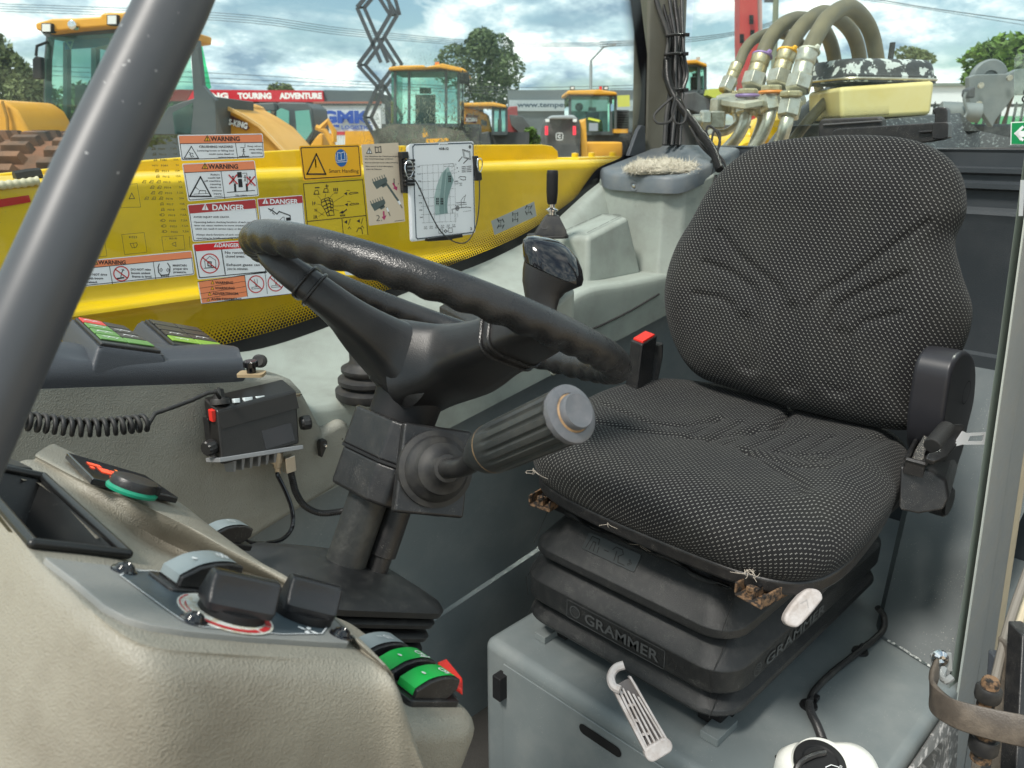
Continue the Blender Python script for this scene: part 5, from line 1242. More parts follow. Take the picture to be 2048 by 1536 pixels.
# ------------------------------------------------------------ grey tube of the door frame, close to the lens
a, b = PD(392, -120, .385), PD(-95, 960, .325)
pt = MB().tube([a, PD(350, 0, .38), PD(205, 300, .362), PD(105, 520, .348), PD(20, 705, .338), b], [.0162]*6, 32, sm=4)
tb_ = obj('grab_tube', pt, mat('satin_grey_paint', (.060, .064, .072), .42, coat=0, dirt=(14, .3, (.14, .14, .14), .5, .8), speck=(260, .90, (.5, .5, .5), .7)), base=PD(350, 0, .38), smooth=80)
tag(tb_, 'thick blurred grey tube crossing the left of the view diagonally', 'frame tube')
# ------------------------------------------------------------ stickers on the inside of the side window
VS = VW-.0075
SFr = Fr((0, VS, 0), (1, 0, 0), (0, 0, 1))
def q(x, y): p = PV(x, y, VS); return (p.x, p.z)
def A_(x, y): return q(150+x/4.267, 250+y/4.267)      # coordinates measured on an enlargement of the left group
def B_(x, y): return q(590+x/5.12, 270+y/5.12)        # the same for the right group
def inset(P, d):
    cx_ = sum(a for a, _ in P)/len(P); cz_ = sum(b for _, b in P)/len(P); out = []
    for a, b in P:
        out.append((a+(d if a < cx_ else -d), b+(d if b < cz_ else -d)))
    return out
def rounded(P, r):
    out = []; n = len(P)
    for i in range(n):
        p0, p1, p2 = V((*P[i-1], 0)), V((*P[i], 0)), V((*P[(i+1) % n], 0)); a = p1+(p0-p1).normalized()*r; b = p1+(p2-p1).normalized()*r
        for k in range(5): t = k/4; v = a*(1-t)**2+p1*2*t*(1-t)+b*t*t; out.append((v.x, v.y))
    return out
class Stk:
    def __init__(s, label, C_, fn, base=WHT, r=.003, th=.0004, cat='sticker', name='safety_sticker', border=None, bw=.001):
        s.fn = fn; s.P = [fn(*c) for c in C_]; s.L = {}
        lp = rounded(s.P, r); c = SFr(*s.P[0]); s.t = thing(name, label, cat, c)
        obj('backing', MB().prism(SFr, lp, 0, th), base, s.t, smooth=0)
        s.z = th+.0001
        if border:
            s.lay(border[0], lambda m: m.prism(SFr, rounded(inset(s.P, border[1]), r*.8), s.z-.0001, s.z+.0001)); s.z += .00025
            s.lay(border[2], lambda m: m.prism(SFr, rounded(inset(s.P, border[1]+bw), r*.7), s.z-.0002, s.z+.0001)); s.z += .00025
    def mb(s, m):
        if m.name not in s.L: s.L[m.name] = (MB(), m)
        return s.L[m.name][0]
    def lay(s, m, fn): fn(s.mb(m))
    def quad(s, m, *pts, dz=0.): s.mb(m).poly(SFr, [s.fn(*p) for p in pts], s.z+dz)
    def line(s, m, pts, w=.0008, dz=.0002): s.mb(m).strip(SFr, [s.fn(*p) for p in pts], w, s.z+dz)
    def txt(s, m, t, x0, y, x1, h, dz=.0003, off=.02, res=2):
        a = s.fn(x0, y); b = s.fn(x1, y); c = s.fn(x0, y-h)
        f = Fr(SFr(*a), SFr(*b)-SFr(*a), z=SFr.z); text(s.mb(m), f, t, 0, 0, c[1]-a[1], s.z+dz, width=sqrt((b[0]-a[0])**2+(b[1]-a[1])**2), res=res, off=off)
    def tri(s, x, y, w, h, fill, ink=INK, bang=None, lw=.0009, dz=.0002):
        P = [(x, y-h), (x-w/2, y), (x+w/2, y)]
        if fill: s.quad(fill, *P, dz=dz)
        if ink: s.line(ink, P+[P[0]], lw, dz+.0001)
        if bang: s.line(bang, [(x, y-h*.68), (x, y-h*.32)], lw*1.3, dz+.0002); s.line(bang, [(x, y-h*.18), (x, y-h*.12)], lw*1.3, dz+.0002)
    def ban(s, x, y, r, m=None, lw=.0016):
        m = m or RDS; c = s.fn(x, y); rr_ = abs(s.fn(x, y-r)[1]-c[1]); s.mb(m).ring(SFr.sh(c[0], c[1]), rr_, lw, s.z+.0004, 28); k = rr_*.7
        s.mb(m).strip(SFr, [(c[0]-k, c[1]+k), (c[0]+k, c[1]-k)], lw, s.z+.0004)
    def man(s, x, y, h, m=INK):        # small standing figure used in the pictograms
        c = s.fn(x, y-h*.85); s.mb(m).prism(SFr.sh(c[0], c[1]), circ(abs(s.fn(x, y-h*.13)[1]-s.fn(x, y)[1])*.9, 8), s.z+.0002, s.z+.0003)
        s.line(m, [(x, y-h*.7), (x, y-h*.35)], .0012); s.line(m, [(x-h*.2, y-h*.6), (x, y-h*.62), (x+h*.2, y-h*.5)], .0007); s.line(m, [(x-h*.15, y), (x, y-h*.35), (x+h*.15, y)], .0009)
    def done(s):
        for k, (mb, m) in s.L.items(): obj('print', mb, m, s.t, smooth=0, kind='stuff' if len(mb.f) > 60 else None)
DRD = mat('dark_red_sticker', (.42, .035, .04), .4); TAN = mat('tan_sticker', (.66, .55, .42), .45); LBK = mat('fine_print', (.05, .05, .055), .5); DGRN = mat('chart_green', (.20, .30, .29), .5); LGRN = mat('chart_pale_green', (.38, .50, .48), .5); MAG = mat('magenta_print', (.45, .04, .14), .5)
def head(s, m, P, t, x0, x1, y, h, tx, ink=INK, tri=YLS, tw=50, w2=.0009):
    s.quad(m, *P); s.tri(tx, y, tw, h*1.15, tri, ink if tri is YLS else None, ink if tri is YLS else DRD, w2); s.txt(ink, t, x0, y, x1, h, off=.03, res=3)
# 1 crushing hazard
s = Stk('warning sticker reading CRUSHING HAZARD with orange header, topmost of the window stickers', [(875, 85), (1600, 72), (1616, 280), (905, 306)], A_, border=(INK, .0015, WHT))
head(s, ORS, [(885, 93), (1592, 82), (1598, 146), (893, 158)], 'WARNING', 1155, 1405, 136, 40, 1126)
s.line(INK, [(893, 160), (1600, 148)], .0009); s.line(INK, [(1366, 152), (1386, 285)], .0009)
s.tri(990, 283, 120, 100, WHT, INK, None, .0012)
for x, y in ((975, 235), (995, 240), (985, 265), (1000, 262), (978, 250)): s.line(INK, [(x, y), (x+8, y+7)], .0014)
s.txt(LBK, 'CRUSHING HAZARD', 1056, 194, 1348, 19, off=.03)
s.txt(LBK, 'Lowering boom or falling load', 1040, 225, 1352, 15); s.txt(LBK, 'could cause death or', 1140, 254, 1356, 15); s.txt(LBK, 'serious injury.', 1218, 282, 1360, 15)
s.line(INK, [(1448, 160), (1448, 190), (1410, 192)], .0008); s.man(1436, 262, 65); s.line(INK, [(1398, 270), (1478, 267)], .0013)
s.txt(LBK, 'Keep others', 1470, 187, 1590, 14); s.txt(LBK, 'away while', 1484, 214, 1594, 14); s.txt(LBK, 'operating.', 1498, 242, 1596, 14); s.done()
# 2 no riders
s = Stk('warning sticker with red crossed out riders, second from the top', [(912, 330), (1532, 300), (1570, 606), (965, 652)], A_, border=(INK, .0015, WHT))
head(s, ORS, [(922, 338), (1526, 308), (1534, 376), (932, 405)], 'WARNING', 1135, 1390, 372, 40, 1106)
s.line(INK, [(932, 407), (1535, 379)], .0009); s.line(INK, [(1243, 393), (1275, 625)], .0009)
s.tri(1068, 608, 180, 165, WHT, INK, None, .0022); s.quad(INK, (1070, 500), (1092, 500), (1096, 565), (1072, 565)); s.line(INK, [(1055, 585), (1060, 560), (1110, 560), (1115, 585)], .0012); s.line(INK, [(1010, 545), (1030, 535), (1050, 550)], .0009); s.line(INK, [(1010, 590), (1140, 583)], .0008)
for i, (t, x0, x1) in enumerate((('Riders', 1155, 1232), ('could fall', 1130, 1236), ('off machine', 1100, 1240), ('causing', 1150, 1244), ('death or', 1148, 1246), ('serious', 1168, 1250), ('injury.', 1182, 1252))): s.txt(LBK, t, x0, 430+i*27, x1, 15)
s.quad(INK, (1380, 402), (1418, 400), (1424, 448), (1384, 450)); s.quad(INK, (1388, 460), (1422, 458), (1430, 530), (1394, 532)); s.line(INK, [(1425, 412), (1462, 410), (1470, 500)], .0008)
s.line(INK, [(1296, 575), (1530, 558)], .0011)
for x in (1362, 1462): s.quad(INK, (x-9, 500), (x+9, 499), (x+13, 566), (x-5, 568))
s.man(1345, 495, 65); s.man(1490, 510, 75); s.man(1448, 480, 55)
for x, y in ((1346, 465), (1498, 480)): s.line(RDS, [(x-34, y-36), (x+34, y+34)], .0022, .0006); s.line(RDS, [(x+30, y-38), (x-30, y+36)], .0022, .0006)
s.txt(LBK, 'No riders.', 1368, 606, 1472, 15); s.line(LBK, [(1188, 612), (1254, 606)], .0008); s.done()
# 3 danger, avoid injury
s = Stk('danger sticker AVOID INJURY AND DEATH with dark red header', [(958, 680), (1538, 630), (1580, 950), (1005, 998)], A_, border=(INK, .0012, WHT))
head(s, DRD, [(964, 686), (1534, 638), (1546, 710), (974, 756)], 'DANGER', 1170, 1445, 725, 48, 1108, WHT, WHT, 58)
s.txt(LBK, 'AVOID INJURY AND DEATH.', 1008, 792, 1316, 16)
for t, x0, x1, y, y2 in (('Operating before checking functions of each control', 1012, 1530, 835, 790), ('lever can cause machine to move unexpectedly', 1016, 1492, 863, 820), ('which can result in serious injury or death.', 1022, 1442, 892, 855), ('Always check functions of each control lever before', 1030, 1556, 942, 898), ('operating by briefly activating control levers.', 1034, 1500, 972, 930)):
    a = s.fn(x0, y); b = s.fn(x1, y2); s.txt(LBK, t, x0, y, x1, 15)
s.done()
# 4 small danger with arm
s = Stk('danger sticker with crushed arm picture, behind the wheel rim and right of the long one', [(1553, 628), (1940, 597), (1965, 860), (1585, 895)], A_, border=(INK, .0012, WHT))
head(s, DRD, [(1558, 634), (1936, 603), (1943, 664), (1566, 695)], 'DANGER', 1662, 1902, 672, 42, 1622, WHT, WHT, 52)
s.line(INK, [(1650, 715), (1690, 735), (1720, 760), (1740, 738), (1832, 772), (1836, 806)], .0018); s.line(INK, [(1690, 710), (1665, 735)], .0012); s.line(INK, [(1690, 735), (1682, 752), (1700, 762)], .001)
s.quad(INK, (1798, 790), (1834, 788), (1836, 815), (1800, 817)); s.line(INK, [(1745, 810), (1770, 786), (1782, 786), (1784, 808)], .0009); s.done()
# 5 danger engine
s = Stk('danger sticker about exhaust gases with bright red header and crossed engine', [(1000, 1016), (1590, 970), (1640, 1262), (1048, 1320)], A_, border=(INK, .002, WHT), bw=.0015)
RB = mat('bright_red_sticker', (.66, .01, .015), .4)
head(s, RB, [(1012, 1022), (1584, 978), (1592, 1038), (1030, 1078)], 'DANGER', 1224, 1398, 1041, 34, 1202, WHT, WHT, 40)
s.line(INK, [(1248, 1064), (1280, 1272)], .0016)
s.line(INK, [(1098, 1222), (1200, 1210)], .0009); s.line(INK, [(1104, 1160), (1148, 1120), (1196, 1152), (1200, 1215), (1112, 1222), (1104, 1160)], .0008); s.line(INK, [(1130, 1165), (1132, 1200), (1160, 1205), (1160, 1168), (1130, 1165)], .0016); s.ban(1148, 1181, 82, lw=.0018)
s.txt(LBK, 'No running engine in', 1276, 1098, 1600, 22); s.txt(LBK, 'closed areas.', 1282, 1130, 1445, 22); s.txt(LBK, 'Exhaust gases can kill', 1290, 1202, 1630, 22); s.txt(LBK, 'you in minutes.', 1296, 1236, 1475, 22); s.done()
# 6 four languages
s = Stk('orange sticker with WARNING in four languages and two prohibition pictures', [(1046, 1336), (1790, 1225), (1850, 1440), (1078, 1528)], A_, base=WHT, r=.002)
OR2 = ORS
s.quad(ORS, (1054, 1340), (1444, 1283), (1470, 1462), (1084, 1520))
s.line(INK, [(1046, 1338), (1446, 1282)], .0011); s.line(INK, [(1078, 1526), (1850, 1440)], .0011); s.line(INK, [(1446, 1282), (1472, 1464)], .0009)
for i, (t, x0, x1) in enumerate((('WARNING', 1194, 1348), ('WARNUNG', 1192, 1360), ('ADVERTENCIA', 1170, 1394), ('AVERTISSEMENT', 1158, 1420))):
    y = 1355+i*49; s.txt(INK, t, x0, y-i*2, x1, 22, off=.03); s.tri(x0-22, y, 26, 28, YLS, INK, None, .0006)
    if i: s.line(INK, [(1050+i*8, 1340+i*46+8), (1446+i*6, 1283+i*45+4)], .0006)
s.line(INK, [(1620, 1255), (1640, 1440)], .0008)
for x, y in ((1543, 1358), (1712, 1345)):
    s.line(INK, [(x-35, y+42), (x+35, y+35), (x+33, y+20), (x-35, y+27), (x-35, y+42)], .0008); s.line(INK, [(x, y+20), (x-8, y-15), (x-14, y-40)], .0008); s.line(INK, [(x+2, y+18), (x+12, y-20), (x+8, y-45)], .0008); s.ban(x, y, 72, lw=.0018)
s.done()
# 7 long warning at the bottom left
s = Stk('long warning sticker with tyre pressure picture at the bottom left of the window', [(-330, 1195), (996, 1072), (1020, 1278), (-300, 1420)], A_, border=(INK, .0012, WHT))
head(s, ORS, [(-322, 1202), (990, 1080), (996, 1132), (-318, 1262)], 'WARNING', 195, 430, 1188, 36, 168)
s.line(INK, [(-318, 1262), (998, 1134)], .0009)
for a, b in (((292, 1206), (318, 1356)), ((665, 1168), (686, 1312)), ((-70, 1240), (-50, 1392))): s.line(INK, [a, b], .0009)
for i, (t, x0, x1) in enumerate((('DO NOT drive', 95, 272), ('with boom', 98, 238), ('raised.', 100, 190))): s.txt(LBK, t, x0, 1284+i*32, x1, 19, off=.03)
for i, (t, x0, x1) in enumerate((('DO NOT raise', 474, 645), ('boom unless', 478, 640), ('frame is level.', 484, 656))): s.txt(LBK, t, x0, 1241+i*30, x1, 19, off=.03)
for i, (t, x0, x1) in enumerate((('MAINTAIN', 832, 950), ('proper tire', 836, 960), ('pressure.', 838, 948))): s.txt(LBK, t, x0, 1206+i*28, x1, 18, off=.03)
for x, y in ((393, 1268), (20, 1305)):
    s.line(INK, [(x-34, y+42), (x+18, y+34)], .0022); s.line(INK, [(x-4, y+26), (x+4, y-10), (x+16, y-36)], .0012); s.line(INK, [(x+4, y-34), (x+24, y-28)], .0009); s.ban(x, y, 62, lw=.0017)
s.line(INK, [(716, 1186), (706, 1216), (712, 1256), (730, 1280)], .0014); s.line(INK, [(788, 1180), (808, 1210), (806, 1250), (796, 1275)], .0014); s.line(INK, [(730, 1282), (798, 1276)], .0016)
for k in range(5): s.line(INK, [(735+k*14, 1282), (736+k*14, 1294)], .0012)
for x in (732, 790): s.line(INK, [(x-12, 1238), (x, 1222), (x+12, 1236), (x, 1250), (x-12, 1238)], .0008)
s.done()
# 8 amber smart handling
s = Stk('amber sticker reading Smart Handling with blue book symbol', [(40, 112), (660, 95), (686, 432), (84, 470)], B_, base=YLS, border=(INK, .0022, YLS), bw=.0017)
s.tri(215, 400, 190, 205, YLS, INK, None, .0026); s.line(INK, [(206, 255), (210, 325)], .0026); s.quad(INK, (202, 346), (222, 344), (222, 364), (204, 366))
c = s.fn(470, 235); s.mb(BLS).prism(SFr.sh(c[0], c[1]), [(a*.84, b) for a, b in circ(abs(s.fn(470, 325)[1]-c[1]), 32)], s.z, s.z+.0002)
PW = PRW
s.line(PW, [(412, 200), (418, 278), (528, 272), (522, 190)], .0010, .0005); s.line(PW, [(430, 180), (434, 262), (470, 258), (508, 252), (502, 170), (466, 185), (430, 180)], .0010, .0005); s.line(PW, [(466, 185), (470, 258)], .0010, .0005)
s.txt(INK, 'Smart Handling', 345, 385, 648, 40, off=0, res=3); s.done()
# 9 joystick function chart printed on clear film
CLR = YEL
s = Stk('black line chart of the joystick functions printed on clear film below the amber sticker', [(84, 500), (690, 458), (745, 1020), (140, 1060)], B_, base=mat('clear_film_yellow', (.62, .45, .03), .25), r=.001)
s.line(INK, [(84, 500), (690, 458), (745, 1020)], .0014); s.line(INK, [(84, 500), (140, 1060)], .0014); s.line(INK, [(130, 885), (720, 825)], .0013); s.line(INK, [(478, 850), (495, 1040)], .0013)
s.line(INK, [(268, 668), (290, 655), (340, 640), (378, 660), (388, 700), (388, 760), (400, 820), (330, 828), (300, 760), (266, 710), (268, 668)], .0012)
for pts in ([(270, 690), (330, 665), (380, 680)], [(285, 730), (345, 700), (385, 715)], [(300, 760), (350, 735), (386, 745)], [(318, 800), (360, 770), (392, 780)], [(300, 660), (320, 700), (335, 760), (350, 820)], [(345, 645), (362, 700), (368, 765)]): s.line(INK, pts, .0016)
for pts in ([(234, 625), (268, 665)], [(312, 605), (306, 640)], [(390, 602), (356, 640)], [(500, 620), (392, 688)], [(500, 724), (392, 728)], [(446, 775), (396, 762)], [(222, 705), (262, 716)], [(232, 785), (296, 826)], [(240, 835), (300, 790)]): s.line(INK, pts, .0006)
s.txt(INK, 'III', 392, 575, 438, 34); s.line(INK, [(400, 594), (432, 592)], .0014); s.line(INK, [(206, 540), (244, 538)], .0018); s.line(INK, [(322, 508), (325, 538)], .0014); s.line(INK, [(308, 523), (340, 521)], .0014)
for x, y in ((222, 585), (318, 565)): s.line(INK, [(x-28, y+16), (x-18, y-14), (x+8, y-20), (x+20, y), (x+14, y+22), (x-28, y+16)], .0011); s.line(INK, [(x-32, y+24), (x+32, y+20)], .0009)
s.txt(INK, 'F', 192, 716, 210, 34); s.line(INK, [(178, 716), (178, 682)], .0012); s.txt(INK, 'N', 200, 784, 224, 32); s.txt(INK, 'R', 206, 855, 230, 34); s.line(INK, [(193, 858), (193, 822)], .0012)
for x, y in ((498, 600), (506, 712)): s.quad(INK, (x, y), (x+34, y-18), (x+34, y+18)); s.line(INK, [(x+50, y+4), (x+70, y-12), (x+140, y-14), (x+146, y-6), (x+70, y+6), (x+50, y+4)], .001); s.line(INK, [(x+30, y-32), (x+58, y-34)], .0009)
s.line(INK, [(525, 764), (480, 800)], .0022); s.quad(INK, (448, 802), (486, 772), (500, 802)); s.line(INK, [(462, 830), (464, 820), (508, 816), (508, 826), (470, 830)], .0012)
for x, y in ((520, 890), (650, 880)): s.quad(INK, (x-22, y), (x+14, y-20), (x+12, y+20)); s.line(INK, [(x+26, y+26), (x+44, y-30)], .0012); s.line(INK, [(x+20, y+70), (x+36, y+50), (x+50, y+72)], .001)
s.line(INK, [(630, 990), (650, 950), (680, 960), (690, 1010)], .0014); s.done()
# 10 tan sticker
s = Stk('tan sticker with two telescopic boom drawings numbered 1 and 2', [(678, 98), (1056, 78), (1128, 885), (758, 928)], B_, base=TAN, r=.0015)
s.tri(758, 188, 54, 58, WHT, LBK, LBK, .0012); s.line(LBK, [(818, 122), (824, 182), (852, 176), (880, 178), (876, 118), (848, 126), (818, 122)], .0016); s.line(LBK, [(848, 126), (852, 176)], .0014)
for t, x0, x1, y in (('Vor Abnahme des Teleskopauslegers', 712, 1056, 228), ('den Teleskopausleger einfahren', 714, 1000, 254), ('Retract telescopic boom before lowering', 716, 1050, 292), ('Faire rentrer le bras telescopique', 722, 1000, 330), ('avant de l\'abaisser', 726, 886, 360)): s.txt(LBK, t, x0, y-4, x1, 13)
GD = mat('drawing_grey_green', (.09, .115, .11), .5)
for x, y in ((870, 480), (850, 705)):
    s.quad(GD, (x-78, y+4), (x+62, y-48), (x+76, y-10), (x+60, y+18), (x-36, y+75)); s.quad(GD, (x+10, y+40), (x+60, y+8), (x+72, y+34), (x+30, y+60))
    for k in range(6): s.line(GD, [(x-70+k*24, y-2-k*9), (x-80+k*24, y-26-k*9)], .0016)
s.line(GD, [(936, 500), (1060, 680)], .0042); s.line(LBK, [(1060, 680), (1095, 745)], .0016); s.line(LBK, [(935, 745), (972, 825)], .0016); s.quad(WHT, (1045, 680), (1068, 668), (1085, 705), (1066, 716), dz=.0004); s.quad(WHT, (930, 750), (945, 742), (962, 780), (948, 788), dz=.0004)
s.txt(LBK, '1.', 1008, 505, 1062, 66, off=-.01, res=3); s.txt(LBK, '2.', 828, 880, 888, 64, off=-.01, res=3)
for x, y, dx_, dy_ in ((1005, 500, 32, 58), (906, 790, 6, 70)): s.line(MAG, [(x, y), (x+dx_*.6, y+dy_*.6)], .0038); s.quad(MAG, (x+dx_*.5-22, y+dy_*.62+6), (x+dx_*.5+26, y+dy_*.5-4), (x+dx_*1.15, y+dy_*1.2))
s.line(LBK, [(1020, 882), (1112, 870)], .001); s.done()
# 11 fuse list on clear film
s = Stk('clear film with the fuse list F080 to F022 printed in small black letters', [(-60, 104), (864, 80), (1008, 1060), (40, 1180)], A_, base=mat('clear_film', (.60, .43, .03), .25), r=.001, th=.0002) if False else None
FP = MB(); fz = SFr
class _F: pass
fpt = thing('fuse_list', 'fuse list F080 to F022 printed in fine black letters on the clear window', 'printed list', SFr(*A_(700, 600)))
def ft(t, x0, y, x1, h):
    a = A_(x0, y); b = A_(x1, y); c = A_(x0, y-h); f = Fr(SFr(*a), SFr(*b)-SFr(*a), z=SFr.z); text(FP, f, t, 0, 0, c[1]-a[1], .0001, width=sqrt((b[0]-a[0])**2+(b[1]-a[1])**2), res=2, off=.015)
def fl_(pts, w_=.0007): FP.strip(SFr, [A_(*p) for p in pts], w_, .0001)
names = [('F007', '5A'), ('F008', '5A'), ('F009', '7,5A'), ('F010', '5A'), ('F080', '20A'), ('F081', '5A'), ('F011', '10A'), ('F012', '15A'), ('F013', '5A'), ('F014', '5A'), ('F015', '7,5A'), ('F016', '20A'), ('F017', '10A'), ('F018', '10A'), ('F019', '7,5A'), ('F020', '7,5A'), ('F021', '7,5A'), ('F022', '7,5A')]
for i, (a, b) in enumerate(names):
    y = 118+i*47.2; x = 700+i*7
    ft(a, x, y, x+58, 17); ft('-', x+85, y-4, x+94, 4); w_ = 24+8*len(b) if False else 14*len(b); ft(b, x+155-w_, y-4, x+155, 17)
    if i in (2, 3, 4, 6, 7, 12, 13): fl_([(x-56, y), (x-50, y-20), (x-34, y-22), (x-28, y-2), (x-56, y)]); fl_([(x-50, y-8), (x-30, y-10)])
    if i in (14, 15, 16, 17): fl_([(x-62, y-2), (x-62, y-22), (x-44, y-22), (x-34, y-12), (x-44, y-2), (x-62, y-2)]); [fl_([(x-76, y-4-6*k), (x-64, y-5-6*k)], .0006) for k in range(3)]
    if i == 5: ft('WJCU', x-80, y-2, x-26, 15)
    if i in (8, 9, 10, 11): 
        for k in range(3 if i in (8, 11) else 2): fl_([(x-60-62*k, y-2), (x-44-62*k, y-24), (x-26-62*k, y-22), (x-30-62*k, y), (x-60-62*k, y-2)]); fl_([(x-52-62*k, y-10), (x-36-62*k, y-12)])
for P in ([(370, 515), (530, 500), (560, 700), (390, 705)], [(398, 935), (590, 918), (614, 1085), (424, 1106)], [(740, 955), (925, 942), (938, 1060), (756, 1076)], [(180, 1005), (255, 998), (272, 1118), (180, 1126)]): fl_(P+[P[0]], .0006)
fl_([(975, 950), (982, 1050)], .0006); ft('K023', 462, 966, 530, 20); ft('B018', 806, 976, 868, 17)
fl_([(470, 1012), (525, 1005), (532, 1022), (520, 1044), (488, 1048), (470, 1012)], .0009); fl_([(496, 1012), (510, 1052)], .0007); fl_([(828, 1012), (858, 1000), (862, 1036), (830, 1022)], .0009); fl_([(462, 630), (508, 628), (484, 580), (462, 630)], .0011)
fl_([(-10, 84), (862, 82), (868, 170)], .0006)
obj('fine_print', FP, mat('film_print', (.10, .085, .03), .5), fpt, smooth=0, kind='stuff')
# 12 grey strip with three steering mode symbols
s = Stk('grey strip with three four wheel steering symbols near the lower window edge', [(0, 0)]*4, q, r=.0001) if False else None
gs_ = Stk('grey strip with three steering mode symbols beside the small lever', [(982, 442), (1068, 403), (1073, 432), (989, 470)], q, base=mat('grey_strip', (.30, .32, .31), .5), r=.0008, name='symbol_strip')
for x, y, sk in ((1001, 447, 1), (1030, 434, 0), (1057, 420, -1)):
    for dy_ in (-6, 6):
        for dx_ in (-5, 5): gs_.line(INK, [(x+dx_-sk*1.5*(1 if dy_ < 0 else -1), y+dy_-3), (x+dx_+sk*1.5*(1 if dy_ < 0 else -1), y+dy_+3)], .0022)
        gs_.line(INK, [(x-5, y+dy_), (x+5, y+dy_-1.5)], .0010)
    gs_.line(INK, [(x, y-6), (x, y+6)], .0012)
gs_.done()
# 13 small corner of a sticker seen through the wheel
s = Stk('small corner of a white and orange sticker seen through the steering wheel', [(500, 1385), (700, 1370), (700, 1440), (520, 1432)], B_, r=.001); s.quad(ORS, (520, 1392), (700, 1376), (700, 1402), (570, 1405)); s.done()
# load chart booklet on its holder
VBK = VW-.02
def qb(x, y): p = PV(590+x/5.12, 270+y/5.12, VBK); return (p.x, p.z)
ch = thing('load_chart', 'white load chart booklet in a black window holder with a green lifting diagram', 'booklet', (qb(1200, 1060)[0], VBK, qb(1200, 1060)[1]))
bfr = Fr((0, VBK, 0), (1, 0, 0), (0, 0, 1)); cor = [qb(1165, 90), qb(1828, 62), qb(1848, 1000), qb(1205, 1078)]
for k in range(4):
    o_ = -.0009*k; obj('page', MB().prism(bfr, rounded([(a-.0014*k, b-.001*k) for a, b in cor], .006), o_-.0008, o_), WHT, ch, smooth=0)
s = Stk.__new__(Stk); s.fn = qb; s.L = {}; s.z = .0002; s.t = ch; s.P = cor
_S = SFr; SFr = bfr
NAVY = mat('navy_print', (.03, .06, .09), .5)
fr_ = [(1200, 100), (1812, 78), (1838, 990), (1240, 1062)]
s.line(NAVY, [(1210, 118), (1222, 100), (1468, 92)], .0022); s.line(NAVY, [(1568, 90), (1805, 82), (1822, 100), (1838, 980), (1825, 996), (1255, 1064), (1240, 1050), (1205, 118)], .0022)
s.txt(LBK, 'MACHINE', 1482, 100, 1560, 9); s.txt(INK, '418-12', 1472, 152, 1572, 26, off=.04)
for i in range(7): x = 1300+i*55; s.line(LBK, [(x, 312-i*3), (x+18, 905-i*4)], .0004)
for j in range(8): y = 312+j*84; s.line(LBK, [(1270+j*4, y), (1620+j*4, y-18)], .0004)
s.quad(LGRN, (1566, 325), (1625, 460), (1570, 620), (1552, 720), (1565, 800), (1435, 822), (1425, 640), (1450, 520), (1500, 390), dz=.0002)
s.quad(DGRN, (1548, 345), (1520, 640), (1530, 806), (1478, 812), (1484, 620), (1510, 400), dz=.0004); s.quad(DGRN, (1552, 385), (1592, 378), (1622, 462), (1600, 520), (1566, 640), (1556, 720), (1562, 800), (1534, 805), (1532, 620), (1544, 470), dz=.0004)
for x, y in ((1582, 450), (1456, 680), (1502, 680)):
    for a in range(2):
        for b in range(3): s.quad(INK, (x-14+a*16, y-34+b*24), (x-2+a*16, y-35+b*24), (x-2+a*16, y-17+b*24), (x-14+a*16, y-16+b*24), dz=.0006)
for i in range(8): s.txt(LBK, str(12-i*1)+'0', 1248-0+i*4, 330+i*74, 1280+i*4, 12)
for i in range(6): s.txt(LBK, '%d,0' % (6-i), 1320+i*58, 945-i*4, 1350+i*58, 12); s.txt(LBK, '(0)', 1318+i*58, 962-i*4, 1352+i*58, 10)
s.line(LBK, [(1520, 300), (1620, 292), (1622, 320), (1525, 322)], .0006)
for i, t in enumerate('CBA'): s.txt(INK, t, 1640+i*14, 308+i*36, 1652+i*14, 15); s.line(LBK, [(1600-i*6, 340+i*30), (1632+i*14, 312+i*36)], .0004)
s.line(INK, [(1715, 148), (1790, 170), (1796, 250), (1728, 232), (1715, 148)], .0012); s.line(INK, [(1728, 160), (1782, 180), (1786, 240), (1738, 224), (1728, 160)], .0007); s.line(INK, [(1710, 225), (1675, 268)], .0018); s.line(INK, [(1770, 245), (1725, 290)], .0018)
for k in range(4): s.line(LBK, [(1708, 325+k*18), (1745, 322+k*18)], .0013); s.line(LBK, [(1758, 322+k*18), (1802, 318+k*18)], .0013)
s.line(INK, [(1630, 475), (1668, 468)], .0008); s.line(INK, [(1675, 440), (1690, 425), (1745, 428), (1745, 458), (1720, 462), (1690, 450)], .0012); s.line(INK, [(1636, 480), (1668, 478), (1668, 500), (1636, 502), (1636, 480)], .0008); s.txt(LBK, '10,0', 1680, 500, 1710, 12); s.txt(LBK, '(0)', 1684, 518, 1708, 10)
c = qb(1662, 750); s.mb(INK).ring(bfr.sh(c[0], c[1]), .0042, .0014, .0005, 18); s.mb(INK).ring(bfr.sh(c[0], c[1]), .0018, .0010, .0005, 12)
s.line(INK, [(1612, 800), (1606, 760), (1690, 745), (1752, 738), (1800, 742)], .0012); s.line(INK, [(1650, 695), (1750, 690)], .0011); s.line(INK, [(1640, 720), (1755, 708)], .0009); s.line(INK, [(1705, 740), (1700, 670), (1720, 640), (1750, 615)], .0009); s.line(INK, [(1745, 612), (1725, 700)], .0009); s.line(INK, [(1720, 785), (1800, 775)], .0006)
s.line(INK, [(1635, 810), (1640, 895)], .0006); s.line(INK, [(1662, 805), (1668, 840)], .0006); s.txt(INK, '2', 1792, 972, 1812, 26); s.line(INK, [(1568, 955), (1608, 950), (1612, 996), (1574, 1000), (1568, 955)], .0009); s.line(INK, [(1470, 966), (1510, 962), (1512, 1004), (1472, 1006), (1470, 966)], .0009); s.line(INK, [(1524, 984), (1542, 970), (1560, 984), (1542, 998), (1524, 984)], .0014)
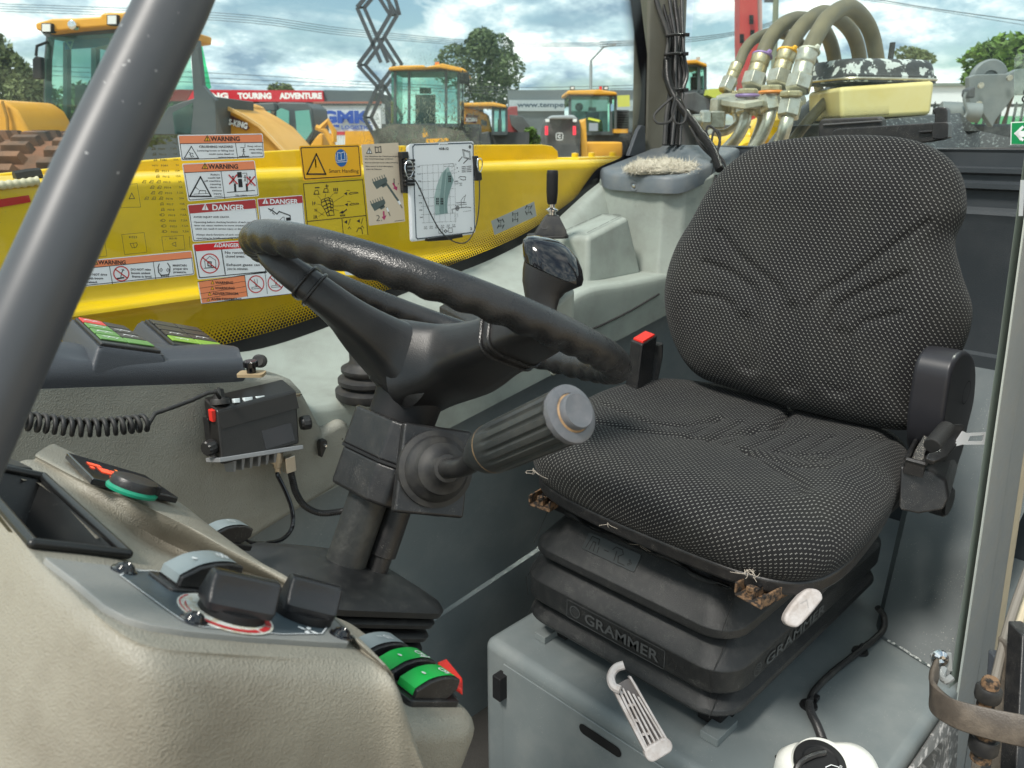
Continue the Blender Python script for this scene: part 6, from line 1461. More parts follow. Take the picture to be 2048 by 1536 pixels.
c = qb(1790, 122); s.mb(mat('hole_grey', (.12, .12, .12), .6)).prism(bfr.sh(c[0], c[1]), circ(.0035, 14), .0003, .0005)
s.done(); SFr = _S
hd = thing('chart_holder', 'black ribbed plastic holder clipping the load chart to the window', 'holder', (qb(1140, 400)[0], VBK, qb(1140, 400)[1]))
def hq(P, z0, z1, nm='clip'): obj(nm, MB().prism(bfr, [qb(*p) for p in P], z0, z1), BLK, hd, bevel=.001)
hq([(1092, 175), (1158, 170), (1166, 240), (1096, 246)], -.012, .001); hq([(1096, 246), (1150, 244), (1196, 600), (1120, 596)], -.012, -.003, 'spine')
for y in (250, 290, 330, 370, 410, 460, 495): hq([(1108+(y-250)*.05, y), (1218, y-4), (1220, y+22), (1110+(y-250)*.05, y+26)], -.003, .004)
hq([(1815, 215), (1858, 212), (1862, 260), (1866, 380), (1892, 384), (1898, 458), (1884, 466), (1838, 468)], -.006, .006)
hq([(1335, 1058), (1695, 1008), (1702, 1045), (1600, 1062), (1590, 1072), (1345, 1088)], -.006, .006)
for (x, y, rx_, ry_) in ((1170, 350, 56, 86), (1892, 308, 44, 80)):
    c = PV(590+x/5.12, 270+y/5.12, VBK-.009); f = Fr(c, (1, 0, 0), (0, 0, 1)); k_ = .0152 if x < 1500 else .0135
    obj('split_ring', MB().tube([f(k_*rx_/86*1.0*cos(2*pi*i/24), k_*sin(2*pi*i/24), .001*sin(2*pi*i/12)) for i in range(24)], .0011, 7, closed=True), CHR, hd)
def pb(x, y, o=.012): p = PV(590+x/5.12, 270+y/5.12, VBK-o); return p
ld_ = thing('lanyard', 'thin black cord hanging in a loop across the load chart', 'cord', pb(1500, 1000))
obj('cord', MB().tube([pb(1195, 440, .012), pb(1240, 480), pb(1300, 600), pb(1380, 790), pb(1480, 970), pb(1580, 1065), pb(1690, 1108), pb(1770, 1085), pb(1830, 990), pb(1870, 850), pb(1888, 650), pb(1888, 450, .008)], .0013, 7, sm=6), BLKR, ld_)
# dirt splashed on the outside of the glass
def smear(x0, y0, x1, y1, k, v, dens):
    m = bpy.data.materials.new('dried_mud_smear'); m.use_nodes = True; t = m.node_tree; t.nodes.clear(); lk = t.links.new
    o = t.nodes.new('ShaderNodeOutputMaterial'); tr = t.nodes.new('ShaderNodeBsdfTransparent'); d = t.nodes.new('ShaderNodeBsdfDiffuse'); d.inputs[0].default_value = (.36, .37, .30, 1)
    co = t.nodes.new('ShaderNodeTexCoord'); nz = t.nodes.new('ShaderNodeTexNoise'); nz.inputs['Scale'].default_value = k; nz.inputs['Detail'].default_value = 9; nz.inputs['Roughness'].default_value = .75; nz.inputs['Distortion'].default_value = 1.2; lk(co.outputs['Object'], nz.inputs['Vector'])
    uvn = t.nodes.new('ShaderNodeUVMap'); uvn.uv_map = 'UVMap'; g = t.nodes.new('ShaderNodeTexGradient'); g.gradient_type = 'SPHERICAL'; lk(uvn.outputs[0], g.inputs[0])
    mr = t.nodes.new('ShaderNodeMapRange'); mr.inputs[1].default_value = .50; mr.inputs[2].default_value = .60; lk(nz.outputs[0], mr.inputs[0])
    mu = t.nodes.new('ShaderNodeMath'); mu.operation = 'MULTIPLY'; lk(mr.outputs[0], mu.inputs[0]); lk(g.outputs[0], mu.inputs[1]); m2 = t.nodes.new('ShaderNodeMath'); m2.operation = 'MULTIPLY'; m2.use_clamp = True; m2.inputs[1].default_value = dens; lk(mu.outputs[0], m2.inputs[0])
    mx = t.nodes.new('ShaderNodeMixShader'); lk(m2.outputs[0], mx.inputs[0]); lk(tr.outputs[0], mx.inputs[1]); lk(d.outputs[0], mx.inputs[2]); lk(mx.outputs[0], o.inputs[0])
    P = [PV(x, y, v) for x, y in ((x0, y1), (x1, y1), (x1, y0), (x0, y0))]
    obj('dirt_film', MB().add(P, [(0, 1, 2, 3)]), m, wnd, smooth=0, uv=[(-1, -1), (1, -1), (1, 1), (-1, 1)])
smear(700, 150, 990, 360, 70, VW+.004, 1.6)
smear(640, 60, 1100, 330, 160, VW+.006, .5)
# ------------------------------------------------------------ yellow boom outside the window
bm_ = thing('telescopic_boom', 'bright yellow steel boom lying along the outside of the side window', 'boom', (1.0, 1.9, 1.9))
VB = 1.72
zt = PV(740, 345, VB).z
def zb(x, y): return PV(x, y, VB).z
z_top = (PV(515, 360, VB).z+PV(969, 332, VB).z)/2
prof = [(VB+.22, z_top+.012), (VB+.05, z_top+.012), (VB+.018, z_top+.009), (VB+.005, z_top+.002), (VB, z_top-.012), (VB, z_top-.05), (VB-.002, 2.05), (VB-.004, 1.985), (VB-.018, 1.972), (VB-.03, 1.962), (VB-.03, 1.952), (VB-.012, 1.942), (VB-.006, 1.93), (VB-.006, 1.5), (VB+.25, 1.5)]
pr2 = crom([V((0, a, b)) for a, b in prof[:12]], 3)+[V((0, a, b)) for a, b in prof[12:]]
us_ = [-2.5, -.5, 0, .3, .6, 1.0, 1.4, 1.8, 2.2, 2.7, 3.2]
random.seed(5)
mb = MB().rows([[V((u, p.y+random.uniform(-.0015, .0015), p.z+(random.uniform(-.002, .002) if 1.94 < p.z < 2.0 else 0))) for p in pr2] for u in us_])
obj('boom_box', mb, YEL, bm_, smooth=50)
# raised plate behind the top edge
VP = VB+.21
pts = [(-200, 362), (0, 347), (102, 337), (284, 321), (400, 312), (525, 303), (740, 292), (900, 290), (1085, 289), (1105, 292), (1116, 302), (1119, 330)]
up = [PV(x, y, VP) for x, y in pts]; f = Fr((0, VP, 0), (1, 0, 0), (0, 0, 1))
obj('side_plate', MB().prism(f, [(p.x, p.z) for p in up]+[(up[-1].x, 1.9), (up[0].x, 1.9)], -.02, 0), YEL, bm_, bevel=.004)
for x, y in ((1150, 311), (1183, 311), (1225, 309)):
    p = PV(x, y, VB+.12); obj('boom_bolt', MB().lathe(Fr((p.x, p.y, z_top+.010), (1, 0, 0), (0, 1, 0)), [(.022, 0), (.022, .008), (.012, .010), (.012, .022), (0, .024)], 12), YEL, bm_)
p = PV(1225, 312, VB+.12); obj('lug_plate', MB().bb((PV(1135, 315, VB+.12).x, VB+.07, z_top+.008), (PV(1230, 312, VB+.12).x, VB+.17, z_top+.018)), YEL, bm_, bevel=.003)
rs = PV(0, 397, VB-.001), PV(58, 388, VB-.001)
f = Fr((0, VB-.0015, 0), (1, 0, 0), (0, 0, 1)); q_ = [(p.x, p.z) for p in (PV(-80, 410, VB), PV(57, 390, VB), PV(61, 404, VB), PV(-80, 428, VB))]
obj('red_reflector', MB().prism(f, q_, 0, .001), mat('red_reflective_tape', (.5, .01, .01), .3), bm_, smooth=0)
hz = thing('boom_hose', 'pale ribbed hose with black net sleeve lying on the yellow boom at the far left', 'hose', PV(30, 368, VB+.06))
hl_ = [PV(x, y, VB-.004) for x, y in ((-120, 384), (0, 371), (45, 366), (78, 361))]
conduit(hl_, .0085, 'ribbed_hose', hz, mat('pale_hose', (.55, .50, .36), .6), .012)
obj('net_sleeve', MB().tube([PV(30, 357, VB+.05), PV(60, 352, VB+.05), PV(82, 350, VB+.05)], .014, 8), BLKM, hz)
obj('groove_edge', MB().tube([PV(x, y, VB-.001) for x, y in ((-120, 405), (0, 376), (60, 371), (150, 362))], .0035, 6, sm=4), mat('dark_yellow_edge', (.42, .27, .01), .5), bm_)
# ------------------------------------------------------------ hydraulic hoses behind the rear window
HOS = mat('hydraulic_hose_black', (.115, .100, .058), .5, dirt=(9, .7, (.22, .19, .10), .38, .65))
FER = mat('brass_zinc_fitting', (.56, .50, .32), .35, .8, dirt=(60, .7, (.35, .28, .14)), grain=(200, .0008, 'noise'))
mf = thing('hose_manifold', 'pale steel bulkhead plate carrying the hydraulic fittings behind the rear window', 'bulkhead plate', PD(1530, 190, 2.35))
pq = [PD(1430, 190, 2.42), PD(1560, 171, 2.62), PD(1614, 193, 2.32), PD(1598, 206, 2.22), PD(1470, 218, 2.14)]
cq = [PD(1432, 192, 2.40), PD(1450, 184, 2.44), PD(1545, 170, 2.50), PD(1562, 172, 2.48), PD(1610, 190, 2.36), PD(1613, 197, 2.30), PD(1600, 204, 2.24), PD(1545, 196, 2.16), PD(1490, 206, 2.12), PD(1445, 200, 2.26)]
dn_ = V((0, 0, -.016)); mb = MB(); n = len(cq)
mb.add(cq+[p+dn_ for p in cq], [tuple(range(n)), tuple(range(2*n-1, n-1, -1))]+[(i, (i+1) % n, (i+1) % n+n, i+n) for i in range(n)])
obj('bulkhead_plate', mb, mat('pale_bulkhead_steel', (.60, .58, .46), .45, .2, dirt=(30, .5, (.35, .32, .22))), mf, bevel=.003)
def hexn(p, d, r, h, m, par, nm='hex_nut', n=6):
    f = Fr(p, V((.3, 1, .2)), z=d); obj(nm, MB().lathe(f, [(r*.86, -h/2), (r, -h/2+.004), (r, h/2-.004), (r*.86, h/2)], n), m, par, smooth=20, bevel=.0015)
def fit(px, d, r=.017):
    pass
hoses = [
 # hose path (px,py,depth), ferrule px, nut px, tie colour, label
 ([(1478, 128, 2.42), (1490, 100, 2.44), (1510, 78, 2.48), (1545, 66, 2.56), (1590, 78, 2.7), (1625, 120, 2.8), (1640, 190, 2.85)], (1466, 148), (1456, 170), None, .0165, 'outermost left thin hydraulic hose arching from the bulkhead plate', 2.42),
 ([(1526, 108, 2.40), (1540, 78, 2.42), (1565, 50, 2.46), (1600, 38, 2.54), (1640, 52, 2.66), (1665, 100, 2.76), (1676, 190, 2.84)], (1516, 136), (1508, 162), (.28, .18, .42), .024, 'second hydraulic hose from the left with purple tie on its sleeve', 2.40),
 ([(1576, 100, 2.36), (1592, 70, 2.38), (1616, 42, 2.42), (1650, 26, 2.50), (1690, 48, 2.60), (1714, 90, 2.70), (1724, 160, 2.78)], (1567, 128), (1558, 158), (.85, .45, .02), .024, 'third hydraulic hose from the left with orange tie on its sleeve', 2.36),
 ([(1620, 98, 2.26), (1636, 66, 2.28), (1660, 32, 2.32), (1700, 15, 2.40), (1736, 52, 2.50), (1752, 110, 2.56), (1756, 180, 2.60)], (1608, 132), (1598, 168), (.6, .6, .5), .0245, 'nearest and tallest grey hydraulic hose on the right of the bundle', 2.26)]
for P, fe, nu, tie, r, lab, d in hoses:
    h = thing('hydraulic_hose', lab, 'hose', PD(*P[0]), 'hydraulic hoses arching behind the rear window')
    pts_ = [PD(x, y, dd) for x, y, dd in P]; n0 = PD(nu[0], nu[1], d); f0 = PD(fe[0], fe[1], d)
    obj('hose', MB().tube([f0.lerp(pts_[0], .6)]+pts_, r, 16, sm=8), HOS, h, smooth=80)
    ax = (pts_[0]-n0).normalized(); f = Fr(n0, V((1, 0, 0)), z=(f0-n0)); L_ = (pts_[0]-n0).length
    rows = [(r*.7, .0), (r*1.12, .02), (r*1.15, .03), (r*1.15, L_*.52), (r*1.05, L_*.55), (r*1.12, L_*.58), (r*1.2, L_*.62), (r*1.2, L_*.93), (r*1.1, L_*.96), (r, L_*.97)]
    obj('ferrule', MB().lathe(f, rows, 20), FER if d != 2.26 else STL, h, smooth=30)
    hexn(n0, (f0-n0), r*1.55, .045, STL, h)
    if tie:
        tc_ = mat('tie_%d' % int(tie[0]*100), tie, .5); f = Fr(pts_[0].lerp(f0, .15), V((1, 0, 0)), z=(f0-n0)); obj('colour_tie', MB().tube([f(r*1.15*cos(2*pi*k/18), r*1.15*sin(2*pi*k/18), 0) for k in range(18)], .0045, 6, closed=True), tc_, h); obj('tie_head', MB().ico(f.o-FW*r*1.2+RT*.012, .009, 1), tc_, h)
pipes = [([(1492, 226, 2.22), (1488, 248, 2.22), (1474, 275, 2.24), (1450, 302, 2.28), (1430, 330, 2.3)], (1493, 212), (.28, .18, .42), 'steel pipe bending left from the purple tied nut', .017),
 ([(1542, 218, 2.16), (1535, 245, 2.16), (1520, 278, 2.18), (1496, 310, 2.2), (1470, 330, 2.2)], (1540, 206), (.75, .25, .03), 'steel pipe bending left from the orange tied nut', .017),
 ([(1576, 232, 2.12), (1570, 255, 2.12), (1560, 285, 2.14), (1548, 320, 2.16)], (1579, 218), None, 'steel pipe going down from the right hand nut', .018),
 ([(1470, 222, 2.4), (1474, 246, 2.4), (1456, 262, 2.4), (1438, 266, 2.4), (1420, 262, 2.38)], (1473, 214), None, 'short steel pipe curving behind the elbow block', .011),
 ([(1520, 222, 2.3), (1520, 245, 2.3), (1505, 285, 2.3), (1490, 320, 2.3)], (1521, 216), None, 'slim steel pipe between the two thick ones', .010)]
for P, nu, tie, lab, r in pipes:
    h = thing('steel_pipe', lab, 'pipe', PD(*P[0]), 'steel pipes under the bulkhead plate'); pts_ = [PD(*a) for a in P]; d = P[0][2]
    obj('pipe', MB().tube([PD(nu[0], nu[1], d)]+pts_, r, 14, sm=6), STL, h, smooth=80); n0 = PD(nu[0], nu[1], d)
    hexn(n0, n0-pts_[0], r*1.75, .050, STL, h); hexn(n0+V((0, 0, .038)), V((0, 0, 1)), r*1.7, .018, FER, h)
    if tie: tc_ = MATS['tie_%d' % int(tie[0]*100)] if 'tie_%d' % int(tie[0]*100) in MATS else mat('tie_o', tie, .5); f = Fr(n0+V((0, 0, .028)), (1, 0, 0), (0, 1, 0)); obj('colour_tie', MB().tube([f(r*1.75*cos(2*pi*k/18), r*1.75*sin(2*pi*k/18), 0) for k in range(18)], .0048, 6, closed=True), tc_, h)
eb = thing('elbow_fitting', 'steel elbow fitting with stamped hex block at the left under the plate', 'pipe fitting', PD(1435, 235, 2.3))
hexn(PD(1442, 212, 2.32), V((0, 0, 1)), .033, .045, STL, eb); hexn(PD(1434, 240, 2.3), V((0, 0, 1)), .032, .05, STL, eb, 'elbow_block', 4); hexn(PD(1410, 240, 2.3), RT, .030, .03, STL, eb); obj('elbow_pipe', MB().tube([PD(1380, 242, 2.3), PD(1410, 240, 2.3)], .018, 12), STL, eb)
# yellow casting and dark arm under the hoses
yc = thing('boom_pivot', 'yellow painted boom pivot casting glimpsed between the steel pipes', 'boom pivot', PD(1570, 260, 2.9))
mb = MB(); c = PH = None
cp_ = PD(1575, 275, 2.9)
f = Fr(cp_, RT, (0, 0, 1)); k = 2.9/F
o_ = [(-130, -60), (-120, 5), (-80, 10), (-60, 30), (-20, 35), (10, 60), (50, 62), (75, 45), (90, 30), (60, 0), (70, -60)]
obj('casting', MB().prism(f, [(a*k, b*k) for a, b in o_], -.35, 0), YEL, yc, bevel=.03, bseg=3)
for a, b, w_ in ((1490, 310, 24), (1545, 262, 20)): obj('casting_boss', MB().lathe(Fr(PD(a, b, 2.8), RT, (0, 0, 1)), [(w_*k*1.4, -.1), (w_*k*1.4, .02), (w_*k, .05), (0, .05)], 20), YEL, yc)
da = thing('lift_cylinder', 'dark grey rounded cylinder end beside the pale yellow tank', 'cylinder', PD(1640, 240, 2.6))
obj('cylinder_barrel', MB().tube([PD(1560, 330, 2.5), PD(1610, 262, 2.6), PD(1700, 190, 2.8)], .075, 20), mat('oily_dark_steel', (.05, .055, .06), .35, dirt=(12, .6, (.16, .16, .15))), da)
obj('cylinder_hose', MB().tube([PD(1560, 322, 2.3), PD(1600, 262, 2.35), PD(1650, 205, 2.4), PD(1680, 180, 2.45)], .016, 10, sm=5), HOS, da)
# translucent reservoir with flaking lid
rv = thing('fluid_reservoir', 'pale yellow fluid tank with flaking black lid behind the rear window', 'fluid tank', PD(1770, 200, 2.3))
YT = mat('yellowed_tank_plastic', (.66, .55, .20), .45, dirt=(6, .5, (.72, .66, .36)))
LID = mat('flaking_black_lid', (.035, .036, .036), .5, dirt=(26, 1, (.50, .55, .52), .53, .55), grain=(60, .002, 'noise'))
ff = [PD(1680, 174, 2.25), PD(1871, 161, 2.32), PD(1862, 230, 2.34), PD(1682, 240, 2.27)]; bkv = V((.22, .20, 0))
mb = MB(); mb.add(ff+[p+bkv for p in ff], [(0, 1, 2, 3), (7, 6, 5, 4), (0, 4, 5, 1), (1, 5, 6, 2), (2, 6, 7, 3), (3, 7, 4, 0)]); obj('tank_body', mb, YT, rv, bevel=.014, bseg=3)
l0, r0 = PD(1679, 172, 2.24), PD(1873, 159, 2.31); xx = (r0-l0); cx0 = (l0+r0)/2+bkv/2; fl2 = Fr(cx0+V((.015, .015, .016)), xx, z=(0, 0, 1)); Lx = xx.length; 
def lidl(sx, sy, z): return [fl2(a, b, z) for a, b in rrect(Lx*sx, .275*sy, .05*min(sx, sy), 6)]
obj('lid', MB().rows([lidl(1.0, 1.0, -.012), lidl(1.0, 1.0, .006), lidl(.965, .94, .012), lidl(.955, .93, .026), lidl(.92, .87, .044), lidl(.85, .76, .054), lidl(.6, .5, .058)], True, True), LID, rv, smooth=50)
obj('lid_seam', MB().tube(lidl(1.005, 1.005, -.003), .004, 6, closed=True), STL, rv)
obj('lid_post', MB().box(Fr(PD(1779, 132, 2.5), RT, HFv := V((1, 1, 0)).normalized()), .014, .014, .07), BLK, rv, bevel=.002)
tk = thing('engine_cover', 'dusty black engine cover below the pale yellow tank', 'engine cover', PD(1800, 260, 2.4))
q_ = [PD(1560, 300, 2.15), PD(1700, 236, 2.2), PD(1870, 226, 2.3), PD(2100, 262, 2.5), PD(2100, 300, 2.2), PD(1900, 300, 2.1)]
mb = MB(); mb.add([PD(1640, 250, 2.15), PD(1920, 226, 2.3), PD(1960, 262, 2.15), PD(2100, 292, 2.0)]+[PD(1640, 330, 2.1), PD(1920, 330, 2.1), PD(1960, 330, 2.1), PD(2100, 330, 2.0)], [(0, 1, 5, 4), (1, 2, 6, 5), (2, 3, 7, 6)])
b_ = [p+V((.3, .3, 0)) for p in mb.v[:4]]; mb.rows([[V(p) for p in mb.v[:4]], b_]); obj('cover', mb, mat('dusty_black_cover', (.03, .033, .036), .5, dirt=(120, .8, (.25, .28, .28), .55, .65)), tk, smooth=20)
# rear wiper motor, arm and post, inside the rear window
wp = thing('rear_wiper_motor', 'black rear wiper motor housing with arm at the top of the backrest', 'wiper', PU(1720, 255, 1.79))
UW = 1.79
def slabU(name, pts, u, th, m, par, bev=.003):
    P = [PU(x, y, u) for x, y in pts]; f = Fr((u, 0, 0), (0, -1, 0), (0, 0, 1)); lp = [(-p.y, p.z) for p in P]
    return obj(name, MB().prism(f, lp, 0, th), m, par, bevel=bev)
slabU('motor_cover', [(1648, 320), (1648, 246), (1654, 238), (1766, 233), (1774, 238), (1774, 300)], UW, .03, BLKR, wp, .005)
slabU('cover_rib', [(1646, 248), (1764, 240), (1765, 243), (1648, 251)], UW-.032, .003, mat('worn_black_edge', (.10, .10, .10), .4), wp, .001) 
slabU('wiper_arm', [(1669, 262), (1680, 257), (1870, 245), (1896, 243), (1896, 279), (1860, 285), (1670, 300)], UW-.035, .012, BLK, wp, .003)
slabU('arm_rib', [(1838, 262), (1874, 260), (1876, 264), (1840, 267)], UW-.048, .006, BLK, wp, .002)
ps = thing('window_stay', 'black rounded window stay standing right of the backrest top', 'window stay', PU(1888, 270, 1.74))
slabU('stay_post', [(1876, 247), (1876, 228), (1871, 224), (1873, 218), (1884, 214), (1898, 215), (1902, 222), (1902, 247)], 1.745, .022, BLK, ps, .005)
slabU('stay_base', [(1873, 277), (1873, 248), (1877, 245), (1902, 244), (1906, 248), (1905, 276), (1890, 279)], 1.74, .028, BLK, ps, .005)
# printed dots around the motor on the glass
dd = MB(); f = Fr((1.822, 0, 0), (0, -1, 0), (0, 0, 1)); nd = 0
c0_ = PU(1640, 300, 1.822); 
for j in range(9):
    for i in range(62):
        x = 1642+i*2.35+(1.17 if j % 2 else 0); y = 236-(x-1650)*.055-j*2.2
        if x > 1772: y += (x-1772)*.4*0; 
        if x > 1778+0*j: continue
        p = PU(x, y, 1.822); r = .00115*(1-j/11); dd.add([p+V((0, cos(a)*r, sin(a)*r)) for a in (0, pi/2, pi, 3*pi/2)], [(0, 1, 2, 3)])
obj('printed_dots', dd, MATS['window_border_black'], rw, smooth=0, kind='stuff')
# exit sign and labels on the glass at the right
def labU(label, name, pts, u, m, cat='sticker'):
    t = thing(name, label, cat, PU(*pts[0], u)); slabU('backing', pts, u, .001, m, t, 0); return t
GRE = mat('exit_green', (.0, .24, .07), .4)
t = labU('green emergency exit sticker with white left arrow at the right edge', 'exit_sticker', [(2021, 290), (2022, 244), (2075, 242), (2075, 290)], 1.812, mat('white_edge', (.75, .8, .76), .4))
slabU('green_field', [(2023, 288), (2024, 246), (2073, 244), (2073, 288)], 1.8105, .0008, GRE, t, 0)
slabU('arrow', [(2030, 267), (2041, 254), (2041, 262), (2070, 261), (2070, 273), (2041, 274), (2041, 282)], 1.8095, .0005, PRW, t, 0)
slabU('arrow', [(2028, 267), (2045, 251), (2048, 255), (2036, 267), (2048, 279), (2045, 283)], 1.8093, .0003, PRW, t, 0)
t = labU('clear rounded film with number 8 above the green exit sticker', 'clear_label', [(2028, 232), (2029, 118), (2034, 108), (2100, 106), (2100, 236), (2034, 238)], 1.812, glassmat('clear_film_glass', (.9, .95, .92), .5, .25, (.7, .75, .72), 60))
mb = MB(); f = Fr(PU(2051, 206, 1.8105), (0, -1, 0), (0, 0, 1)); text(mb, f, '8', -.008, 0, .030, 0, off=-.01, res=4); obj('number', mb, INK, t, smooth=0)
vl = thing('vertical_label', 'narrow white label on the rear wall at the right pillar', 'sticker', PD(2041, 395, 1.1))
f = Fr(PV(2041, 397, .236), (1, 0, 0), (0, 0, 1)); a = PV(2038, 430, .236); b = PV(2046, 362, .236); obj('label', MB().add([PV(2038, 432, .234), PV(2046, 432, .234), PV(2050, 360, .234), PV(2042, 360, .234)], [(0, 1, 2, 3)]), WHT, vl, smooth=0, solid=.0006)
# ------------------------------------------------------------ black wiring loom down the corner pillar
lm = thing('wiring_loom', 'bundle of black cables tied down the corner pillar with loose loops', 'cable bundle', PD(1350, 120, 2.0))
random.seed(21)
for k in range(11):
    x0 = 1318+k*5.5; P = []
    for y, xs, ww in ((-80, 1334, 1.0), (0, 1338, 1.0), (70, 1350, .55), (108, 1350, .62), (150, 1352, .85), (180, 1352, .5), (230, 1348, .6), (290, 1345, .6)):
        P.append(PD(xs+(k-5)*5.2*ww+random.uniform(-2, 2), y, 1.90+.012*((k*3) % 5)))
    obj('cable', MB().tube(P, random.choice((.0042, .005, .0062)), 8, sm=5), BLK if k % 3 else BLKR, lm)
for y, x0, x1 in ((70, 1333, 1370), (108, 1330, 1368), (180, 1344, 1368)):
    P = [PD(x0, y+2, 1.87), PD((x0+x1)/2, y-1, 1.86), PD(x1, y, 1.88), PD((x0+x1)/2, y+3, 1.93)]
    obj('cable_tie', MB().tube(P, .0035, 6, closed=True, sm=4), BLKM, lm); obj('tie_head', MB().box(Fr(PD(x1+3, y, 1.87), RT, (0, 0, 1)), .012, .008, .008), BLKM, lm, bevel=.001)
conduit([PD(1334, 120, 1.88), PD(1336, 160, 1.87), PD(1350, 195, 1.86), PD(1378, 235, 1.83), PD(1400, 265, 1.80), PD(1425, 300, 1.76), PD(1440, 340, 1.72)], .010, 'corrugated_conduit', lm, BLK, .004)
for P in ([(1345, 195), (1322, 215), (1308, 232), (1315, 246), (1338, 244), (1348, 225), (1352, 205)], [(1352, 190), (1344, 225), (1352, 246), (1368, 244), (1372, 220), (1364, 198)], [(1420, 285), (1413, 262), (1418, 252), (1432, 262), (1440, 285), (1432, 305), (1420, 330)], [(1422, 290), (1428, 262), (1440, 268), (1436, 300), (1424, 340), (1416, 370), (1424, 380), (1432, 350)], [(1425, 300), (1446, 320), (1452, 345), (1440, 360)], [(1380, 255), (1395, 280), (1420, 305), (1450, 325)], [(1385, 262), (1400, 290), (1425, 315), (1446, 335)]):
    obj('loose_wire', MB().tube([PD(x, y, 1.80) for x, y in P], .0028, 6, sm=6), BLKR, lm)
# ------------------------------------------------------------ floor cable, clips, washer bottle
fcb = thing('floor_cable', 'black cable with corrugated sleeve clipped across the grey seat platform', 'cable', PZ(1625, 1400, ZP))
zc_ = ZP+.008
fp_ = [PZ(1755, 1215, ZP+.05), PZ(1768, 1235, ZP+.03), PZ(1762, 1265, ZP+.012), PZ(1715, 1305, zc_), PZ(1665, 1345, zc_), PZ(1630, 1380, zc_), PZ(1618, 1405, zc_)]
obj('cable', MB().tube(fp_, .0055, 10, sm=8), BLKR, fcb)
conduit([PZ(1618, 1405, zc_+.002), PZ(1622, 1425, zc_), PZ(1634, 1450, zc_+.002), PZ(1646, 1482, zc_+.01)], .0068, 'corrugated_sleeve', fcb, BLK, .0036)
for x, y in ((1720, 1300), (1617, 1408)):
    f = Fr(PZ(x, y+4, ZP), (1, 0, 0), (0, 1, 0)); obj('clip_foot', MB().lathe(f, [(.014, 0), (.013, .004), (0, .004)], 16), BLKM, fcb); obj('clip_band', MB().tube([f(.010*cos(a), 0, .006+.009*sin(a)) for a in [2*pi*k/14 for k in range(14)]], .0022, 6, closed=True), BLKM, fcb); obj('clip_head', MB().box(f.sh(.016, -.004, .004), .012, .008, .008), BLKM, fcb, bevel=.001)
wb_ = thing('washer_bottle', 'white washer bottle with black strapped cap at the bottom right', 'washer bottle', PZ(1650, 1536, ZP))
bc = PZ(1668, 1545, ZP+.03); f = Fr(bc, RT, z=V((-.15, -.15, 1)))
WB = mat('milky_white_plastic', (.80, .81, .76), .35)
obj('bottle_body', MB().rows([[f(a, b, z) for a, b in rrect(w_, h_, .03, 6)] for w_, h_, z in ((.14, .10, -.04), (.14, .10, -.012), (.125, .09, .002), (.10, .075, .008))], True, True), WB, wb_, smooth=60)
obj('bottle_neck', MB().lathe(f.sh(-.014, .006, 0), [(.040, -.01), (.042, .006), (.038, .014), (.034, .016)], 40), WB, wb_)
cf_ = f.sh(-.022, .002, .012); obj('cap', MB().lathe(cf_, [(.034, 0), (.0345, .006), (.033, .010), (.024, .011), (.022, .009), (0, .009)], 40), BLKM, wb_)
obj('cap_strap', MB().tube([cf_(.010, .012, .011), cf_(-.010, .006, .013), cf_(-.030, -.004, .012), cf_(-.040, -.018, .002), cf_(-.042, -.03, -.02)], .0045, 8, sm=5), BLK, wb_)
mb = MB(); g = cf_.sh(.012, -.012, .0115); mb.strip(g, [(-.009, .002), (0, .0055), (.009, .002), (.006, -.006), (-.006, -.006), (-.009, .002)], .0011)
for k in range(3): mb.ring(g.sh(-.003+.003*k, -.001), .0005, .0007, 0, 8); mb.ring(g.sh(.012-.001*k, .0-.004*k+.003), .0014, .0006, 0, 8)
obj('washer_symbol', mb, PRW, wb_, smooth=0)
# ------------------------------------------------------------ door strap, latch and outer rods at the lower right
dstp = thing('door_strap', 'worn dark brown check strap bowed across the door frame at the lower right', 'door strap', PD(1870, 1360, .80))
sp1 = [(1868, 1318, 1352, .90), (1858, 1345, 1392, .86), (1862, 1368, 1424, .83), (1900, 1395, 1452, .80), (1960, 1412, 1474, .78), (2060, 1432, 1498, .76), (2160, 1450, 1520, .75)]
top_ = crom([PD(x, y0, d) for x, y0, y1, d in sp1], 6); bot_ = crom([PD(x, y1, d) for x, y0, y1, d in sp1], 6)
cp5 = [[a, a.lerp(b, .04)+(-FW)*.0012, a.lerp(b, .5)+(-FW)*.0015, a.lerp(b, .96)+(-FW)*.0012, b] for a, b in zip(top_, bot_)]
obj('strap', MB().rows(cp5), mat('worn_brown_strap', (.085, .070, .058), .42, dirt=(35, .8, (.19, .155, .12), .42, .7), grain=(500, .0004, 'noise')), dstp, smooth=60, solid=.005)
lt2 = thing('strap_bracket', 'grey steel bracket with round bolt where the strap meets the door pillar', 'bracket', PD(1885, 1320, .93))
q_ = [PD(x, y, .92) for x, y in ((1862, 1310), (1872, 1304), (1904, 1306), (1906, 1344), (1880, 1340), (1866, 1330))]
mb = MB(); mb.add(q_+[p+FW*.004 for p in q_], [tuple(range(6)), tuple(range(11, 5, -1))]+[(i, (i+1) % 6, (i+1) % 6+6, i+6) for i in range(6)]); obj('plate', mb, GP2, lt2, bevel=.001)
obj('bolt', MB().lathe(Fr(PD(1880, 1316, .917), RT, z=-FW), [(.010, 0), (.009, .003), (.004, .005), (0, .004)], 16), CHR, lt2)
obj('hook', MB().tube([PD(1888, 1338, .91), PD(1884, 1352, .90), PD(1892, 1362, .89), PD(1904, 1354, .89)], .004, 8, sm=4), GP2, lt2)
hb_ = thing('hinge_bush', 'black rubber bush with rusty pin beside the strap', 'hinge', PD(1975, 1370, .84))
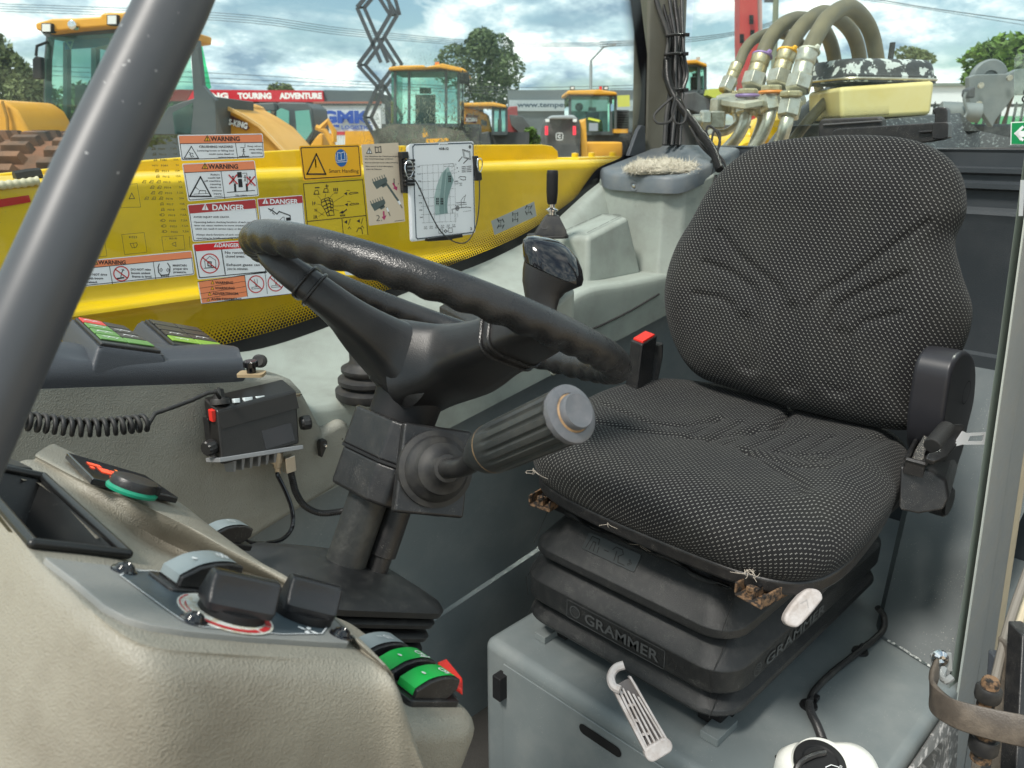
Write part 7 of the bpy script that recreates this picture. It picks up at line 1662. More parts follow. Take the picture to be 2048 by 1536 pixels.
f = Fr(PD(1974, 1398, .84), RT, z=(0, 0, 1)); obj('bush', MB().lathe(f, [(.012, 0), (.013, .003), (.013, .013), (.011, .016)], 20), BLKR, hb_); obj('pin', MB().lathe(f, [(.009, -.01), (.009, .022), (.007, .026), (0, .026)], 12), RUST, hb_)
f = Fr(PD(1965, 1500, .80), RT, z=(0, 0, 1)); hb2 = thing('hinge_bush', 'lower black bush under the strap at the right edge', 'hinge', f.o); obj('bush', MB().lathe(f, [(.013, 0), (.014, .003), (.014, .014), (.013, .017)], 20), BLKR, hb2); obj('pin', MB().lathe(f, [(.010, -.012), (.010, .03), (0, .03)], 12), RUST, hb2)
for i, (P, r, m, lab) in enumerate((([(1990, 1360, .9), (2020, 1240, .95), (2070, 1100, 1.0)], .005, mat('dusty_grey_rod', (.19, .17, .145), .6), 'thin dark rod rising at the right edge above the strap'), ([(2000, 1365, .92), (2034, 1248, .97), (2085, 1110, 1.02)], .006, BEI, 'pale beige rod beside the dark one above the strap'))):
    r_ = obj('door_rod', MB().tube([PD(*a) for a in P], r, 10, sm=4), m, base=PD(*P[0])); tag(r_, lab, 'rod')
od = thing('outer_door_edge', 'dark vertical bars of the open door at the bottom right edge', 'door edge', PD(2030, 1450, .9))
for (x0, x1, y0, y1, m, d) in ((2003, 2022, 1328, 1640, DGP, .93), (2024, 2044, 1300, 1640, mat('brown_dark_bar', (.10, .085, .07), .5, dirt=(40, .7, (.2, .17, .13))), .91), (2045, 2075, 1270, 1640, BLK, .89), (1978, 2003, 1470, 1640, MATS['brown_dark_bar'] if 'brown_dark_bar' in MATS else DGP, .94)):
    a = PD(x0, y0, d); b = PD(x1, y0, d); c = PD(x1-18, y1, d*.93); e_ = PD(x0-18, y1, d*.93); mb = MB(); qq = [a, b, c, e_]
    mb.add(qq+[p+V((.02, .02, 0)) for p in qq], [(0, 1, 2, 3), (7, 6, 5, 4), (0, 4, 5, 1), (1, 5, 6, 2), (2, 6, 7, 3), (3, 7, 4, 0)]); obj('bar', mb, m, od, bevel=.002)
sw = thing('sill_panel', 'scratched pale grey sill beside the seat platform at the bottom right', 'sill', PD(1850, 1500, .85))
q_ = [PV(1893, 1420, .232), PV(1800, 1560, .232), PV(1780, 1700, .20), PV(1900, 1700, .20), PV(1912, 1440, .225)]
obj('sill_plate', MB().add(q_, [(0, 1, 2, 3, 4)]), mat('scratched_sill', (.16, .16, .155), .5, dirt=(80, .9, (.5, .48, .46), .5, .6)), sw, solid=.004)
# ------------------------------------------------------------ yard and street beyond the glass
HF = V((1, 1, 0)).normalized()
def PH(x, y, d): r = ray(x, y); return CAMP+r*(d/r.dot(HF))
def slabH(name, pts, d, th, m, par, bev=0, yaw=0):
    """upright slab whose front outline is seen at pts, standing d metres ahead, th metres thick"""
    P = [PH(x, y, d) for x, y in pts]; f = Fr(P[0], RT, (0, 0, 1)); lp = [((p-P[0]).dot(RT), p.z-P[0].z) for p in P]
    return obj(name, MB().prism(f, lp, -th, 0), m, par, smooth=30, bevel=bev)
def R4(x0, y0, x1, y1): return [(x0, y1), (x1, y1), (x1, y0), (x0, y0)]
def bth(name, label, cat, x, d, group=None):
    p = PH(x, 272, d); return thing(name, label, cat, (p.x, p.y, 0), group)
CGL = mat('cab_frame_grey', (.07, .085, .09), .5); TYR = mat('muddy_tyre', (.055, .045, .038), .85, dirt=(2.5, .9, (.25, .13, .075), .42, .62)); DMG = mat('machine_dark_grey', (.06, .065, .07), .6, dirt=(1.5, .5, (.14, .14, .13)))
LMP = mat('lamp_glass', (.75, .78, .78), .2); SEA = mat('seat_dark', (.02, .02, .02), .8); LEG = mat('leg_dark', (.05, .05, .05), .8)
def under(t, x0, x1, y, d, th=1.2):     # chassis and wheels below what the boom hides
    slabH('chassis', R4(x0, y, x1, y+2), d, th, DMG, t) if False else None
    a = PH(x0, y, d); b = PH(x1, y, d); top = a.z; w_ = (b-a).dot(RT); c = (a+b)/2; f = Fr((c.x, c.y, 0), RT, (0, 0, 1))
    mb = MB().prism(f, [(-w_*.45, .5), (w_*.45, .5), (w_*.45, top), (-w_*.45, top)], -th, 0); obj('chassis', mb, DMG, t, smooth=0)
    r = .7
    for s_ in (-1, 1):
        obj('wheel', MB().lathe(Fr(f(s_*w_*.36, .7, .05), RT, (0, 0, 1)), [(.25, .0), (.45, .02), (.62, .05), (.7, .0), (.7, -.4), (.5, -.45), (0, -.45)], 20), TYR, t, smooth=40)
def cabbox(t, x0, x1, y0, y1, d, depth, posts, glass=GLT, pw=5, side=None):
    """glazed cab: posts and rails as parts, panes between"""
    for x in posts: slabH('cab_post', R4(x-pw/2, y0, x+pw/2, y1), d, pw/F*d, CGL, t); slabH('cab_post', R4(x-pw/2, y0, x+pw/2, y1), d+depth, pw/F*d, CGL, t)
    slabH('cab_rail', R4(x0, y0-pw*.4, x1, y0+pw), d, depth, CGL, t); slabH('cab_rail', R4(x0, y1-pw, x1, y1+2), d, depth, CGL, t)
    slabH('cab_pane', R4(x0+1, y0+2, x1-1, y1-2), d+.03, .008, glass, t)
    for x in (x0, x1): 
        a = PH(x, y0, d); b = PH(x, y1, d); o_ = HF*depth; obj('side_pane', MB().add([a, b, b+o_, a+o_], [(0, 1, 2, 3)]), glass, t, smooth=0)
    xm = (x0+x1)/2; w_ = (x1-x0); slabH('operator_seat', R4(xm-w_*.14, y0+(y1-y0)*.45, xm+w_*.14, y1), d+depth*.55, .15, SEA, t)
    slabH('seat_headrest', R4(xm-w_*.08, y0+(y1-y0)*.33, xm+w_*.08, y0+(y1-y0)*.43), d+depth*.6, .1, SEA, t)
# --- big wheel loader at the left
wl_ = bth('wheel_loader', 'large wheel loader with orange lamp roof and green glass cab behind the grey tube', 'wheel loader', 250, 7.3)
d = 7.3
slabH('roof', [(71, 59), (70, 46), (103, 37), (150, 36), (200, 33), (204, 26), (258, 24), (275, 26), (275, 46), (236, 51), (160, 57), (90, 65)], d-.15, 1.7, ORG, wl_, .03)
slabH('roof_underside', [(84, 66), (238, 52), (275, 56), (275, 66), (238, 66), (95, 76)], d+.02, 1.4, CGL, wl_)
for x0, y0, x1, y1 in ((84, 48, 100, 63), (215, 31, 232, 48)): slabH('work_lamp_housing', R4(x0-2, y0-2, x1+2, y1+2), d-.2, .08, BLKM, wl_, .005); slabH('work_lamp', R4(x0, y0, x1, y1), d-.21, .02, LMP, wl_)
f = Fr(PH(145, 50, d-.2), RT, (0, 0, 1)); obj('round_lamp', MB().lathe(f, [(.034, -.05), (.036, .01), (.026, .015), (0, .012)], 20), CHR, wl_)
slabH('windscreen', [(96, 74), (90, 120), (89, 200), (98, 250), (230, 262), (262, 180), (278, 76), (240, 66)], d, .01, GLT, wl_)
for pts in ([(92, 74), (98, 74), (93, 120), (92, 200), (102, 250), (96, 250), (87, 200), (88, 120)], [(274, 70), (284, 70), (268, 180), (240, 262), (230, 262), (256, 180)], [(380, 78), (394, 80), (404, 170), (430, 200), (432, 268), (382, 268), (388, 200)]): slabH('cab_pillar', pts, d+.02, .09, CGL, wl_)
slabH('cab_lower_side', [(335, 215), (360, 205), (392, 195), (430, 193), (432, 270), (300, 270)], d+.1, 1.1, CGL, wl_, .01)
slabH('door_window', [(350, 268), (345, 225), (385, 205), (386, 250), (380, 268)], d+.08, .01, GLT, wl_)
slabH('rear_pane', [(394, 92), (404, 92), (422, 176), (412, 180), (402, 150)], d+.3, .01, glassmat('green_edge_glass', (.3, .85, .55), .7, .35, (.15, .6, .4), 3), wl_)
slabH('side_window', [(286, 80), (378, 88), (386, 180), (372, 204), (240, 262), (264, 180)], d+.15, .01, GLT, wl_)
slabH('banner', [(131, 80), (216, 72), (219, 88), (190, 95), (129, 99)], d+.25, .01, mat('blue_banner', (.03, .22, .48), .5), wl_)
mb = MB(); f = Fr(PH(140, 88, d+.22), RT, (0, 0, 1)); mb.strip(f, [(-.035, .028), (.035, .03), (.0, -.035), (-.035, .028)], .014); obj('banner_mark', mb, PRW, wl_, smooth=0)
slabH('cab_back_frame', R4(126, 84, 134, 250), d+1.1, .08, CGL, wl_); slabH('cab_back_frame', R4(182, 96, 192, 250), d+1.1, .08, CGL, wl_); slabH('operator_seat', R4(150, 170, 215, 262), d+.7, .2, SEA, wl_)
slabH('steering_console', R4(110, 236, 150, 262), d+.3, .2, SEA, wl_)
obj('mirror_arm', MB().tube([PH(95, 84, d), PH(74, 92, d-.1), PH(72, 112, d-.1)], .012, 6), BLKM, wl_); slabH('mirror', [(65, 158), (64, 118), (70, 112), (82, 114), (83, 158)], d-.12, .06, BLKM, wl_, .01)
slabH('indicator_lamp', R4(67, 215, 72, 236), d-.1, .05, mat('amber_red_lamp', (.7, .12, .02), .3), wl_); slabH('headlamp', R4(73, 216, 88, 235), d-.1, .08, LMP, wl_, .01); slabH('headlamp_guard', R4(71, 213, 92, 216), d-.1, .12, BLKM, wl_); slabH('step_box', [(71, 262), (73, 246), (90, 243), (112, 256), (112, 266)], d-.05, .4, mat('pale_grey_tank', (.3, .32, .33), .5), wl_, .01)
f = Fr((PH(-40, 275, 6.3).x, PH(-40, 275, 6.3).y, 0), RT, (0, 0, 1))
slabH('front_fender', [(-160, 290), (-150, 215), (-60, 196), (6, 200), (32, 218), (58, 262), (60, 285), (26, 285)], 6.4, .7, ORG, wl_, .03); obj('fender_rib', MB().tube([PH(4, 202, 6.37), PH(14, 235, 6.37), (PH(17, 282, 6.37))], .012, 6), mat('fender_edge', (.4, .2, .02), .5), wl_)
slabH('engine_hood', [(430, 270), (430, 198), (452, 206), (455, 214), (482, 228), (520, 252), (570, 306), (430, 308)], d+.5, 1.2, ORG, wl_, .02)
slabH('hood_edge', [(452, 206), (455, 213), (483, 227), (521, 251), (572, 305), (566, 306), (516, 254), (480, 232), (452, 219)], d+.42, .05, mat('pale_orange_edge', (.75, .45, .15), .45), wl_)
mb = MB(); 
for i in range(6):
    for j in range(18): p = PH(437+i*2.7, 212+j*3.6+(1.8 if i % 2 else 0), d+.45); mb.lathe(Fr(p, RT, (0, 0, 1)), [(.0042, 0), (0, 0)], 6, False)
obj('vent_holes', mb, MATS['dark_hole'], wl_, smooth=0, kind='stuff')
slabH('badge', [(457, 243), (457, 228), (492, 246), (498, 256), (492, 261)], d+.48, .04, mat('dark_red_badge', (.10, .03, .025), .4), wl_)
mb = MB(); a = PH(457, 249, d+.43); b = PH(494, 258, d+.43); f = Fr(a, b-a, z=-HF); text(mb, f, 'S-KING', 0, 0, .055, .002, width=(b-a).length, off=.04, res=2); obj('lettering', mb, PRW, wl_, smooth=0)
hz_ = thing('lugged_tyre', 'huge muddy tyre with big square lugs at the left behind the yellow boom', 'tyre', (PH(40, 275, 5.3).x, PH(40, 275, 5.3).y, 0))
tc_ = PH(40, 268, 5.6); Rw = .88; ax = (RT*.55+HF*-.83).normalized(); tc_.z = PH(40, 266, 5.2).z-Rw; f = Fr(tc_, V((0, 0, 1)), z=RT)
obj('tyre_carcass', MB().lathe(f.sh(0, 0, -.6), [(.45, 0), (Rw-.10, .02), (Rw-.04, .10), (Rw-.035, .62), (Rw-.04, 1.12), (Rw-.10, 1.2), (.45, 1.22)], 64), mat('red_brown_mud', (.22, .10, .055), .9, dirt=(5, .8, (.10, .07, .05)), grain=(30, .006, 'noise')), hz_, smooth=60)
for k in range(44):
    a = 2*pi*k/44
    for j in range(4):
        g = Fr(f(cos(a+.07*(j % 2))*(Rw-.045), sin(a+.07*(j % 2))*(Rw-.045), -.42+.30*j), RT, z=f.x*cos(a+.07*(j % 2))+f.y*sin(a+.07*(j % 2)))
        if g.z.dot(V((0, 0, 1))) < .1 or g.o.z < 1.2: continue
        obj('lug', MB().prism(g, [(-.10, -.035), (.10, -.035), (.10, .035), (-.10, .035)], 0, .065, .22), TYR, hz_, smooth=0)
# --- shops
def shop(name, label, pts, d, th, m, cat='building'):
    t = bth(name, label, cat, pts[0][0], d); P = [PH(x, y, d) for x, y in pts]; x0 = min(p.dot(RT) for p in P); x1 = max(p.dot(RT) for p in P); zt_ = max(p.z for p in P); c = HF*HF.dot(P[0]); f = Fr(V((c.x, c.y, 0)), RT, (0, 0, 1))
    obj('wall', MB().prism(f, [(x0, 0), (x1, 0), (x1, zt_), (x0, zt_)], -th, 0), m, t, smooth=0); return t
WD = mat('dark_shop_wall', (.055, .07, .075), .7, dirt=(.4, .5, (.09, .10, .11)))
sh = shop('shop_building', 'dark shop with red sign reading TOURING ADVENTURE', [(250, 182), (744, 181)], 48, 10, WD)
slabH('parapet', [(648, 205), (648, 180), (744, 182), (744, 206)], 47.8, .3, mat('grey_cladding', (.10, .125, .14), .6), sh)
slabH('red_fascia', [(200, 201), (200, 178), (645, 181), (648, 204)], 47.6, .3, mat('red_fascia', (.52, .015, .03), .45), sh)
mb = MB(); f = Fr(PH(425, 197, 47.2), RT, (0, 0, 1)); k = 47.2/F
for t_, x0, x1 in (('RING', 405, 455), ('TOURING', 473, 536), ('ADVENTURE', 551, 631)): text(mb, f, t_, (x0-425)*k, 0, 10*k, 0, width=(x1-x0)*k, off=.06, res=2)
obj('sign_letters', mb, PRW, sh, smooth=0)
for i in range(8): slabH('shop_window', R4(430+i*40, 212, 462+i*40, 240), 47.9, .05, mat('shop_glass', (.03, .05, .06), .15), sh)
gm = shop('logistics_hoarding', 'white and blue hoarding with GMK lettering beside the scissor lift', [(628, 206), (760, 206)], 42, 1.5, mat('hoarding_white', (.62, .66, .68), .5))
mb = MB(); f = Fr(PH(640, 245, 41.8), RT, (0, 0, 1)); k = 41.8/F; text(mb, f, 'GMK', 2*k, 0, 21*k, 0, width=96*k, off=.06, res=3); text(mb, f, 'LOGISTICS', 40*k, -12*k, 7*k, 0, width=60*k, off=.03); mb.poly(f, [(4*k, -5*k), (36*k, -9*k), (36*k, -4*k)]); obj('lettering', mb, mat('logo_blue', (.02, .07, .35), .5), gm, smooth=0)
slabH('red_band', R4(665, 263, 730, 270), 41.9, .1, mat('red_band', (.5, .05, .06), .5), gm); slabH('top_rail', R4(626, 203, 762, 207), 41.9, .3, mat('red_brown_rail', (.30, .13, .10), .6), gm); slabH('rail_shadow_strip', R4(626, 208, 762, 211), 41.9, .2, WD, gm)  # dark strip below the top rail stands in for its shadow
for k_ in range(18): slabH('crate_bar', R4(668+k_*5, 271, 671+k_*5, 300), 40, .1, MATS['hoarding_white'], gm)
tb2 = shop('grey_warehouse', 'long grey warehouse with web address lettering behind the right loaders', [(1015, 190), (1420, 180)], 46, 14, mat('warehouse_grey', (.12, .145, .155), .65, dirt=(.3, .4, (.17, .19, .2))))
slabH('sign_band', R4(1018, 200, 1420, 222), 45.8, .15, mat('pale_sign_band', (.34, .40, .43), .55), tb2)
mb = MB(); f = Fr(PH(1034, 214, 45.5), RT, (0, 0, 1)); k = 45.5/F; text(mb, f, 'www.tempety', 0, 0, 9*k, 0, width=102*k, off=.03, res=2); obj('sign_letters', mb, NAVY, tb2, smooth=0)
for x in (1082, 1109): slabH('roof_unit', R4(x-6, 181, x+6, 193), 46.2, .8, mat('roof_unit', (.38, .37, .34), .6), tb2, .02); slabH('unit_fan', R4(x-3.5, 184, x+3.5, 190), 46.1, .05, DMG, tb2)
# --- scissor lift
sc_ = bth('scissor_lift', 'dark lattice arms of a raised scissor lift against the clouds', 'scissor lift', 745, 20)
def bar(x0, y0, x1, y1, d, w=.085, m=None, nm='scissor_arm'):
    a, b = PH(x0, y0, d), PH(x1, y1, d); dr = (b-a); f = Fr(a, HF, z=dr); obj(nm, MB().box(f, .06, w, dr.length), m or mat('scissor_steel', (.05, .055, .065), .5), sc_, smooth=0)
for dd_, ox in ((20, 0), (20.9, 18)):
    Z_ = [(-70, 0), (18, 1), (122, 0), (235, 1), (345, 0)]
    for x0, y0, x1, y1 in ((714, 15, 762, 125), (786, -70, 714, 15), (780, 30, 742, 95), (742, 95, 716, 130), (762, 125, 800, 190) if False else (755, 75, 790, 130), (716, 130, 756, 175), (790, 130, 752, 180), (756, 175, 790, 235), (752, 180, 728, 235), (728, 235, 780, 330), (790, 235, 735, 330), (714, -75, 780, 30), (760, -60, 785, 30)): bar(x0+ox*.8, y0, x1+ox*.8, y1, dd_)
for x, y in ((714, 15), (780, 30), (716, 130), (755, 78), (750, 175), (728, 235)): bar(x, y, x+15, y, 20.1, .05, None, 'cross_tube')
slabH('lift_base', [(690, 330), (690, 262), (800, 262), (800, 330)], 20, 1.5, ORG, sc_)
# --- loaders in the middle and right
def loader(label, x0, x1, yr, yb, d, posts, roof, hood=None, badge=None, depth=1.3, grp='loaders parked in the yard'):
    t = bth('wheel_loader', label, 'wheel loader', (x0+x1)/2, d, grp); slabH('roof', roof, d-.12, depth+.3, ORG, t, .03); cabbox(t, x0, x1, yr, yb, d, depth, posts); under(t, x0-30, x1+50, yb-4, d+.2)
    if hood: slabH('hood', hood, d+.3, 1.1, ORG, t, .04)
    if badge: slabH('badge', badge[0], d+.25, .05, mat('badge_maroon', (.14, .02, .02), .4), t); mb = MB(); a = PH(badge[1], badge[3], d+.1); f = Fr(a, RT, (0, 0, 1)); text(mb, f, badge[4], 0, 0, 7*d/F, 0, width=(badge[2]-badge[1])*d/F, off=.05); obj('lettering', mb, PRW, t, smooth=0)
    return t
t = loader('wheel loader with long orange roof and dark mirrors left of the round tree', 782, 918, 138, 252, 12.5, (790, 818, 892, 917), [(776, 140), (778, 134), (800, 131), (848, 130), (850, 134), (885, 127), (925, 136), (935, 143), (922, 143), (880, 136), (850, 138)])
slabH('mirror', R4(919, 145, 938, 168), 12.3, .1, BLKM, t, .01); slabH('mirror', R4(922, 205, 928, 250), 12.3, .05, BLKM, t); slabH('beacon', R4(870, 124, 878, 130), 12.6, .08, mat('orange_beacon', (.8, .22, .03), .3), t)
slabH('handrail', R4(924, 140, 926, 260), 12.1, .03, BLKM, t); slabH('front_linkage', [(750, 300), (745, 262), (790, 248), (860, 250), (925, 262), (945, 300)], 12.0, .4, mat('muddy_grey', (.16, .155, .13), .8, dirt=(3, .9, (.05, .055, .05), .4, .6)), t); slabH('bucket_edge', [(850, 300), (852, 278), (895, 276), (896, 282), (860, 286)], 11.6, .2, ORG, t); slabH('tool_orange', [(846, 275), (844, 257), (850, 256), (856, 272)], 11.6, .1, ORG, t)
t = loader('small orange loader with model lettering between the big loader and red truck', 985, 1014, 213, 268, 17, (986, 1000, 1013), [(921, 213), (922, 206), (985, 204), (1012, 210), (1014, 216), (985, 213)], [(921, 300), (921, 215), (945, 217), (975, 228), (984, 268), (984, 300)], ([(929, 243), (932, 228), (956, 231), (952, 247)], 931, 953, 243, 'XC0841'))
slabH('hood_window', [(962, 250), (962, 238), (974, 243), (974, 252)], 17.2, .05, DMG, t); slabH('rear_fender', [(958, 300), (960, 266), (978, 262), (985, 300)], 16.8, .5, DMG, t, .03)
t = loader('orange loader with lamps on its roof and pale green plate in front of the warehouse', 1138, 1232, 188, 268, 15, (1140, 1222, 1231), [(1133, 189), (1135, 181), (1200, 179), (1233, 184), (1236, 190)], [(1160, 310), (1162, 240), (1180, 233), (1205, 240), (1208, 300)])
for x in (1145, 1212): slabH('roof_lamp', R4(x-5, 172, x+5, 180), 15, .1, DMG, t, .01); slabH('lamp_lens', R4(x-3, 174, x+3, 178), 14.95, .02, LMP, t)
slabH('beacon', R4(1199, 173, 1204, 180), 15, .08, RED, t); slabH('green_plate', [(1236, 214), (1235, 191), (1259, 190), (1260, 213)], 14.6, .05, mat('lime_plate', (.55, .58, .12), .5), t); slabH('yellow_rail', [(1176, 239), (1177, 235), (1200, 240), (1199, 244)], 14.7, .05, mat('hi_vis_yellow', (.7, .75, .05), .4), t); slabH('engine_grille', R4(1228, 220, 1258, 262), 15.2, .6, DMG, t); slabH('blue_mirror', R4(1222, 208, 1227, 222), 14.7, .06, mat('pale_blue_panel', (.25, .42, .6), .3), t); slabH('orange_step', R4(1228, 258, 1256, 266), 14.8, .3, ORG, t); slabH('info_panel', R4(1178, 246, 1196, 262), 14.9, .03, mat('label_grey_blue', (.32, .36, .42), .5), t)
obj('wheel_round', MB().lathe(Fr(PH(1158, 214, 15.4), RT, (0, 0, 1)), [(.07, -.02), (.075, .02), (.05, .03), (0, .03)], 20), BLKM, t); slabH('rear_ballast', R4(1170, 284, 1245, 320), 13.5, .8, ORG, t, .03)
for k_ in range(7): slabH('grille_slat', R4(1230, 224+k_*5, 1256, 226+k_*5), 15.15, .02, BLKM, t)
t = bth('compact_machine', 'dark rear of a machine with two red tail lamps and white round mark', 'machine', 1125, 12)
slabH('rear_cover', [(1088, 320), (1088, 262), (1092, 240), (1096, 234), (1152, 232), (1160, 240), (1162, 262), (1160, 320)], 12, 1.2, DMG, t, .04); slabH('top_lid', [(1096, 238), (1102, 231), (1148, 230), (1156, 238)], 11.9, 1.0, mat('pale_grey_lid', (.32, .35, .37), .4), t, .02); slabH('side_panel', [(1162, 320), (1160, 244), (1172, 236), (1176, 320)], 12.1, 1.2, ORG, t, .02)
for x in (1093, 1149): slabH('tail_lamp', R4(x-3, 252, x+3, 270), 11.9, .05, mat('tail_red', (.7, .02, .05), .3, emit=((1, .05, .08), .35)), t)
for x in (1095, 1150): slabH('round_lamp', R4(x-4, 238, x+4, 244), 11.85, .05, LMP, t, .005)
mb = MB(); f = Fr(PH(1119, 273, 11.9), RT, (0, 0, 1)); mb.strip(f, rrect(.095, .095, .02)+[rrect(.095, .095, .02)[0]], .010, .003); mb.ring(f, .02, .01, .003, 14, 40, 330); obj('white_mark', mb, PRW, t, smooth=0)
under(t, 1092, 1158, 300, 12.3)
# red truck and skip
t = bth('tipper_truck', 'dark red truck with tilted black skip and blue base', 'truck', 1030, 22); slabH('red_body', [(1013, 300), (1010, 230), (1018, 213), (1035, 212), (1036, 240), (1050, 268), (1050, 300)], 22, 2, mat('truck_red', (.28, .05, .05), .5), t, .03); slabH('skip', [(1022, 250), (1018, 229), (1045, 232), (1070, 266), (1068, 272), (1046, 274)], 21.8, 1.6, DMG, t, .02); slabH('blue_base', R4(1010, 268, 1075, 300), 21.9, 1.8, mat('truck_blue', (.04, .10, .22), .5), t); obj('wheel', MB().lathe(Fr(PH(1017, 276, 21.7), RT, (0, 0, 1)), [(.10, 0), (.13, .03), (.13, -.2), (0, -.2)], 16), TYR, t)
# small excavator
t = bth('excavator', 'small excavator with dark rounded cab in front of the red fascia', 'excavator', 560, 15)
slabH('canopy', [(488, 223), (496, 212), (508, 207), (548, 205), (550, 222)], 15, 1.4, CGL, t, .02); slabH('cab_shell', [(548, 300), (548, 212), (558, 204), (612, 205), (625, 216), (630, 262), (618, 292), (600, 300)], 15.2, 1.2, CGL, t, .03)
for pts in ([(504, 222), (541, 222), (541, 258), (528, 272), (520, 262), (508, 240)], [(553, 222), (562, 216), (578, 222), (578, 260), (553, 262)], [(590, 222), (618, 220), (624, 262), (606, 288), (594, 270)]): slabH('cab_pane', pts, 14.95, .04, mat('teal_reflecting_pane', (.12, .34, .29), .12), t)
slabH('yellow_seat', [(556, 284), (560, 263), (573, 262), (568, 284)], 14.9, .02, ORG, t); slabH('rear_cowl', [(614, 300), (630, 276), (640, 266), (646, 268), (646, 300)], 15, 1, ORG, t, .03)
for P in ([(632, 254), (650, 262), (664, 284), (668, 300)], [(640, 258), (656, 242), (668, 262), (668, 284)]): obj('arm', MB().tube([PH(x, y, 14.8) for x, y in P], .055, 6), ORG, t)
under(t, 500, 640, 296, 15.2)
# far right loader, red crane boom, pole, lamp, wires
t = loader('teal glass loader cab with orange roof left of the hydraulic hoses', 1368, 1412, 128, 185, 16, (1370, 1398, 1411), [(1362, 128), (1364, 121), (1392, 119), (1414, 128), (1415, 134), (1395, 127)])
slabH('beacon', R4(1394, 114, 1400, 120), 16, .08, mat('pale_beacon', (.5, .45, .4), .3), t); slabH('fender', [(1364, 215), (1368, 186), (1392, 183), (1420, 200), (1432, 240)], 15.6, .5, DMG, t, .03); slabH('lime_panel', [(1415, 190), (1418, 178), (1440, 177), (1448, 196), (1446, 205)], 15.5, .3, mat('lime_plate2', (.55, .60, .10), .5), t)
t = bth('crane_boom', 'tall dark red crane boom rising behind the thinnest hose', 'crane', 1500, 14); slabH('boom_plate', [(1486, 260), (1480, 86), (1480, -120), (1513, -120), (1518, 86), (1526, 180), (1528, 260)], 14, .35, mat('crane_red', (.42, .03, .03), .45, dirt=(1.5, .5, (.5, .12, .08))), t, .02); slabH('boom_flange', [(1518, 260), (1513, -120), (1522, -120), (1528, 260)], 14.1, .1, mat('flange_pale', (.45, .3, .28), .5), t)
for x, y in ((1484, 76), (1505, 68), (1503, 38)): slabH('boom_hole', R4(x-4, y-8, x+4, y+10), 13.95, .02, MATS['dark_hole'], t)
slabH('crane_base', [(1440, 330), (1440, 250), (1570, 250), (1570, 330)], 14.2, 2, DMG, t)
t = bth('timber_pole', 'slim greenish power pole beside the red crane boom', 'pole', 1556, 30); a = PH(1556, -150, 30); obj('shaft', MB().tube([V((PH(1553, 272, 30).x, PH(1553, 272, 30).y, 0)), V((a.x, a.y, a.z))], [.12, .09], 10), mat('weathered_pole', (.18, .20, .14), .8), t); slabH('insulator_arm', R4(1530, -6, 1556, 4), 30, .1, DMG, t)
t = bth('street_lamp', 'double arm street lamp standing above the warehouse', 'street lamp', 1182, 40); k = .075; P = [V((PH(1182, 272, 40).x, PH(1182, 272, 40).y, 0)), PH(1182, 121, 40), PH(1207, 94, 40), PH(1226, 90, 40)]; obj('post', MB().tube(P, [.10, .07, .05, .04], 8), mat('galvanised_post', (.22, .25, .26), .5), t); slabH('lamp_head', R4(1218, 87, 1232, 91), 40, .25, mat('lamp_head_grey', (.3, .31, .32), .5), t)
WIRE = mat('power_wire', (.05, .06, .07), .6)
def wire(lab, P, d0, d1, r=.02):
    n = len(P); pts = [PH(x, y, d0+(d1-d0)*i/(n-1)) for i, (x, y) in enumerate(P)]; o = obj('power_line', MB().tube(pts, r, 5, sm=6), WIRE, base=pts[0]); tag(o, lab, 'power line', 'power lines across the sky')
for i, w_ in enumerate(('highest', 'second highest', 'third', 'lowest')): wire(w_+' of the four upper power lines passing the round tree', [(-200, 0+i*5), (440, 26+i*5), (700, 58+i*4.5), (1000, 84+i*3), (1300, 84+i*2)], 48, 60, .016)
for i, w_ in enumerate(('topmost', 'middle', 'lowest')): wire(w_+' of the three power lines just above the shop roofs', [(-200, 120+i*8), (420, 146+i*10), (700, 162+i*6), (1000, 175+i*6), (1300, 170+i*6)], 44, 50, .016)
for i, w_ in enumerate(('topmost', 'middle', 'lowest')): wire(w_+' of the three power lines left of the red crane boom', [(1200, 84+i*5), (1370, 76+i*4), (1480, 62+i*3), (1556, 40+i*3)], 40, 30, .014)
wire('power line slanting down across the sky at the top right', [(1500, -40), (1760, 0), (1900, 22), (2300, 75)], 30, 30, .015); wire('second power line at the top right, below the other', [(1560, -20), (1800, 10), (2300, 92)], 34, 34, .010)
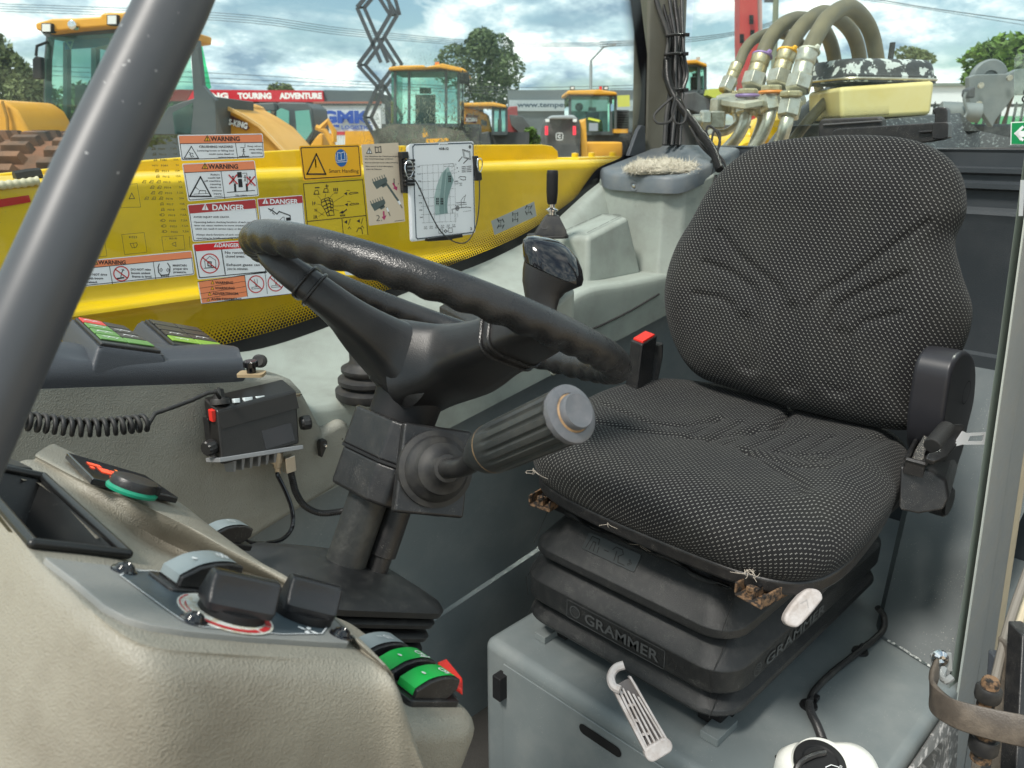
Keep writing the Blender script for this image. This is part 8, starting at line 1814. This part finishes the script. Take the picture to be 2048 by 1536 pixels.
# --- trees
def treeb(label, c, d, rx, ry, n, leaf, col, seed, lean=0, trunk=True, open_=0., name='tree', lobes=9, group=None):
    random.seed(seed); t = bth(name, label, 'tree', c[0], d, group); k = d/F; C0 = PH(c[0], c[1], d); mb = MB(); up_ = V((0, 0, 1)); L_ = []
    for i in range(lobes): a = random.uniform(0, 2*pi); q_ = random.uniform(.35, .75); L_.append((C0+RT*(cos(a)*q_*rx*k)+up_*(sin(a)*q_*ry*k)+HF*random.uniform(-.5, .5)*rx*k, random.uniform(.32, .55)))
    L_.append((C0, .7))
    for i in range(n):
        c_, s_ = random.choice(L_); v = V((random.gauss(0, 1), random.gauss(0, 1), random.gauss(0, 1))).normalized()*random.uniform(.6, 1.0)**.5
        p = c_+RT*(v.x*s_*rx*k)+HF*(v.y*s_*rx*k)+up_*(v.z*s_*ry*k); s2 = leaf*random.uniform(.5, 1.2)
        a = V((random.gauss(0, 1), random.gauss(0, 1), random.gauss(0, .6))).normalized(); b = a.cross(V((random.gauss(0, 1), random.gauss(0, 1), random.gauss(0, 1)))).normalized()
        mb.add([p-a*s2, p-b*s2*.45, p+a*s2, p+b*s2*.45], [(0, 1, 2, 3)])
    obj('crown', mb, col, t, smooth=0)
    g = V((C0.x, C0.y, 0)); mt = mat('bark', (.09, .07, .05), .9); w_ = rx*k*.07; tr = MB().tube([g, g.lerp(C0, .5)+RT*w_, C0], [w_*1.3, w_, w_*.4], 8, sm=3)
    for c_, s_ in L_[:5]: tr.tube([g.lerp(C0, .6), g.lerp(C0, .8).lerp(c_, .5), c_], [w_*.6, w_*.4, w_*.15], 6)
    obj('trunk', tr, mt, t); return t
LF1 = mat('olive_foliage', (.16, .20, .075), .7, dirt=(.7, .7, (.08, .11, .045), .4, .6)); LF2 = mat('dark_foliage', (.075, .115, .050), .7, dirt=(.5, .7, (.13, .18, .07), .42, .6)); LF3 = mat('bright_foliage', (.14, .26, .03), .6, dirt=(1.5, .7, (.06, .11, .025), .42, .6))
treeb('round dense dark green tree above the loaders', (955, 138), 58, 82, 72, 9000, .17, LF2, 1, lobes=14)
treeb('tall loose olive tree at the far left edge', (5, 170), 24, 62, 135, 8000, .11, LF1, 2, lobes=12)
treeb('leafy olive tree behind the big loader cab', (72, 225), 26, 60, 75, 5000, .11, LF1, 3, lobes=10)
treeb('dense olive tree further behind the loader cab', (200, 235), 30, 130, 60, 7000, .14, LF1, 4, lobes=12)
treeb('small treetop peeking above the red fascia', (560, 178), 60, 26, 16, 900, .16, LF1, 5, lobes=5)
treeb('small olive treetop behind the fluid tank', (1824, 120), 45, 38, 24, 1800, .13, LF1, 6, lobes=7)
treeb('bright green tree with long leaves at the right edge', (2010, 125), 10, 75, 46, 2600, .07, LF3, 7, lobes=12)
treeb('low bright shrub in front of the warehouse', (1058, 282), 20, 22, 20, 700, .09, LF3, 8, lobes=5, name='shrub')
# --- right side behind the tank: white truck, fence, fork carriage, green cabin
t = bth('white_truck', 'white box truck behind the picket fence at the right', 'truck', 1900, 25); slabH('box_body', R4(1862, 170, 2120, 250), 25, 3, mat('truck_white', (.72, .76, .78), .4), t, .05); slabH('roof_edge', R4(1862, 166, 2120, 172), 24.9, 3, mat('truck_trim', (.20, .23, .20), .5), t); under(t, 1870, 2110, 245, 25)
fn = bth('picket_fence', 'dark steel picket fence along the yard at the right', 'fence', 1960, 14)
FM = mat('fence_black', (.03, .035, .035), .5)
pk = MB(); g0 = PH(1700, 272, 14).dot(RT); base_ = HF*14
for i in range(48):
    x = g0+i*.125; c = base_+RT*x; f = Fr(V((c.x, c.y, 0)), RT, (0, 0, 1)); ztop = PH(1900, 203, 14).z
    if i == 0: pkt = obj('picket', MB().prism(f, [(-.02, .1), (.02, .1), (.02, ztop-.05), (0, ztop), (-.02, ztop-.05)], -.02, 0), FM, fn, smooth=0); c00 = f.o.copy()
    else: o = pkt.copy(); COL.objects.link(o); o.parent = fn; o.location = f.o-c00
for z in (.35, PH(1900, 214, 14).z): c = base_+RT*g0; f = Fr(V((c.x, c.y, z)), RT, (0, 0, 1)); obj('rail', MB().prism(f, [(0, 0), (6.1, 0), (6.1, .05), (0, .05)], -.03, .0), FM, fn, smooth=0)
t = bth('green_site_cabin', 'pale green site cabin behind the fence at the right', 'cabin', 2010, 18); slabH('cabin_wall', R4(1985, 232, 2140, 330), 18, 2, mat('site_green', (.12, .42, .20), .5), t)
t = bth('white_hoarding', 'low white wall seen through the fence', 'wall', 1960, 16); slabH('wall_panel', R4(1860, 268, 2140, 330), 16, .3, mat('white_wall', (.75, .75, .72), .6), t)
fk = bth('fork_carriage', 'grey steel fork carriage plate with round disc at the right edge', 'fork carriage', 1990, 5)
GS = mat('galvanised_dirty', (.17, .195, .195), .5, .2, dirt=(8, .6, (.27, .29, .28), .42, .7))
slabH('side_plate', [(1940, 218), (1938, 154), (1952, 149), (2018, 147), (2036, 138), (2110, 134), (2110, 190), (2030, 190), (2012, 214), (1992, 240), (1985, 255), (1965, 226)], 5, .05, GS, fk, .006)
obj('disc', MB().lathe(Fr(PH(1978, 158, 5.1), RT, (0, 0, 1)), [(.11, -.03), (.115, 0), (.105, .015), (.05, .015), (.045, .0), (0, .0)], 36), GS, fk)
for x, y in ((1961, 171), (1957, 208), (2018, 156)): obj('bolt', MB().lathe(Fr(PH(x, y, 4.96), RT, (0, 0, 1)), [(.018, 0), (.017, .012), (0, .012)], 8), STL, fk)
obj('cross_tube', MB().tube([PH(1880, 222, 4.95), PH(1960, 226, 4.9)], .055, 20), GS, fk, bevel=.004); slabH('sensor_block', [(1936, 190), (1938, 178), (1952, 172), (1951, 196), (1938, 196)], 4.9, .08, DMG, fk, .01); obj('sensor_cable', MB().tube([PH(1932, 184, 4.85), PH(1928, 200, 4.85), PH(1934, 225, 4.85), PH(1918, 246, 4.85), PH(1912, 232, 4.85)], .008, 6, sm=5), GS, fk)
slabH('base_plate', R4(1905, 248, 2120, 330), 5.1, .3, mat('black_fender_dusty', (.045, .05, .055), .6, dirt=(20, .6, (.15, .16, .16))), fk, .02)
slabH('base_stand', R4(1940, 300, 2080, 700), 5.2, .3, DMG, fk)
